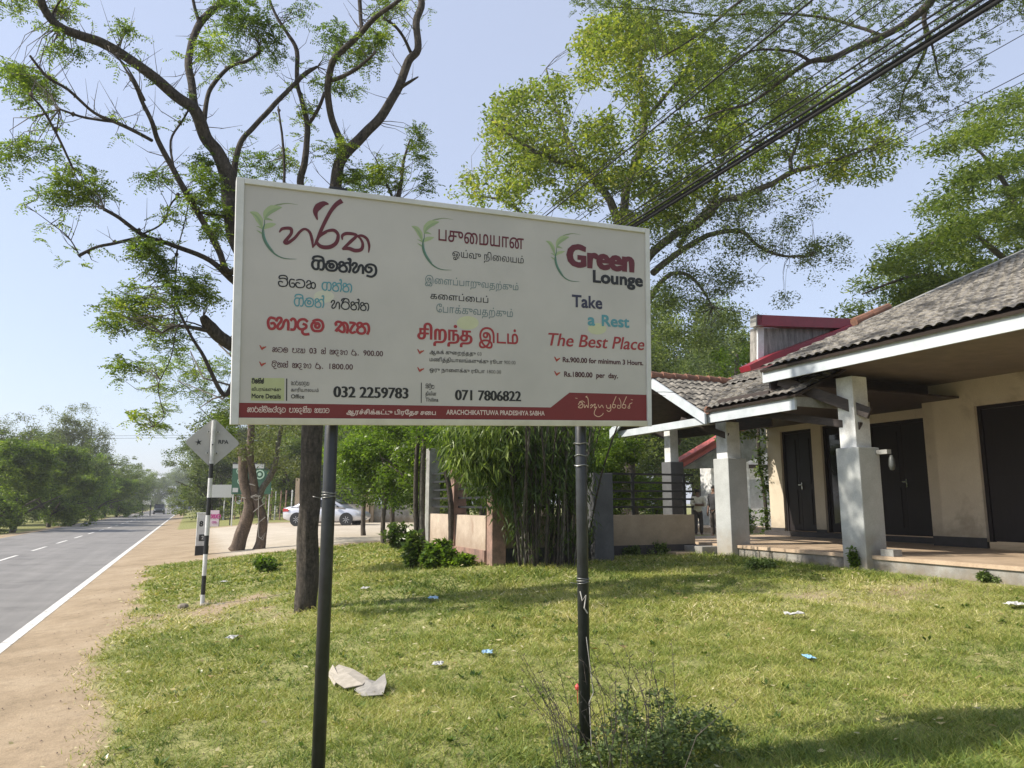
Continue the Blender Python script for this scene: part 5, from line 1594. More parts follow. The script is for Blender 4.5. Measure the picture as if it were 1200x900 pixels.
# ------------------------------------------------------------------ general trees, bushes
def proto_tree(seed, Ht, Wd, nclump, per, leaf, lm, name, label, cat='tree', trunk_h=.3, flat_=.75, rad=.16, bark='bark_far', droop=.3, asp=.42, rt_=.028, lean=0, low=.25, group=None):
    """tree at the origin: forked trunk with limbs, clumped crown"""
    rg = np.random.default_rng(seed)
    root = thing(name, (0, 0, 0), label, cat, group)
    r0 = Ht * rt_
    mb = MB(); fork = Vector((lean * Ht * .2, 0, Ht * trunk_h))
    spn = limb(mb, [Vector((0, 0, -.15)), fork * .5 + Vector((rg.normal() * .02 * Ht, 0, 0)), fork], [r0 * 1.25, r0, r0 * .85], 9, .08, 4)
    tips = []
    nl = 7
    for k in range(nl):
        a = 2 * math.pi * (k + rg.uniform(-.3, .3)) / nl; e = rg.uniform(.3, 1.25) if k else 1.5
        L = Ht * (1 - trunk_h) * rg.uniform(.45, .7)
        d = Vector((math.cos(a) * math.cos(e) * Wd / Ht * 1.1, math.sin(a) * math.cos(e) * Wd / Ht * 1.1, math.sin(e)))
        p1 = fork + d * L * .5 + Vector((0, 0, .04 * Ht)); p2 = fork + d * L + Vector((rg.normal() * .05 * Ht, rg.normal() * .05 * Ht, 0))
        spn += limb(mb, [fork, p1, p2], [r0 * .6, r0 * .38, r0 * .12], 6, .05, 4)
    mb.build('trunk', M[bark], root, smooth=True)
    # crown lobes
    lobes = []
    for k in range(9):
        a = rg.uniform(0, 6.28); rr_ = rg.uniform(.1, .62) * Wd / 2; z = Ht * rg.uniform(low + .12, .86)
        lobes.append((np.array([math.cos(a) * rr_ + lean * Ht * .2, math.sin(a) * rr_, z]), Wd * rg.uniform(.2, .34)))
    pts = []
    while len(pts) < nclump:
        c, r = lobes[rg.integers(len(lobes))]
        d = unit(rg.normal(size=(1, 3)))[0] * r * rg.uniform(.55, 1.05); d[2] *= .75
        p = c + d
        if p[2] > Ht * low * .8: pts.append(tuple(p))
    Cs = np.concatenate([clump_pts(c, rad * Wd * .5 * rg.uniform(.6, 1.4), max(3, int(per * rg.uniform(.4, 1.6))), rg, flat_) for c in pts])
    V = gen_simple(Cs, leaf, rg, asp, droop)
    r = rg.random(len(V)) * .75 + .12 + smooth_noise(Cs[:, 0] + Cs[:, 1] * .7, Cs[:, 2], Wd * .14, seed) * .25
    o = link_mesh('crown', np_mesh('crown', V.reshape(-1, 3), 4, M[lm], np.clip(r, 0, 1)), root); o['kind'] = 'stuff'
    return root


USED = {}


def plant(proto, key, x, t, sx, sz, rz, label, z=None, u=None):
    """put a tree at photo column x and depth t on the ground"""
    o = proto if not USED.get(key) else copy_tree(proto)
    USED[key] = True
    p = px(x, 560, t) if u is None else None
    o.location = (p.x, p.y, H(p.x, p.y) if z is None else z)
    o.scale = (sx, sx, sz); o.rotation_euler = (0, 0, rz)
    o['label'] = label; o['group'] = o.get('group') or 'trees'
    return o


gA = 'trees along the far side of the road'; gB = 'trees beyond the drive'
A_ = proto_tree(101, 8, 8.6, 300, 90, .2, 'leaf_far', 'broad_tree', 'x', trunk_h=.2, low=.06, rad=.13, group=gA)
B_ = proto_tree(102, 10, 8, 230, 100, .18, 'leaf_olive', 'airy_tree', 'x', trunk_h=.35, low=.38, rad=.17, group=gA)
C_ = proto_tree(103, 5, 6.2, 300, 75, .18, 'leaf_far_bright', 'roadside_bush', 'x', trunk_h=.15, low=.0, rad=.11, group=gA)
# left of the road, near to far
plant(C_, 'C', 20, 46, 1.12, 1.06, .3, 'bright green roadside bush at the very left edge, nearest of the roadside growth')
plant(A_, 'A', -40, 50, .95, .85, 1.3, 'broad dark tree cut by the left edge of the picture')
plant(C_, 'C', 62, 56, 1.05, 1.15, 2.1, 'bright green bush with a yellow lit top in front of the tall roadside trees')
plant(B_, 'B', 25, 66, 1.0, .98, .9, 'airy olive tree behind the bright bush at the left edge')
plant(A_, 'A', 70, 74, 1.0, 1.08, .2, 'broad dark tree under the tallest crown left of the road')
plant(B_, 'B', 92, 82, 1.12, 1.28, 2.0, 'tallest airy tree on the left of the road, thin branches against the sky')
plant(C_, 'C', 112, 78, 1.1, 1.3, 4.0, 'green bush at the right foot of the tallest roadside tree')
plant(A_, 'A', 125, 100, 1.1, 1.0, 3.3, 'broad tree just right of the tallest roadside tree')
plant(A_, 'A', 150, 125, 1.15, 1.05, 5.1, 'rounded tree above the oncoming dark vehicle')
plant(A_, 'A', 138, 150, 1.2, 1.15, 2.6, 'rounded tree half hidden behind the others at the bend of the far roadside')
plant(A_, 'A', 168, 180, 1.2, 1.15, .8, 'distant rounded tree left of where the road ends')
plant(A_, 'A', 186, 240, 1.5, 1.4, 1.8, 'hazy distant tree closing the road on its left')
plant(A_, 'A', 206, 290, 2.1, 1.9, 4.4, 'hazy distant tree at the very end of the road')
plant(A_, 'A', 222, 240, 1.7, 1.9, 3.7, 'hazy tall tree closing the road on its right')
plant(B_, 'B', 244, 150, 1.2, 1.2, 3.0, 'pale airy tree over the lorry on the right of the road end')
plant(A_, 'A', 253, 120, 1.3, 1.35, .4, 'broad green tree right of the lorries, behind the diamond sign')
plant(B_, 'B', 262, 92, 1.25, 1.18, 5.0, 'olive tree behind the blank white board and the leaning trunks')
plant(B_, 'B', 300, 74, 1.3, 1.1, 1.1, 'big greyish olive tree behind the green sign board')
plant(A_, 'A', 330, 84, 1.1, 1.2, 2.2, 'broad tree behind the fence left of the silver car')
plant(B_, 'B', 360, 62, 1.1, 1.15, 3.9, 'airy olive tree behind the silver car')
plant(A_, 'A', 410, 58, 1.0, 1.0, 1.7, 'dense tree behind the gate right of the silver car')
plant(A_, 'A', 470, 52, 1.05, 1.05, 4.8, 'dense tree behind the fence, over the round dark bush')
plant(A_, 'A', 250, 66, 1.0, .9, .9, 'dense tree behind the blank white board, right of its posts')
plant(A_, 'A', 285, 96, 1.4, 1.4, 3.0, 'tall dense tree rising behind the leaning trunks')
plant(A_, 'A', 345, 56, 1.0, 1.0, 5.6, 'dense tree straight behind the boot of the silver car')
plant(A_, 'A', 385, 74, 1.5, 1.5, 1.0, 'tall dense tree behind the roof of the silver car')
plant(A_, 'A', 520, 46, 1.0, 1.1, 3.6, 'dense tree behind the pale fence posts')
plant(A_, 'A', 575, 60, 1.4, 1.5, .3, 'tall dense tree behind the fence corner')
plant(A_, 'A', 5, 62, 1.1, 1.0, 4.2, 'broad tree behind the bright bush at the left edge')
plant(A_, 'A', 48, 92, 1.3, 1.3, 2.9, 'broad tree in the gap between the two left roadside groups')
plant(C_, 'C', 140, 92, 1.0, .9, 1.9, 'low roadside bush in the shade right of the tallest roadside tree')
plant(C_, 'C', 160, 135, 1.2, 1.1, .4, 'distant roadside bush below the white far board')
plant(C_, 'C', 90, 60, .8, .75, .4, 'low bush at the road edge before the tallest roadside tree')
D1 = proto_tree(104, 6, 6.5, 300, 110, .15, 'leaf_bright', 'garden_tree', 'x', trunk_h=.3, low=.3, rt_=.018, rad=.15, group='broad leaved garden trees', asp=.5)
plant(D1, 'D', 498, 17.5, .55, .66, .5, 'bright green broad leaved tree hanging below the board over the fence posts')
plant(D1, 'D', 428, 27, .72, .78, 2.4, 'green garden tree under the board, just right of the left pole')
plant(D1, 'D', 548, 15.5, .42, .58, 1.2, 'broad leaved tree whose low crown hangs over the pale fence posts')
plant(D1, 'D', 452, 21, .6, .66, 3.3, 'green garden tree over the round dark bush, its crown cut by the board')
plant(D1, 'D', 566, 24, .85, .95, 4.4, 'green garden tree behind the bamboo clump')
E1 = proto_tree(105, 9, 8.4, 300, 110, .17, 'leaf_far', 'park_tree', 'x', trunk_h=.3, low=.2, group='trees in the garden behind the fence')
plant(E1, 'E', 640, 34, 1.0, .95, .2, 'shady park tree behind the bamboo and the railed fence')
plant(E1, 'E', 700, 44, 1.0, 1.05, 2.4, 'shady park tree seen over the fence left of the dark trunk')
plant(E1, 'E', 782, 46, 1.0, 1.15, 4.1, 'shady park tree seen between the gable posts')
plant(E1, 'E', 838, 52, 1.1, 1.35, 5.3, 'dark park tree between the porch pillars, above the person')
plant(E1, 'E', 772, 58, 1.5, 2.05, 1.0, 'greyish tree top showing over the small gable roof')
plant(E1, 'E', 848, 66, 1.5, 2.25, 3.0, 'tree top showing beside the red capped block')
plant(E1, 'E', 600, 30, 1.0, .85, 4.6, 'shady tree close behind the bamboo, left of the fence pillar')
plant(E1, 'E', 735, 36, 1.0, 1.1, 5.1, 'shady park tree straight behind the creeper hung trunk')
plant(E1, 'E', 815, 60, 1.5, 1.5, 3.3, 'tall dark tree closing the view above the person')
plant(D1, 'D', 690, 15.5, .36, .40, 2.2, 'small leafy tree just behind the dark fence pillar')
plant(E1, 'E', 668, 26, .8, .8, 1.9, 'shady tree straight behind the bamboo canes')
plant(C_, 'C', 720, 28, .55, .42, 1.0, 'sunlit bright bush behind the rails of the garden fence')
plant(C_, 'C', 765, 31, .6, .40, 3.0, 'sunlit bright bush behind the rails, beside the far grey pillar')
# bright crown beside the red block
rg = np.random.default_rng(61)
b0 = px(862, 560, 22); b0.z = H(b0.x, b0.y)
sg = tree_thing('slender_tree', b0, 'slender tree with a light green top just left of the red capped block')
mb = MB(); P, Rr = traced([(862, 610, 22, 4), (861, 520, 22, 3.5), (862, 450, 22, 3), (864, 415, 22, 2)]); limb(mb, P, Rr, 8, .05, 4); mb.build('trunk', M['bark_grey'], sg, smooth=True)
add_crown(sg, poly_clumps([(842, 445), (838, 410), (855, 398), (885, 395), (886, 440), (868, 450)], 34, 20.5, 23, rg), .3, 42, .12, M['leaf_bright'], rg)

# dark trunk with creeper between fence pillars
d0 = px(742, 600, 19); d0.z = H(d0.x, d0.y)
dk = tree_thing('creeper_tree', d0, 'dark creeper hung trunk standing behind the rails of the garden fence')
mb = MB(); P, Rr = traced([(743, 640, 19, 7), (742, 590, 19, 6.5), (739, 545, 19, 6.5), (737, 510, 19, 8), (730, 470, 19, 8)])
sp = limb(mb, P, Rr, 10, .15, 4); P, Rr = traced([(738, 520, 19, 5), (722, 508, 19, 4), (705, 495, 19, 3)]); sp += limb(mb, P, Rr, 7, .1, 3)
mb.build('trunk', M['bark_dark'], dk, smooth=True)
add_crown(dk, [tuple(p) for p in sp[::2]] + poly_clumps([(640, 505), (700, 500), (760, 495), (755, 520), (700, 530), (650, 540)], 26, 17, 19, rg), .22, 26, .09, M['leaf_far'], rg)

# two leaning trunks wound with string, and their olive crown
rg = np.random.default_rng(71)
T = 21
l0 = G(288, 645)
lt = tree_thing('leaning_tree', l0, 'two crooked brown trunks wound with white string at the edge of the drive')
tt = ground_at(278, 645)[1]
mb = MB(); P, Rr = traced([(276, 648, tt, 11), (281, 632, tt, 9.5), (290, 608, tt, 8.5), (292, 585, tt, 7.6), (286, 560, tt, 6.8), (284, 535, tt, 6.6), (284, 525, tt, 6.4)])
limb(mb, P, Rr, 16, .1, 5); mb.build('trunk', M['bark_brown'], lt, smooth=True)
mb = MB(); P, Rr = traced([(301, 649, tt, 9), (306, 634, tt, 7), (308, 612, tt, 6.4), (303, 590, tt, 6), (299, 575, tt, 6), (296, 555, tt, 5.4), (293, 530, tt, 5), (294, 500, tt, 4.6), (290, 450, tt, 4)])
sp = limb(mb, P, Rr, 16, .1, 5); mb.build('trunk', M['bark_brown'], lt, smooth=True)
mb = MB(); P, Rr = traced([(303, 585, tt, 5), (308, 572, tt, 4.4), (316, 560, tt, 4.2), (322, 545, tt, 4), (326, 520, tt, 3), (332, 490, tt, 2.4)])
sp += limb(mb, P, Rr, 10, .1, 4); mb.build('limb', M['bark_grey'], lt, smooth=True)
def onp(x, y, dt=-.18): return px(x, y, tt + dt)
mb = MB()
for L in [[(294, 582), (300, 580), (306, 583), (300, 586), (294, 583), (305, 581)], [(297, 600), (304, 594), (310, 590)], [(300, 615), (306, 610), (311, 606)], [(303, 582), (303, 605), (303, 628)], [(302, 628), (306, 631), (311, 624), (308, 633), (303, 629)], [(292, 567), (299, 569)], [(283, 583), (288, 584)]]:
    mb.tube([onp(x, y) for x, y in L], .012, 5)
mb.build('string', M['rope'], lt)
add_crown(lt, poly_clumps([(225, 500), (300, 440), (362, 480), (362, 545), (330, 560), (300, 535), (262, 540)], 150, tt - 1.5, tt + 3, rg, .5, 4, 26), .42, 46, .10, M['leaf_olive'], rg)

# slim stems by the fence
for k, (x, yb_, yt_, r, m, lab) in enumerate(((489, 645, 505, 3.4, 'bark_dark', 'slim dark stem at the left end of the fence, behind the low bushes'), (496, 648, 515, 4.0, 'bark_grey', 'slim grey stem next to the slim dark one'), (529, 640, 520, 4.0, 'bark_dark', 'slim forked dark trunk before the pale fence posts'), (461, 622, 540, 3.2, 'bark_dark', 'slim dark trunk standing behind the round bush'))):
    b0, t_ = ground_at(x, yb_)
    if k < 3: t_ = 13.3; b0 = px(x, 600, t_); b0.z = H(b0.x, b0.y)
    o = tree_thing('slim_tree', b0, lab, 'slim stems along the fence')
    mb = MB(); P, Rr = traced([(x, yb_ + 8, t_, r * 1.2), (x - 2, (yb_ + yt_) / 2, t_, r), (x + (1 if k != 2 else -14), yt_, t_, r * .8), (x + (3 if k != 2 else -24), yt_ - 25, t_, r * .5)])
    limb(mb, P, Rr, 9, .08, 5); mb.build('trunk', M[m], o, smooth=True)
    add_crown(o, [tuple(px(x + rg.normal() * 16 - (14 if k == 2 else 0), yt_ - 12 + rg.normal() * 10, t_ + rg.normal() * .6)) for _ in range(26)], .28, 26, .09, M['leaf_bright'], rg)

# bamboo clump
rg = np.random.default_rng(81)
tb = 11.5; bb = px(640, 600, tb); bb.z = H(bb.x, bb.y)
bm_ = thing('bamboo_clump', bb, 'dense clump of dark bamboo with drooping leaves before the fence corner', 'bamboo')
tips = []
for k in range(44):
    x = 604 + rg.uniform(0, 82); t_ = tb + rg.uniform(-.3, .45); r = rg.uniform(.9, 2.0)
    lean = (x - 640) * .35 + rg.normal() * 18
    b0 = px(x, 656 + rg.uniform(-4, 3), t_); b0.z = H(b0.x, b0.y) - .05
    top = px(x + lean, 500 - rg.uniform(0, 60), t_ + rg.normal() * .4); mid = b0.lerp(top, .55) + Vector((-lean * .002, 0, .05))
    mb = MB(); pts = [b0, mid, top]
    for j in range(2): pts.append(pts[-1] + Vector((lean * .01 + rg.normal() * .1, rg.normal() * .2, .12 - .2 * j)))
    w_ = limb(mb, pts, [r * .013, r * .012, r * .009, .005, .003], 7, 0, 5)
    o = mb.build('cane', M['bark_dark'] if k % 4 else M['bark_grey'], bm_, smooth=True)
    tips += [tuple(p) for p in w_[6:]]
def bleaves(poly, n, t0, t1, L, sh=0):
    C = np.array(poly_clumps(poly, n, t0, t1, rg)); C = np.repeat(C, 9, 0) + rg.normal(size=(n * 9, 3)) * .09
    m = len(C); d = rg.normal(size=(m, 3)) * .55; d[:, 2] = -np.abs(rg.normal(size=m)) * .7 - .35; d = unit(d)
    sd = unit(np.cross(d, rg.normal(size=(m, 3)))); l = L * rg.uniform(.6, 1.3, m)[:, None]
    return np.stack([C, C + d * l * .35 + sd * l * .075, C + d * l + np.array([0, 0, -.02]), C + d * l * .35 - sd * l * .075], 1)
V1 = bleaves([(524, 505), (560, 470), (692, 470), (694, 540), (680, 590), (650, 570), (620, 590), (590, 600), (560, 570), (530, 550)], 900, tb - .5, tb + .7, .15)
V2 = bleaves([(522, 500), (600, 478), (606, 520), (590, 548), (548, 556), (528, 530)], 330, tb - .8, tb + .1, .16)
V3 = bleaves([(592, 555), (692, 530), (688, 640), (604, 650)], 240, tb - .3, tb + .4, .12)
V = np.concatenate([V1, V2, V3]); r = np.concatenate([rg.random(len(V1)) * .55, .35 + rg.random(len(V2)) * .65, rg.random(len(V3)) * .6])
o = link_mesh('bamboo_leaves', np_mesh('bamboo_leaves', V.reshape(-1, 3), 4, M['leaf_bamboo'], r), bm_); o.location = -ORG[bm_.name]; o['kind'] = 'stuff'


# ------------------------------------------------------------------ bushes and weeds
def bush(name, x, y, wpx, hpx, n, leaf, m, label, stems=14, per=26, dep=.8, group=None, asp=.5):
    b0, t_ = ground_at(x, y)
    if 475 < x < 560: t_ = 12.9 - (x - 475) * .012; b0 = px(x, 600, t_); b0.z = H(b0.x, b0.y)
    o = thing(name, b0, label, 'plant', group)
    W = wpx * t_ / FPX; Hh = hpx * t_ / FPX
    rg = np.random.default_rng(int(x * 3 + y)); mb = MB(); pts = []
    for k in range(stems):
        a = rg.uniform(0, 6.28); r = rg.uniform(.2, 1) * W / 2; h = Hh * rg.uniform(.5, 1)
        tip = b0 + Vector((math.cos(a) * r, math.sin(a) * r * dep, h * (1 - .4 * (r / W * 2) ** 2)))
        mb.tube([b0 + Vector((math.cos(a) * r * .15, math.sin(a) * r * .15, -.02)), b0.lerp(tip, .5) + Vector((0, 0, .03)), tip], [.007, .005, .002], 4, cap=False)
        for q in (.35, .6, .8, 1): pts.append(tuple(b0.lerp(tip, q)))
    mb.build('stems', M['twig'], o)['kind'] = 'stuff'
    add_crown(o, pts, W * .16, per, leaf, M[m], rg, 'foliage', asp, -.1)
    return o


bush('low_bush', 465, 644, 34, 32, 1, .10, 'leaf_gloss', 'dark glossy bush on the lawn edge below the round dark tree')
bush('low_bush', 311, 670, 38, 16, 1, .10, 'leaf_bright', 'small leafy plant on the lawn in front of the leaning trunks')
bush('low_bush', 507, 650, 24, 16, 1, .10, 'leaf_bright', 'light green bush at the foot of the slim stems')
bush('low_bush', 483, 646, 26, 44, 1, .12, 'leaf_gloss', 'tall loose shrub before the left end of the fence')
bush('low_bush', 518, 640, 24, 36, 1, .10, 'leaf_bright', 'upright shrub between the two pale fence posts')
bush('low_bush', 512, 646, 30, 30, 1, .10, 'leaf_gloss', 'dark shrub pressed against the left end of the fence wall')
bush('low_bush', 528, 660, 26, 20, 1, .09, 'leaf_bright', 'bright lobed bush in front of the pale fence panel')
bush('low_bush', 545, 652, 20, 12, 1, .08, 'leaf_bright', 'small bush leaning on the fence panel corner')
bush('low_bush', 877, 628, 24, 38, 1, .07, 'leaf_gloss', 'shrub growing by the outbuilding between porch pillar and wall', per=40)
bush('low_bush', 742, 652, 26, 12, 1, .05, 'weed', 'low weed at the foot of the garden wall')
bush('low_bush', 768, 650, 30, 16, 1, .05, 'weed', 'leafy weed at the foot of the garden wall by the far grey pillar')
bush('low_bush', 704, 650, 16, 26, 1, .05, 'weed', 'thin weed against the dark fence pillar')
bush('low_bush', 1001, 668, 14, 26, 1, .05, 'leaf_bright', 'light green weed climbing the foot of the nearest porch pillar', per=14)
bush('low_bush', 1160, 682, 30, 12, 1, .05, 'weed', 'weed against the plinth at the right')
bush('low_bush', 890, 666, 40, 10, 1, .05, 'weed', 'flat weeds against the plinth between the two near pillars')
bush('low_bush', 600, 660, 60, 14, 1, .05, 'weed', 'tangled weeds at the foot of the bamboo clump', stems=30)
# creeper by the wall end
cr = thing('wall_creeper', UV(12.3, 13.7, 1), 'variegated creeper hanging down the left end of the rest house wall', 'plant')
rg = np.random.default_rng(91)
pts = [tuple(px(893 + rg.normal() * 3 + (5 if y > 560 else 0), y, 17.2)) for y in rg.uniform(505, 622, 44)] + [tuple(px(rg.uniform(838, 893), rg.uniform(490, 512), 17)) for _ in range(40)]
mb = MB(); P, Rr = traced([(899, 624, 17.3, 2.5), (896, 580, 17.3, 2.5), (890, 540, 17.3, 2.5), (888, 500, 17.3, 2.5)]); limb(mb, P, Rr, 7, .1, 4); mb.build('stem', M['bark_dark'], cr)
add_crown(cr, pts, .16, 22, .09, M['leaf_gloss'], rg, 'foliage', .5, .3)

# the weed bush at the right pole
wb0, wt = ground_at(745, 893)
wd = thing('weed_bush', wb0, 'grey green weed bush with long dry stalks at the foot of the right pole', 'plant')
rg = np.random.default_rng(95)
mb = MB()
for k in range(60):
    x = rg.uniform(640, 830); b0 = px(700 + (x - 700) * .75, 880, wt + rg.uniform(-.35, .35)); b0.z = H(b0.x, b0.y)
    h = rg.uniform(.25, .62) ; ln = rg.normal() * .12 + (x - 735) * .0008 - .05
    tip = b0 + Vector((ln, rg.normal() * .06, h)); mid = b0.lerp(tip, .5) + Vector((-ln * .2, 0, .02))
    mb.tube([b0, mid, tip], [.0024, .0018, .0009], 4, cap=False)
    for j in range(5):
        p = mid.lerp(tip, j / 5 + .1); mb.tube([p, p + Vector((rg.normal() * .012, rg.normal() * .012, .012))], [.0018, .002], 4, cap=False)
mb.build('dry_stalks', M['twig'], wd)['kind'] = 'stuff'
pts = []
for k in range(300):
    x = rg.normal(758, 62); y = rg.uniform(0, 1); b0 = px(x, 880, wt + rg.uniform(-.3, .3)); b0.z = H(b0.x, b0.y) + .02 + y * (.27 if k % 5 else .36) * (.35 + .65 * abs(math.sin(x * .061 + 1.2))) * math.exp(-((x - 765) / 95) ** 2)
    pts.append(tuple(b0))
add_crown(wd, pts, .05, 20, .026, M['weed'], rg, 'foliage', .6, 0)

# ------------------------------------------------------------------ diamond road sign seen from behind
def striped_pole(root, base, top, r, bands, seg=12):
    """bands: list of (t0, t1, material)"""
    for a, b, m in bands:
        mb = MB(); mb.tube([base.lerp(top, a), base.lerp(top, b)], [r, r], seg); mb.build('pole_band', M[m], root, smooth=False)


sb, ts = ground_at(237, 709)
rs = thing('road_sign', sb, 'back of a grey diamond road sign on a black and white banded post', 'road sign')
topz = px(239, 489, ts).z
s_top = Vector((sb.x, sb.y, topz))
def zf(y):
    return (px(238, y, ts).z - sb.z) / (topz - sb.z)
bands = []
ys = [709, 697, 675, 650, 628, 604, 583, 559.5, 542, 489]
for k in range(len(ys) - 1):
    bands.append((max(0, zf(ys[k])), min(1, zf(ys[k + 1])), 'white_paint' if k % 2 == 0 else 'black_metal'))
striped_pole(rs, sb, s_top, .032, bands)
fd = Vector((DX, DY, 0)); fr = Vector((NX, NY, 0))
cz = px(239, 516, ts).z; cc = Vector((sb.x, sb.y, cz)) + fd * .05
hw = .40; hh = .385
def rounded_diamond(c, hw, hh, r=.12, n=5):
    P = [Vector((hw, 0)), Vector((0, hh)), Vector((-hw, 0)), Vector((0, -hh))]; out = []
    for i in range(4):
        p = P[i]; a = P[i - 1]; b = P[(i + 1) % 4]
        q0 = p.lerp(a, r); q1 = p.lerp(b, r)
        for k in range(n + 1):
            t = k / n; v = q0 * (1 - t) ** 2 + p * 2 * t * (1 - t) + q1 * t * t; out.append(v)
    return [c + fr * v.x + Vector((0, 0, v.y)) for v in out]
mb = MB(); mb.prism(rounded_diamond(cc, hw, hh), fd * .006); mb.build('sign_plate', pmat('alu_back', (.50, .49, .47), (.42, .41, .395), 3, .5, .08, .002, metal=.25), rs)
for dz in (-.16, .165):
    for sx in (-1, 1):
        mb = MB(); c0 = cc + Vector((0, 0, dz)) + fr * sx * .065 - fd * .004
        mb.bar(c0 - fr * .028, c0 + fr * .028, .035, .012, up=fd); mb.build('clamp', M['frame'], rs)
        mb = MB(); mb.tube([c0 - fd * .02, c0 + fd * .01], .01, 8); mb.build('bolt', M['black_metal'], rs)
mb = MB(); mb.tube([sb + Vector((0, 0, zf(519) * (topz - sb.z))) - fd * .034, sb + Vector((0, 0, zf(519) * (topz - sb.z))) - fd * .042], .012, 8); mb.build('bolt', M['black_metal'], rs)


def flat_text(body, c, right, up, h, m, root, name='lettering', off=.004, b=.03, serif=0, cs=None):
    """small lettering on any plane; c is the centre"""
    cs = cs or latin(body, b, b * .5 if serif else b)
    P = np.concatenate([np.array(q) for q in cs]); k = h / P[:, 1].max(); mx = (P[:, 0].min() + P[:, 0].max()) / 2
    V, F = fill([[((x - mx) * k, y * k) for x, y in q] for q in cs])
    n = right.cross(up).normalized()
    mb = MB(); mb.add([c + right * p[0] + up * p[1] + n * off for p in V], [tuple(f) for f in F])
    return mb.build(name, m, root, fix=False)


UPZ = Vector((0, 0, 1))
flat_text('RPA', cc + fr * .155 + Vector((0, 0, -.012)), fr, UPZ, .058, M['black_metal'], rs, b=.04, serif=1)
st_ = []
for k in range(10):
    a = math.pi / 2 + k * math.pi / 5 + .2; r = .055 if k % 2 == 0 else .018
    st_.append(cc - fr * .2 + fr * math.cos(a) * r + UPZ * (math.sin(a) * r) - fd * .003)
mb = MB(); mb.prism(st_, -fd * .002); mb.build('crest', M['black_metal'], rs)
# crumbled concrete at its foot
rr = random.Random(4); mb = MB()
ft_ = thing('concrete_footing', sb, 'crumbled pale concrete footing round the banded post', 'footing')
for k in range(9):
    a = rr.uniform(0, 6.28); r = rr.uniform(.03, .3); p = sb + Vector((math.cos(a) * r * 1.4, math.sin(a) * r * .8, 0)); s_ = rr.uniform(.035, .09)
    mb = MB(); pr = [(s_ * .9, -.03), (s_, .005), (s_ * .8, s_ * .35), (s_ * .3, s_ * .5)]; mb.lathe(pr, p, 7); mb.build('lump', M['cement'], ft_)

# ------------------------------------------------------------------ kilometre post
kb, tk = ground_at(236, 650)
km = thing('kilometre_post', kb, 'white concrete kilometre post with a black foot beside the dirt shoulder', 'kilometre post')
hw_ = 7.2 * tk / FPX; hk = 47 * tk / FPX
def kbox(z0, z1, m, nm, e=0):
    c = [kb + fr * sx * (hw_ + e) + fd * sy * (.13 + e) for sx, sy in ((-1, -1), (1, -1), (1, 1), (-1, 1))]
    mb = MB(); mb.hexa([p + UPZ * z0 for p in c] + [p + UPZ * z1 for p in c]); return mb.build(nm, M[m], km, bevel=.012)
kbox(-.1, hk * .22, 'black_metal', 'post_foot', .004); kbox(hk * .22, hk, 'white_paint', 'post_body'); kbox(hk, hk + .04, 'white_paint', 'post_cap', .015)
flat_text('8', kb + UPZ * hk * .70 - fr * .06 - fd * .131, fr, UPZ, hk * .13, M['black_metal'], km, b=.04)
mb = MB(); c = kb - fd * .134 + UPZ * hk * .34
mb.prism([c - fr * .1, c + fr * .1, c + fr * .1 + UPZ * hk * .16, c - fr * .1 + UPZ * hk * .16], -fd * .004); mb.build('black_panel', M['black_metal'], km)
flat_text('2', c + UPZ * .05 - fd * .006, fr, UPZ, .1, M['white_paint'], km)

# ------------------------------------------------------------------ boards beyond the drive
def board_on_legs(name, x0, x1, y0, y1, yfoot, t, m, label, legs=2, lm='black_metal', cat='sign', th=.05):
    a = px(x0, (y0 + y1) / 2, t); b = px(x1, (y0 + y1) / 2, t); zt = px(x0, y0, t).z; zb = px(x0, y1, t).z
    c = (a + b) / 2; c.z = H(c.x, c.y); o = thing(name, c, label, cat)
    right = (b - a).normalized(); right.z = 0
    P = [Vector((a.x, a.y, zb)), Vector((b.x, b.y, zb)), Vector((b.x, b.y, zt)), Vector((a.x, a.y, zt))]
    mb = MB(); mb.prism(P, Vector((0, th, 0))); mb.build('board_face', m, o)
    for k in range(legs):
        p = a.lerp(b, (.04 if legs == 2 else .5) + .92 * k); q0 = Vector((p.x, p.y + th + .03, H(p.x, p.y) - .05)); q1 = Vector((p.x, p.y + th + .03, zt))
        mb = MB(); mb.tube([q0, q1], .03 * t / 40, 8); mb.build('leg', M[lm], o)
    return o, a, b, zb, zt
WB = flat('board_white', (.42, .44, .42))
board_on_legs('blank_board', 246, 272, 568, 583, 605, 48, WB, 'blank pale board on thin legs beyond the drive')
gb, a, b, zb, zt = board_on_legs('green_board', 272, 318, 543, 579, 615, 46, flat('board_green', (.02, .09, .045)), 'green notice board with a white heading strip behind the leaning trunks', lm='white_paint')
rt_ = (b - a).normalized()
def gpan(fx0, fx1, fz0, fz1, m, nm, off=.02):
    P = [a.lerp(b, fx0), a.lerp(b, fx1)]; mb = MB()
    mb.prism([Vector((P[0].x, P[0].y, zb + (zt - zb) * fz0)), Vector((P[1].x, P[1].y, zb + (zt - zb) * fz0)), Vector((P[1].x, P[1].y, zb + (zt - zb) * fz1)), Vector((P[0].x, P[0].y, zb + (zt - zb) * fz1))], Vector((0, -off, 0))); return mb.build(nm, m, gb)
gpan(.0, .8, .84, .985, WB, 'heading_strip'); gpan(.0, 1, .985, 1.03, M['black_metal'], 'board_edge', .03); gpan(.03, .17, .06, .2, WB, 'small_panel'); gpan(.82, 1, .8, .98, M['black_metal'], 'dark_panel')
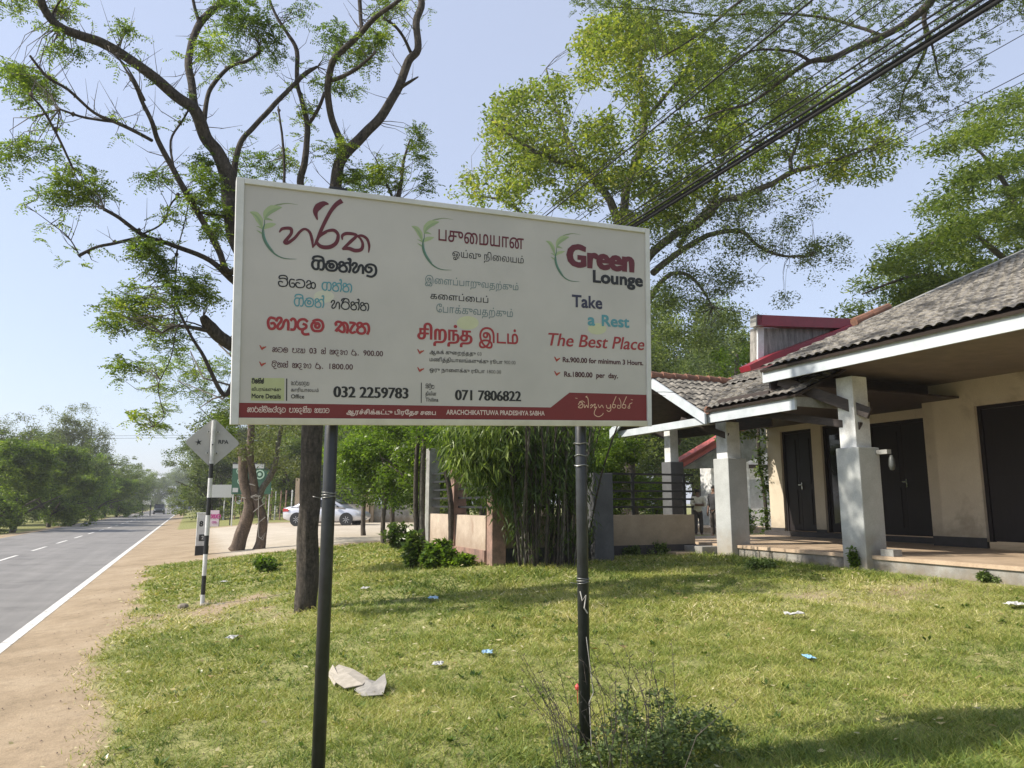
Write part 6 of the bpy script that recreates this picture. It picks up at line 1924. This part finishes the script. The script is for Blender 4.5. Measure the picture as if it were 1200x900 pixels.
for fx, fz, r in ((.7, .64, .3), (.18, .75, .2), (.22, .42, .2)):
    c = a.lerp(b, fx); c.z = zb + (zt - zb) * fz
    mb = MB(); n = 18
    for k in range(n):
        a0 = 2 * math.pi * k / n; a1 = 2 * math.pi * (k + 1) / n
        P = [c + Vector((math.cos(q) * rr_, -.02, math.sin(q) * rr_)) for q, rr_ in ((a0, r), (a1, r), (a1, r * .72), (a0, r * .72))]; mb.add(P, [(0, 1, 2, 3)])
    mb.lathe([(.01, -.005), (r * .4, 0), (.01, .005)], c + Vector((0, -.02, 0)), 10, Matrix.Rotation(math.pi / 2, 3, 'X')); mb.build('round_emblem', flat('emblem_pale', (.35, .5, .38)), gb)
pk, a, b, zb, zt = board_on_legs('pink_board', 246, 256.5, 598, 617, 621, 47, flat('board_pink', (.62, .5, .56)), 'small pink and white board with magenta writing on short legs', lm='black_metal')
cx = (a + b) / 2
flat_text('x', Vector((cx.x, cx.y - .01, zb + (zt - zb) * .52)), Vector((1, 0, 0)), UPZ, .26, flat('magenta', (.42, .03, .2)), pk, cs=sinhala('sa ya va', 1.4))
flat_text('x', Vector((cx.x, cx.y - .01, zb + (zt - zb) * .2)), Vector((1, 0, 0)), UPZ, .14, flat('magenta2', (.42, .1, .28)), pk, cs=sinhala('ga ta', 1.2))
board_on_legs('far_board', 167, 177, 586, 591.5, 600, 105, M['white_paint'], 'tiny white board across the road near the dark vehicle')
# thin rusty fence posts behind the lawn beyond the drive
fb_ = thing('picket_fence', G(320, 608), 'line of thin pale fence posts with wires beyond the drive', 'fence')
for k, x in enumerate((262, 275, 282, 304, 311, 317, 322, 328, 334, 341)):
    t = 62 - k * 1.2; p = px(x, 600, t); z = H(p.x, p.y); mb = MB(); mb.tube([Vector((p.x, p.y, z)), Vector((p.x + .04, p.y, z + 2.1))], .06, 6); mb.build('picket', M['fence_post'] if k % 3 else M['white_paint'], fb_)
for zz in (.7, 1.3, 1.9):
    p, q_ = px(255, 600, 63), px(345, 600, 50); mb = MB(); mb.tube([Vector((p.x, p.y, H(p.x, p.y) + zz)), Vector((q_.x, q_.y, H(q_.x, q_.y) + zz))], .012, 4); mb.build('fence_wire', M['cable'], fb_)

# ------------------------------------------------------------------ gate fence behind the car
gf0 = px(386, 610, 45); gf = thing('yard_gate', Vector((gf0.x, gf0.y, H(gf0.x, gf0.y))), 'dark barred gate and low grey wall behind the silver car', 'gate')
def gp(x, t=45): p = px(x, 600, t); return Vector((p.x, p.y, H(p.x, p.y)))
for x0, x1 in ((350, 425), (433, 524)):
    a = gp(x0); b = gp(x1); mb = MB(); mb.hexa([a, b, b + Vector((0, .2, 0)), a + Vector((0, .2, 0)), a + UPZ * 1.1, b + UPZ * 1.1, b + Vector((0, .2, 1.1)), a + Vector((0, .2, 1.1))]); mb.build('low_wall', M['cement'], gf)
    for z in (1.3, 1.55, 1.8, 2.05, 2.3, 2.5):
        mb = MB(); mb.bar(a + UPZ * z, b + UPZ * z, .04, .04); mb.build('rail', M['black_metal'], gf)
    n = 6
    for k in range(n + 1):
        p = a.lerp(b, k / n); mb = MB(); mb.bar(p + UPZ * 1.1, p + UPZ * 2.5, .05); mb.build('rail_post', M['black_metal'], gf)
for x in (429, 436, 520, 350):
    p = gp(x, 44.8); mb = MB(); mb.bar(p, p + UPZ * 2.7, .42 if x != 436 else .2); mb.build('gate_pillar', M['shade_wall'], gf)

# ------------------------------------------------------------------ vehicles
def loft(sections, m, name, root, M4, smooth=True, mirror=True, cap=True):
    """sections: list of (x, [(y, z) ring]) joined along x"""
    mb = MB(); n = len(sections[0][1]); base = 0
    for x, ring in sections:
        for y, z in ring: mb.v.append(tuple(M4 @ Vector((x, y, z))))
    for i in range(len(sections) - 1):
        for k in range(n):
            a = i * n + k; b = i * n + (k + 1) % n; mb.f.append((a, b, b + n, a + n))
    if cap:
        mb.f.append(tuple(range(n))[::-1]); mb.f.append(tuple((len(sections) - 1) * n + k for k in range(n)))
    return mb.build(name, m, root, smooth=smooth)


def ring(hw, z0, z1, tuck=.9, sh=.5, n=5):
    """closed body cross-section: sill, bulge, shoulder"""
    h = z1 - z0
    R_ = [(hw * .86, z0), (hw * .97, z0 + h * .12), (hw, z0 + h * .45), (hw * .985, z0 + h * .72), (hw * tuck, z0 + h * .95), (hw * tuck * .8, z1)]
    return R_ + [(-y, z) for y, z in R_[::-1]]


def wheel(root, M4, x, y, r, wd, hub='silver'):
    o = bpy.data.objects.new('wheel', None); COL.objects.link(o); o.parent = root; ORG[o.name] = ORG[root.name]
    s = 1 if y > 0 else -1; rot = M4.to_3x3() @ Matrix.Rotation(-math.pi / 2 * s, 3, 'X')
    c = M4 @ Vector((x, y - s * wd, r))
    mb = MB(); mb.lathe([(r * .62, 0), (r * .95, 0), (r, .03), (r, wd - .03), (r * .95, wd), (r * .62, wd)], c, 24, rot); mb.build('tyre', M['black_metal'], o, smooth=False)
    mb = MB(); mb.lathe([(r * .62, wd * .7), (r * .6, wd * .55), (.02, wd * .8)], c, 24, rot); mb.build('rim', M['rim'], o)
    mb = MB()
    for k in range(7):
        a = 2 * math.pi * k / 7; d = Vector((math.cos(a), math.sin(a), 0))
        mb.bar(c + rot @ (d * r * .1 + Vector((0, 0, wd * .92))), c + rot @ (d * r * .6 + Vector((0, 0, wd * .95))), .05, .02)
    mb.build('spokes', M['rim'], o)


M['rim'] = pmat('rim', (.62, .63, .65), (.5, .5, .52), 8, .3, 0, metal=.6)
M['silver'] = flat('silver_paint', (.62, .63, .67), .28, .35)
M['tail'] = flat('tail_lamp', (.35, .03, .03), .2); M['lamp'] = flat('head_lamp', (.7, .72, .72), .1)
bs_ = M['silver'].node_tree.nodes['Principled BSDF']; bs_.inputs['Coat Weight'].default_value = .6
# silver saloon, side on, nose to the right
ca = px(335, 612, 40.5); cb_ = px(432, 612, 40)
carc = (ca + cb_) / 2; carc.z = H(carc.x, carc.y) + .0
car = thing('parked_car', carc, 'silver saloon car parked side on before the gate, partly behind the dark trunk', 'car')
ang = math.atan2(cb_.y - ca.y, cb_.x - ca.x)
CM = Matrix.Translation(carc) @ Matrix.Rotation(ang, 4, 'Z')
prof = [(-2.26, .52, .74, .62), (-2.2, .36, .93, .76), (-1.9, .25, 1.0, .84), (-1.45, .22, .99, .87), (-.9, .2, .96, .88), (0, .2, .93, .88), (.8, .2, .93, .88), (1.3, .22, .90, .87), (1.8, .24, .82, .84), (2.1, .28, .72, .76), (2.26, .4, .6, .6)]
loft([(x, ring(hw, z0, z1)) for x, z0, z1, hw in prof], M['silver'], 'body', car, CM)
cab = [(-1.75, .97, 1.0, .62), (-1.3, .95, 1.24, .62), (-.75, .93, 1.43, .60), (-.1, .92, 1.48, .60), (.45, .92, 1.40, .60), (.95, .91, 1.14, .62), (1.25, .90, .93, .64)]
loft([(x, [(hw + .18, z0), (hw + .02 if z1 > z0 + .2 else hw + .14, z1 - .05), (hw - .12, z1), (-hw + .12, z1), (-hw - .02 if z1 > z0 + .2 else -hw - .14, z1 - .05), (-hw - .18, z0)]) for x, z0, z1, hw in cab], M['silver'], 'roof', car, CM)
for sd in (-1, 1):
    for pts in ([(-1.28, 1.0), (-.62, .97), (-.62, 1.36), (-.85, 1.33)], [(-.55, .97), (.1, .96), (.1, 1.38), (-.55, 1.37)], [(.17, .96), (.95, .95), (.52, 1.27), (.17, 1.37)]):
        P = []
        for x, z in pts:
            y = sd * (.81 - (z - .93) / .5 * .17); P.append(CM @ Vector((x, y, z)))
        mb = MB(); mb.prism(P, CM.to_3x3() @ Vector((0, sd * .012, 0))); mb.build('side_window', M['glass'], car)
    for x, h in ((-1.38, 0), (1.36, 0)):
        mb = MB(); c = CM @ Vector((x, sd * .80, .32)); rot = CM.to_3x3() @ Matrix.Rotation(-math.pi / 2 * sd, 3, 'X'); mb.lathe([(.01, .07), (.37, .07), (.37, .09), (.01, .092)], c, 20, rot); mb.build('wheel_arch', M['black_metal'], car)
        wheel(car, CM, x, sd * .895, .31, .2)
    mb = MB(); mb.bar(CM @ Vector((.72, sd * .88, 1.0)), CM @ Vector((.82, sd * .99, 1.02)), .1, .14); mb.build('mirror', M['silver'], car, bevel=.02)
    for x in (-.35, .55):
        mb = MB(); mb.bar(CM @ Vector((x - .08, sd * .885, .78)), CM @ Vector((x + .08, sd * .885, .78)), .02, .03); mb.build('door_handle', M['chrome'], car)
    mb = MB(); mb.prism([CM @ Vector(p) for p in ((2.0, sd * .78, .62), (2.16, sd * .66, .60), (2.05, sd * .70, .72), (1.75, sd * .83, .76))], CM.to_3x3() @ Vector((0, sd * .02, .0))); mb.build('headlight', M['lamp'], car)
    mb = MB(); mb.prism([CM @ Vector(p) for p in ((-2.2, sd * .76, .72), (-1.85, sd * .86, .74), (-1.85, sd * .85, .88), (-2.2, sd * .75, .9))], CM.to_3x3() @ Vector((0, sd * .02, 0))); mb.build('tail_light', M['tail'], car)
P = [CM @ Vector(p) for p in ((.98, -.6, 1.12), (.98, .6, 1.12), (.5, .56, 1.385), (.5, -.56, 1.385))]; mb = MB(); mb.prism(P, CM.to_3x3() @ Vector((.02, 0, .02))); mb.build('windscreen', M['glass'], car)


def box_vehicle(name, x, yb, hpx, wpx, t, m, label, cat, kind):
    c = px(x, yb, t); c.z = 0.0; o = thing(name, c, label, cat)
    Hh = hpx * t / FPX; W = wpx * t / FPX; L = Hh * (2.2 if kind == 'jeep' else 2.6)
    MM = Matrix.Translation(c) @ Matrix.Rotation(math.atan2(-DY, -DX), 4, 'Z')      # nose towards us
    g = Hh * .16
    if kind == 'jeep':
        loft([(L * a, ring(W / 2 * k, z0 * Hh, z1 * Hh)) for a, k, z0, z1 in ((-.5, .92, .2, .5), (-.4, 1, .14, .6), (0, 1, .14, .6), (.35, 1, .14, .58), (.5, .92, .2, .5))], m, 'body', o, MM)
        loft([(L * a, [(W / 2 * .92, .58 * Hh), (W / 2 * .8, z * Hh), (-W / 2 * .8, z * Hh), (-W / 2 * .92, .58 * Hh)]) for a, z in ((-.48, .9), (-.3, 1), (.05, 1), (.22, .6))], M['glass'], 'cabin', o, MM, smooth=False)
        mb = MB(); mb.hexa([MM @ Vector((L * a, W * b, Hh * z)) for z in (.97, 1.02) for a, b in ((-.46, -.38), (.06, -.38), (.06, .38), (-.46, .38))]); mb.build('roof', m, o)
        zl = .42
    else:
        loft([(L * a, [(W / 2, z0 * Hh), (W / 2, z1 * Hh), (-W / 2, z1 * Hh), (-W / 2, z0 * Hh)]) for a, z0, z1 in ((.28, .16, .78), (.47, .16, .76), (.5, .18, .5))], m, 'cab', o, MM, smooth=False)
        mb = MB(); mb.hexa([MM @ Vector((L * a, W * b, Hh * z)) for z in (.22, 1.0) for a, b in ((-.5, -.5), (.26, -.5), (.26, .5), (-.5, .5))]); mb.build('load_box', M['truckbox'], o)
        mb = MB(); mb.prism([MM @ Vector((L * .49, W * b, Hh * z)) for b, z in ((-.42, .5), (.42, .5), (.4, .7), (-.4, .7))], MM.to_3x3() @ Vector((.1, 0, 0))); mb.build('windscreen', M['glass'], o)
        zl = .3
    for sy in (-1, 1):
        for sx in (-.32, .33): wheel(o, MM, L * sx, sy * W * .5, g, W * .12)
        mb = MB(); cc_ = MM @ Vector((L * .505, sy * W * .34, Hh * zl)); mb.lathe([(.02, -.02), (Hh * .05, 0), (.02, .03)], cc_, 10, MM.to_3x3() @ Matrix.Rotation(math.pi / 2, 3, 'Y')); mb.build('headlight', M['lamp'], o)
    mb = MB(); mb.hexa([MM @ Vector((L * a, W * b, Hh * z)) for z in (.16, .24) for a, b in ((.5, -.48), (.54, -.48), (.54, .48), (.5, .48))]); mb.build('bumper', M['black_metal'] if kind == 'jeep' else M['white_paint'], o)
M['truckbox'] = flat('truckbox', (.10, .13, .22)); 
box_vehicle('jeep', 186.5, 599.6, 11.5, 12, 118, flat('dark_paint', (.03, .04, .045), .4), 'dark jeep driving on the road, nearest of the vehicles', 'car', 'jeep')
box_vehicle('lorry', 219, 594.5, 13.5, 11, 150, flat('cab_paint', (.14, .12, .25), .5), 'dark blue lorry coming along the road past the end of the white line', 'lorry', 'lorry')
box_vehicle('lorry', 210.5, 594, 7, 6, 210, flat('cab_pale', (.4, .4, .42), .5), 'smaller pale fronted lorry left of the dark blue lorry', 'lorry', 'lorry')

# ------------------------------------------------------------------ people
def skin_body(name, joints, edges, radii, root, m, flat_=None):
    me = bpy.data.meshes.new(name); me.from_pydata(joints, edges, []); me.materials.append(m)
    o = link_mesh(name, me, root)
    o.modifiers.new('skin', 'SKIN'); sub = o.modifiers.new('sub', 'SUBSURF'); sub.levels = 1; sub.render_levels = 2
    if not me.skin_vertices: me.skin_vertices.new(name='')
    lay = me.skin_vertices[0].data
    for i, r in enumerate(radii): lay[i].radius = r if hasattr(r, '__len__') else (r, r)
    lay[0].use_root = True
    return o


SKIN = flat('skin', (.16, .085, .055), .6); SHIRT = pmat('shirt', (.62, .56, .45), (.5, .44, .35), 9, .85, .4, .01)
TRO = pmat('trousers', (.07, .055, .05), (.04, .033, .03), 8, .9, .3, .01); HAIR = flat('hair', (.012, .01, .009), .8)


def person(x, yfoot, t, hpx, facing, label, shirt, trou, arms='crossed'):
    b = px(x, yfoot, t); h = hpx * t / FPX; b.z = b.z
    o = thing('person', b, label, 'person')
    o.rotation_euler = (0, 0, facing)
    k = h / 1.70
    sc_ = lambda P: [tuple(c * k for c in p) for p in P]
    if arms == 'crossed':
        A = [(-.19, 0, 1.40), (-.27, -.05, 1.15), (.02, -.22, 1.16), (.19, 0, 1.40), (.27, -.05, 1.13), (-.04, -.24, 1.13)]
    else:
        A = [(-.19, 0, 1.40), (-.24, .02, 1.12), (-.25, -.05, .86), (.19, 0, 1.40), (.24, .02, 1.12), (.25, -.05, .86)]
    J = [(0, 0, .95), (0, 0, 1.15), (0, 0, 1.36), (0, 0, 1.46), (0, -.01, 1.53), (0, -.015, 1.62), (-.09, 0, .9), (-.10, -.01, .5), (-.10, .02, .08), (-.10, -.13, .03), (.09, 0, .9), (.11, -.01, .5), (.12, .02, .08), (.13, -.13, .03)] + A
    a = 14
    E_ = [(0, 1), (1, 2), (2, 3), (3, 4), (4, 5), (0, 6), (6, 7), (7, 8), (8, 9), (0, 10), (10, 11), (11, 12), (12, 13), (2, a), (a, a + 1), (a + 1, a + 2), (2, a + 3), (a + 3, a + 4), (a + 4, a + 5)]
    Rr = [.13, .12, .13, .055, .06, .085, .085, .06, .04, .035, .085, .06, .04, .035, .055, .042, .032, .055, .042, .032]
    # hands: palm and five fingers on each wrist
    for w_ in (a + 2, a + 5):
        wp = Vector(J[w_]); s_ = 1 if w_ == a + 2 else -1
        if arms == 'crossed': d = Vector((s_ * 1.0, .1, .05))
        else: d = Vector((0, -.1, -1))
        n0 = len(J); J.append(tuple(wp + d * .07)); E_.append((w_, n0)); Rr.append(.03)
        for f_ in range(4):
            q0 = wp + d * .1 + Vector((0, -.01, .03 - .02 * f_)) if arms == 'crossed' else wp + d * .1 + Vector((0, .03 - .02 * f_, 0)); n1 = len(J)
            J += [tuple(q0), tuple(q0 + d * (.07 - .006 * abs(f_ - 1)) + Vector((0, .015, 0)))]; E_ += [(n0, n1), (n1, n1 + 1)]; Rr += [.009, .007]
        n1 = len(J); J.append(tuple(wp + d * .08 + Vector((0, -.03, .045)))); E_.append((n0, n1)); Rr.append(.009)
    skin_body('body', sc_(J), E_, [r * k for r in Rr], o, SKIN)
    # shirt and trousers follow the body
    JS = [(0, 0, .86), (0, 0, 1.02), (0, -.005, 1.2), (0, 0, 1.38), (0, 0, 1.44)] + [A[0], A[1], tuple((Vector(A[1]) * .6 + Vector(A[2]) * .4)), A[3], A[4], tuple((Vector(A[4]) * .6 + Vector(A[5]) * .4))]
    skin_body('shirt', sc_(JS), [(0, 1), (1, 2), (2, 3), (3, 4), (3, 5), (5, 6), (6, 7), (3, 8), (8, 9), (9, 10)], [tuple(c * k for c in r) for r in ((.175, .135), (.165, .13), (.165, .13), (.165, .12), (.07, .07), (.075, .075), (.065, .065), (.052, .052), (.075, .075), (.065, .065), (.052, .052))], o, shirt)
    skin_body('trousers', sc_([(0, 0, .96), (-.085, 0, .86), (-.10, -.01, .5), (-.10, .02, .08), (.085, 0, .86), (.11, -.01, .5), (.12, .02, .08)]), [(0, 1), (1, 2), (2, 3), (0, 4), (4, 5), (5, 6)], [r * k for r in (.13, .1, .08, .065, .1, .08, .065)], o, trou)
    hd = MB(); hd.lathe([(.02, -.09), (.075, -.06), (.093, .0), (.088, .05), (.05, .088), (.01, .097)], Vector((0, .015, 1.625)), 14); hd.v = [tuple(c * k for c in p) for p in hd.v]
    me = hd.mesh('hair', HAIR, smooth=True); hair = link_mesh('hair', me, o)
    for v in me.vertices:
        if v.co.y < -.02 * k and v.co.z < 1.66 * k: v.co.y = -.02 * k
    fc = MB()
    fc.add([(x_ * k, y_ * k, z_ * k) for x_, y_, z_ in ((-.012, -.098, 1.585), (.012, -.098, 1.585), (0, -.125, 1.588), (0, -.098, 1.625))], [(0, 1, 2), (1, 3, 2), (3, 0, 2), (0, 3, 1)])
    link_mesh('nose', fc.mesh('nose', SKIN), o)
    for sx in (-1, 1):
        e = MB(); e.lathe([(.002, -.006), (.01, 0), (.002, .006)], Vector((sx * .033, -.093, 1.628)), 6); e.v = [tuple(c * k for c in p) for p in e.v]; link_mesh('eye', e.mesh('eye', HAIR), o)
        e = MB(); e.lathe([(.004, -.028), (.014, 0), (.004, .028)], Vector((sx * .09, .005, 1.61)), 6); e.v = [tuple(c * k for c in p) for p in e.v]; link_mesh('ear', e.mesh('ear', SKIN), o)
    e = MB(); e.add([(x_ * k, y_ * k, z_ * k) for x_, y_, z_ in ((-.022, -.094, 1.553), (.022, -.094, 1.553), (.015, -.098, 1.562), (-.015, -.098, 1.562))], [(0, 1, 2, 3)]); link_mesh('mouth', e.mesh('mouth', HAIR), o)
    return o


person(819, 628.5, 26, 54, R(10), 'person in loose pale shirt and dark trousers with folded arms left of the porch pillar', SHIRT, TRO)
person(838.5, 630, 23.5, 60, R(-60), 'person in dark clothes almost hidden behind the porch pillar', pmat('dark_shirt', (.03, .03, .035), None, 8, .8, 0), TRO, 'down')
# the yard they stand on is level with their shoes
yd = MB(); c0 = [px(x, 629.5, t) for x, t in ((800, 22.5), (850, 22.5), (850, 29), (800, 29))]
zmin = px(819, 628.5, 26).z
yd.hexa([Vector((p.x, p.y, .3)) for p in c0] + [Vector((p.x, p.y, zmin - .005)) for p in c0]); o = yd.build('path', M['floor']); tag(o, 'pale paved path between the porch pillars', kind='structure')

# ------------------------------------------------------------------ overhead lines
POLE_V = (-28, 62)
def line_pole(v, label, u=7.6):
    b = UV(u, v); b.z = H(b.x, b.y); o = thing('power_pole', b, label, 'pole')
    mb = MB(); mb.lathe([(.19, -.3), (.17, 2), (.12, 9.2)], b, 14); mb.build('pole_shaft', M['cement'], o, smooth=True)
    for z in (8.8, 8.2, 7.6):
        mb = MB(); mb.bar(b + Vector((NX, NY, 0)) * -.9 + UPZ * z, b + Vector((NX, NY, 0)) * .9 + UPZ * z, .08); mb.build('cross_arm', M['timber'], o)
line_pole(62, 'slim concrete pole far off carrying the overhead lines, hidden behind the trees')
# pixel where each wire leaves the picture, height above the camera at that point, radius
WIRES = [((1172, 0), 6.4, 0.0336), ((1163, 0), 6.45, 0.0252), ((1150, 0), 6.5, 0.0252), ((1132, 0), 6.7, 0.0140), ((1120, 0), 6.8, 0.0168), ((1082, 0), 7.0, 0.0098), ((1035, 0), 7.2, 0.0098), ((1022, 0), 7.2, 0.0084), ((952, 0), 7.3, 0.0168), ((943, 0), 7.4, 0.0098), ((868, 0), 7.6, 0.0056), ((1200, 12), 6.2, 0.0056), ((1200, 40), 6.0, 0.0056), ((1200, 86), 6.0, 0.0063), ((1200, 95), 6.0, 0.0049)]
for k, ((x, y), hh_, r) in enumerate(WIRES):
    d = px(x, y, 1) - camo.location; t = hh_ / d.z; p = camo.location + d * t; u, v0 = toUV(p.x, p.y)
    pts = []
    sag = .35 + .05 * (k % 4)
    for vv in np.concatenate([np.linspace(-28, 14, 16), np.linspace(18, 62, 12)]):
        q_ = (vv + 28) / 90; s0 = (v0 + 28) / 90
        z = p.z + sag * 4 * (q_ * (q_ - 1) - s0 * (s0 - 1)) * .55
        uu = u + (min(max(u, 6.8), 8.4) - u) * max(0, (vv - v0) / (62 - v0)) * .3
        pts.append(UV(uu, vv, z))
    names = ['thick black cable of the lowest overhead bundle', 'second cable of the lowest overhead bundle', 'third cable of the lowest overhead bundle', 'thin wire just above the lowest bundle', 'wire parallel above the lowest bundle', 'thin wire in the middle of the overhead lines', 'thin upper wire of a close pair in the middle', 'thin lower wire of a close pair in the middle', 'thick dark cable, leftmost of the heavy overhead lines', 'thin wire running beside the leftmost heavy cable', 'finest wire at the far left of the overhead lines', 'thin wire leaving the picture at the top right corner', 'thin wire below the top right corner', 'upper of the two lowest thin wires at the right edge', 'lower of the two lowest thin wires at the right edge']
    mb = MB(); mb.tube(pts, r, 6); o = mb.build('overhead_wire', M['cable'], loc=pts[0], smooth=True); tag(o, names[k], 'wire', 'overhead lines along the road')
# thin lines crossing the road far off
for k, y in enumerate((507.5, 510.5)):
    a = px(-60, y - 1, 70); b = px(360, y + 1, 62); mb = MB(); mb.tube([a, a.lerp(b, .5) - UPZ * .25, b], .012, 4); o = mb.build('crossing_wire', M['cable'], loc=a); tag(o, ('upper' if k == 0 else 'lower') + ' thin wire crossing the road low in the left sky', 'wire', 'wires crossing the road')

# ------------------------------------------------------------------ litter on the lawn
def crumple(name, x, y, wpx, hpx, m, label, cat, seed=1, n=7, hz=.5):
    b, t_ = ground_at(x, y); rr = random.Random(seed); W = wpx * t_ / FPX / 2; D2 = hpx * t_ / FPX * 1.3
    o_ = MB(); g = []
    for j in range(n):
        for i in range(n):
            a = (i / (n - 1) - .5) * 2; c = (j / (n - 1) - .5) * 2; e = 1 - .25 * rr.random()
            g.append(b + Vector((a * W * e, c * D2 * e, .035 + W * hz * rr.random() * (1 - .5 * max(abs(a), abs(c))))))
    o_.add(g, [(j * n + i, j * n + i + 1, (j + 1) * n + i + 1, (j + 1) * n + i) for j in range(n - 1) for i in range(n - 1)])
    o = o_.build(name, m, loc=b, fix=False); md = o.modifiers.new('s', 'SOLIDIFY'); md.thickness = .002
    return tag(o, label, cat)


BL = flat('blue_wrap', (.35, .52, .66), .35); WP = pmat('white_wrap', (.66, .65, .62), (.42, .41, .38), 25, .6, .2)
crumple('plastic_scrap', 508, 704, 13, 7, BL, 'crumpled pale blue plastic on the lawn just right of the left pole, far away', 'litter', 1)
crumple('plastic_scrap', 571, 769, 14, 8, BL, 'crumpled pale blue and white wrapper nearer the right pole', 'litter', 2)
crumple('paper_scrap', 513, 783, 14, 7, WP, 'small white crumpled paper between the two poles', 'litter', 3)
crumple('plastic_scrap', 948, 775, 11, 8, flat('blue_wrap2', (.3, .55, .75), .35), 'small bright blue and white wrapper on the right lawn', 'litter', 4)
crumple('paper_scrap', 271, 751, 12, 8, WP, 'white crumpled scrap near the left edge of the lawn', 'litter', 5)
crumple('plastic_scrap', 932, 725, 26, 4, WP, 'long flat clear plastic piece on the right lawn below the pillar', 'litter', 6)
crumple('paper_scrap', 428, 692, 9, 6, WP, 'pale scrap on the lawn beyond the left pole', 'litter', 7)
crumple('paper_scrap', 1190, 713, 22, 6, WP, 'white scrap at the right edge of the lawn', 'litter', 8)
crumple('paper_scrap', 263, 684, 9, 4, WP, 'small pale scrap on the grass behind the banded post', 'litter', 9)
b, t_ = ground_at(677, 826); mb = MB(); mb.lathe([(.004, 0), (.016, .01), (.018, .028), (.006, .045)], b + UPZ * .09, 10); mb.tube([b, b + UPZ * .1], .002, 4); o = mb.build('red_bud', flat('bud', (.6, .07, .06)), loc=b); tag(o, 'tiny red flower head on a stalk left of the right pole', 'flower')
# torn sack
b, t_ = ground_at(418, 806)
sk = thing('torn_sack', b, 'torn beige cement sack lying on the grass right of the left pole', 'sack')
def gpp(x, y, z): p = G(x, y); p.z += z; return p
SACK = pmat('sack', (.40, .36, .30), (.29, .26, .21), 14, .8, .2, .004)
mb = MB(); A1 = [gpp(385, 793, .03), gpp(397, 786, .045), gpp(414, 794, .06), gpp(432, 802, .04), gpp(425, 811, .05), gpp(404, 812, .03), gpp(393, 806, .04)]; c = gpp(408, 801, .065)
mb.add(A1 + [c], [(i, (i + 1) % 7, 7) for i in range(7)]); o = mb.build('sack_top', SACK, sk, fix=False); o.modifiers.new('s', 'SOLIDIFY').thickness = .006
mb = MB(); A2 = [gpp(415, 812, .02), gpp(428, 803, .045), gpp(446, 808, .05), gpp(451, 804, .09), gpp(453, 812, .07), gpp(449, 818, .02), gpp(425, 820, .02)]; c = gpp(436, 812, .06)
mb.add(A2 + [c], [(i, (i + 1) % 7, 7) for i in range(7)]); o = mb.build('sack_flap', pmat('sack_grey', (.30, .28, .25), (.2, .19, .17), 20, .8, .2), sk, fix=False); o.modifiers.new('s', 'SOLIDIFY').thickness = .006
mb = MB(); A3 = [gpp(384, 794, .02), gpp(390, 788, .06), gpp(397, 800, .05), gpp(392, 806, .01)]; mb.add(A3, [(0, 1, 2, 3)]); o = mb.build('sack_corner', SACK, sk, fix=False); o.modifiers.new('s', 'SOLIDIFY').thickness = .005

# ------------------------------------------------------------------ air
hm = bpy.data.materials.new('haze'); hm.use_nodes = True; nn = hm.node_tree.nodes; nn.remove(nn['Principled BSDF'])
pv = nn.new('ShaderNodeVolumePrincipled'); pv.inputs['Density'].default_value = .00065; pv.inputs['Color'].default_value = (.93, .95, 1, 1); pv.inputs['Anisotropy'].default_value = .2
hm.node_tree.links.new(pv.outputs[0], nn['Material Output'].inputs['Volume'])
mb = MB(); mb.box(-1600, 1600, -400, 2700, -1.5, 30); o = mb.build('haze', hm); tag(o, 'thin haze in the air', kind='stuff')
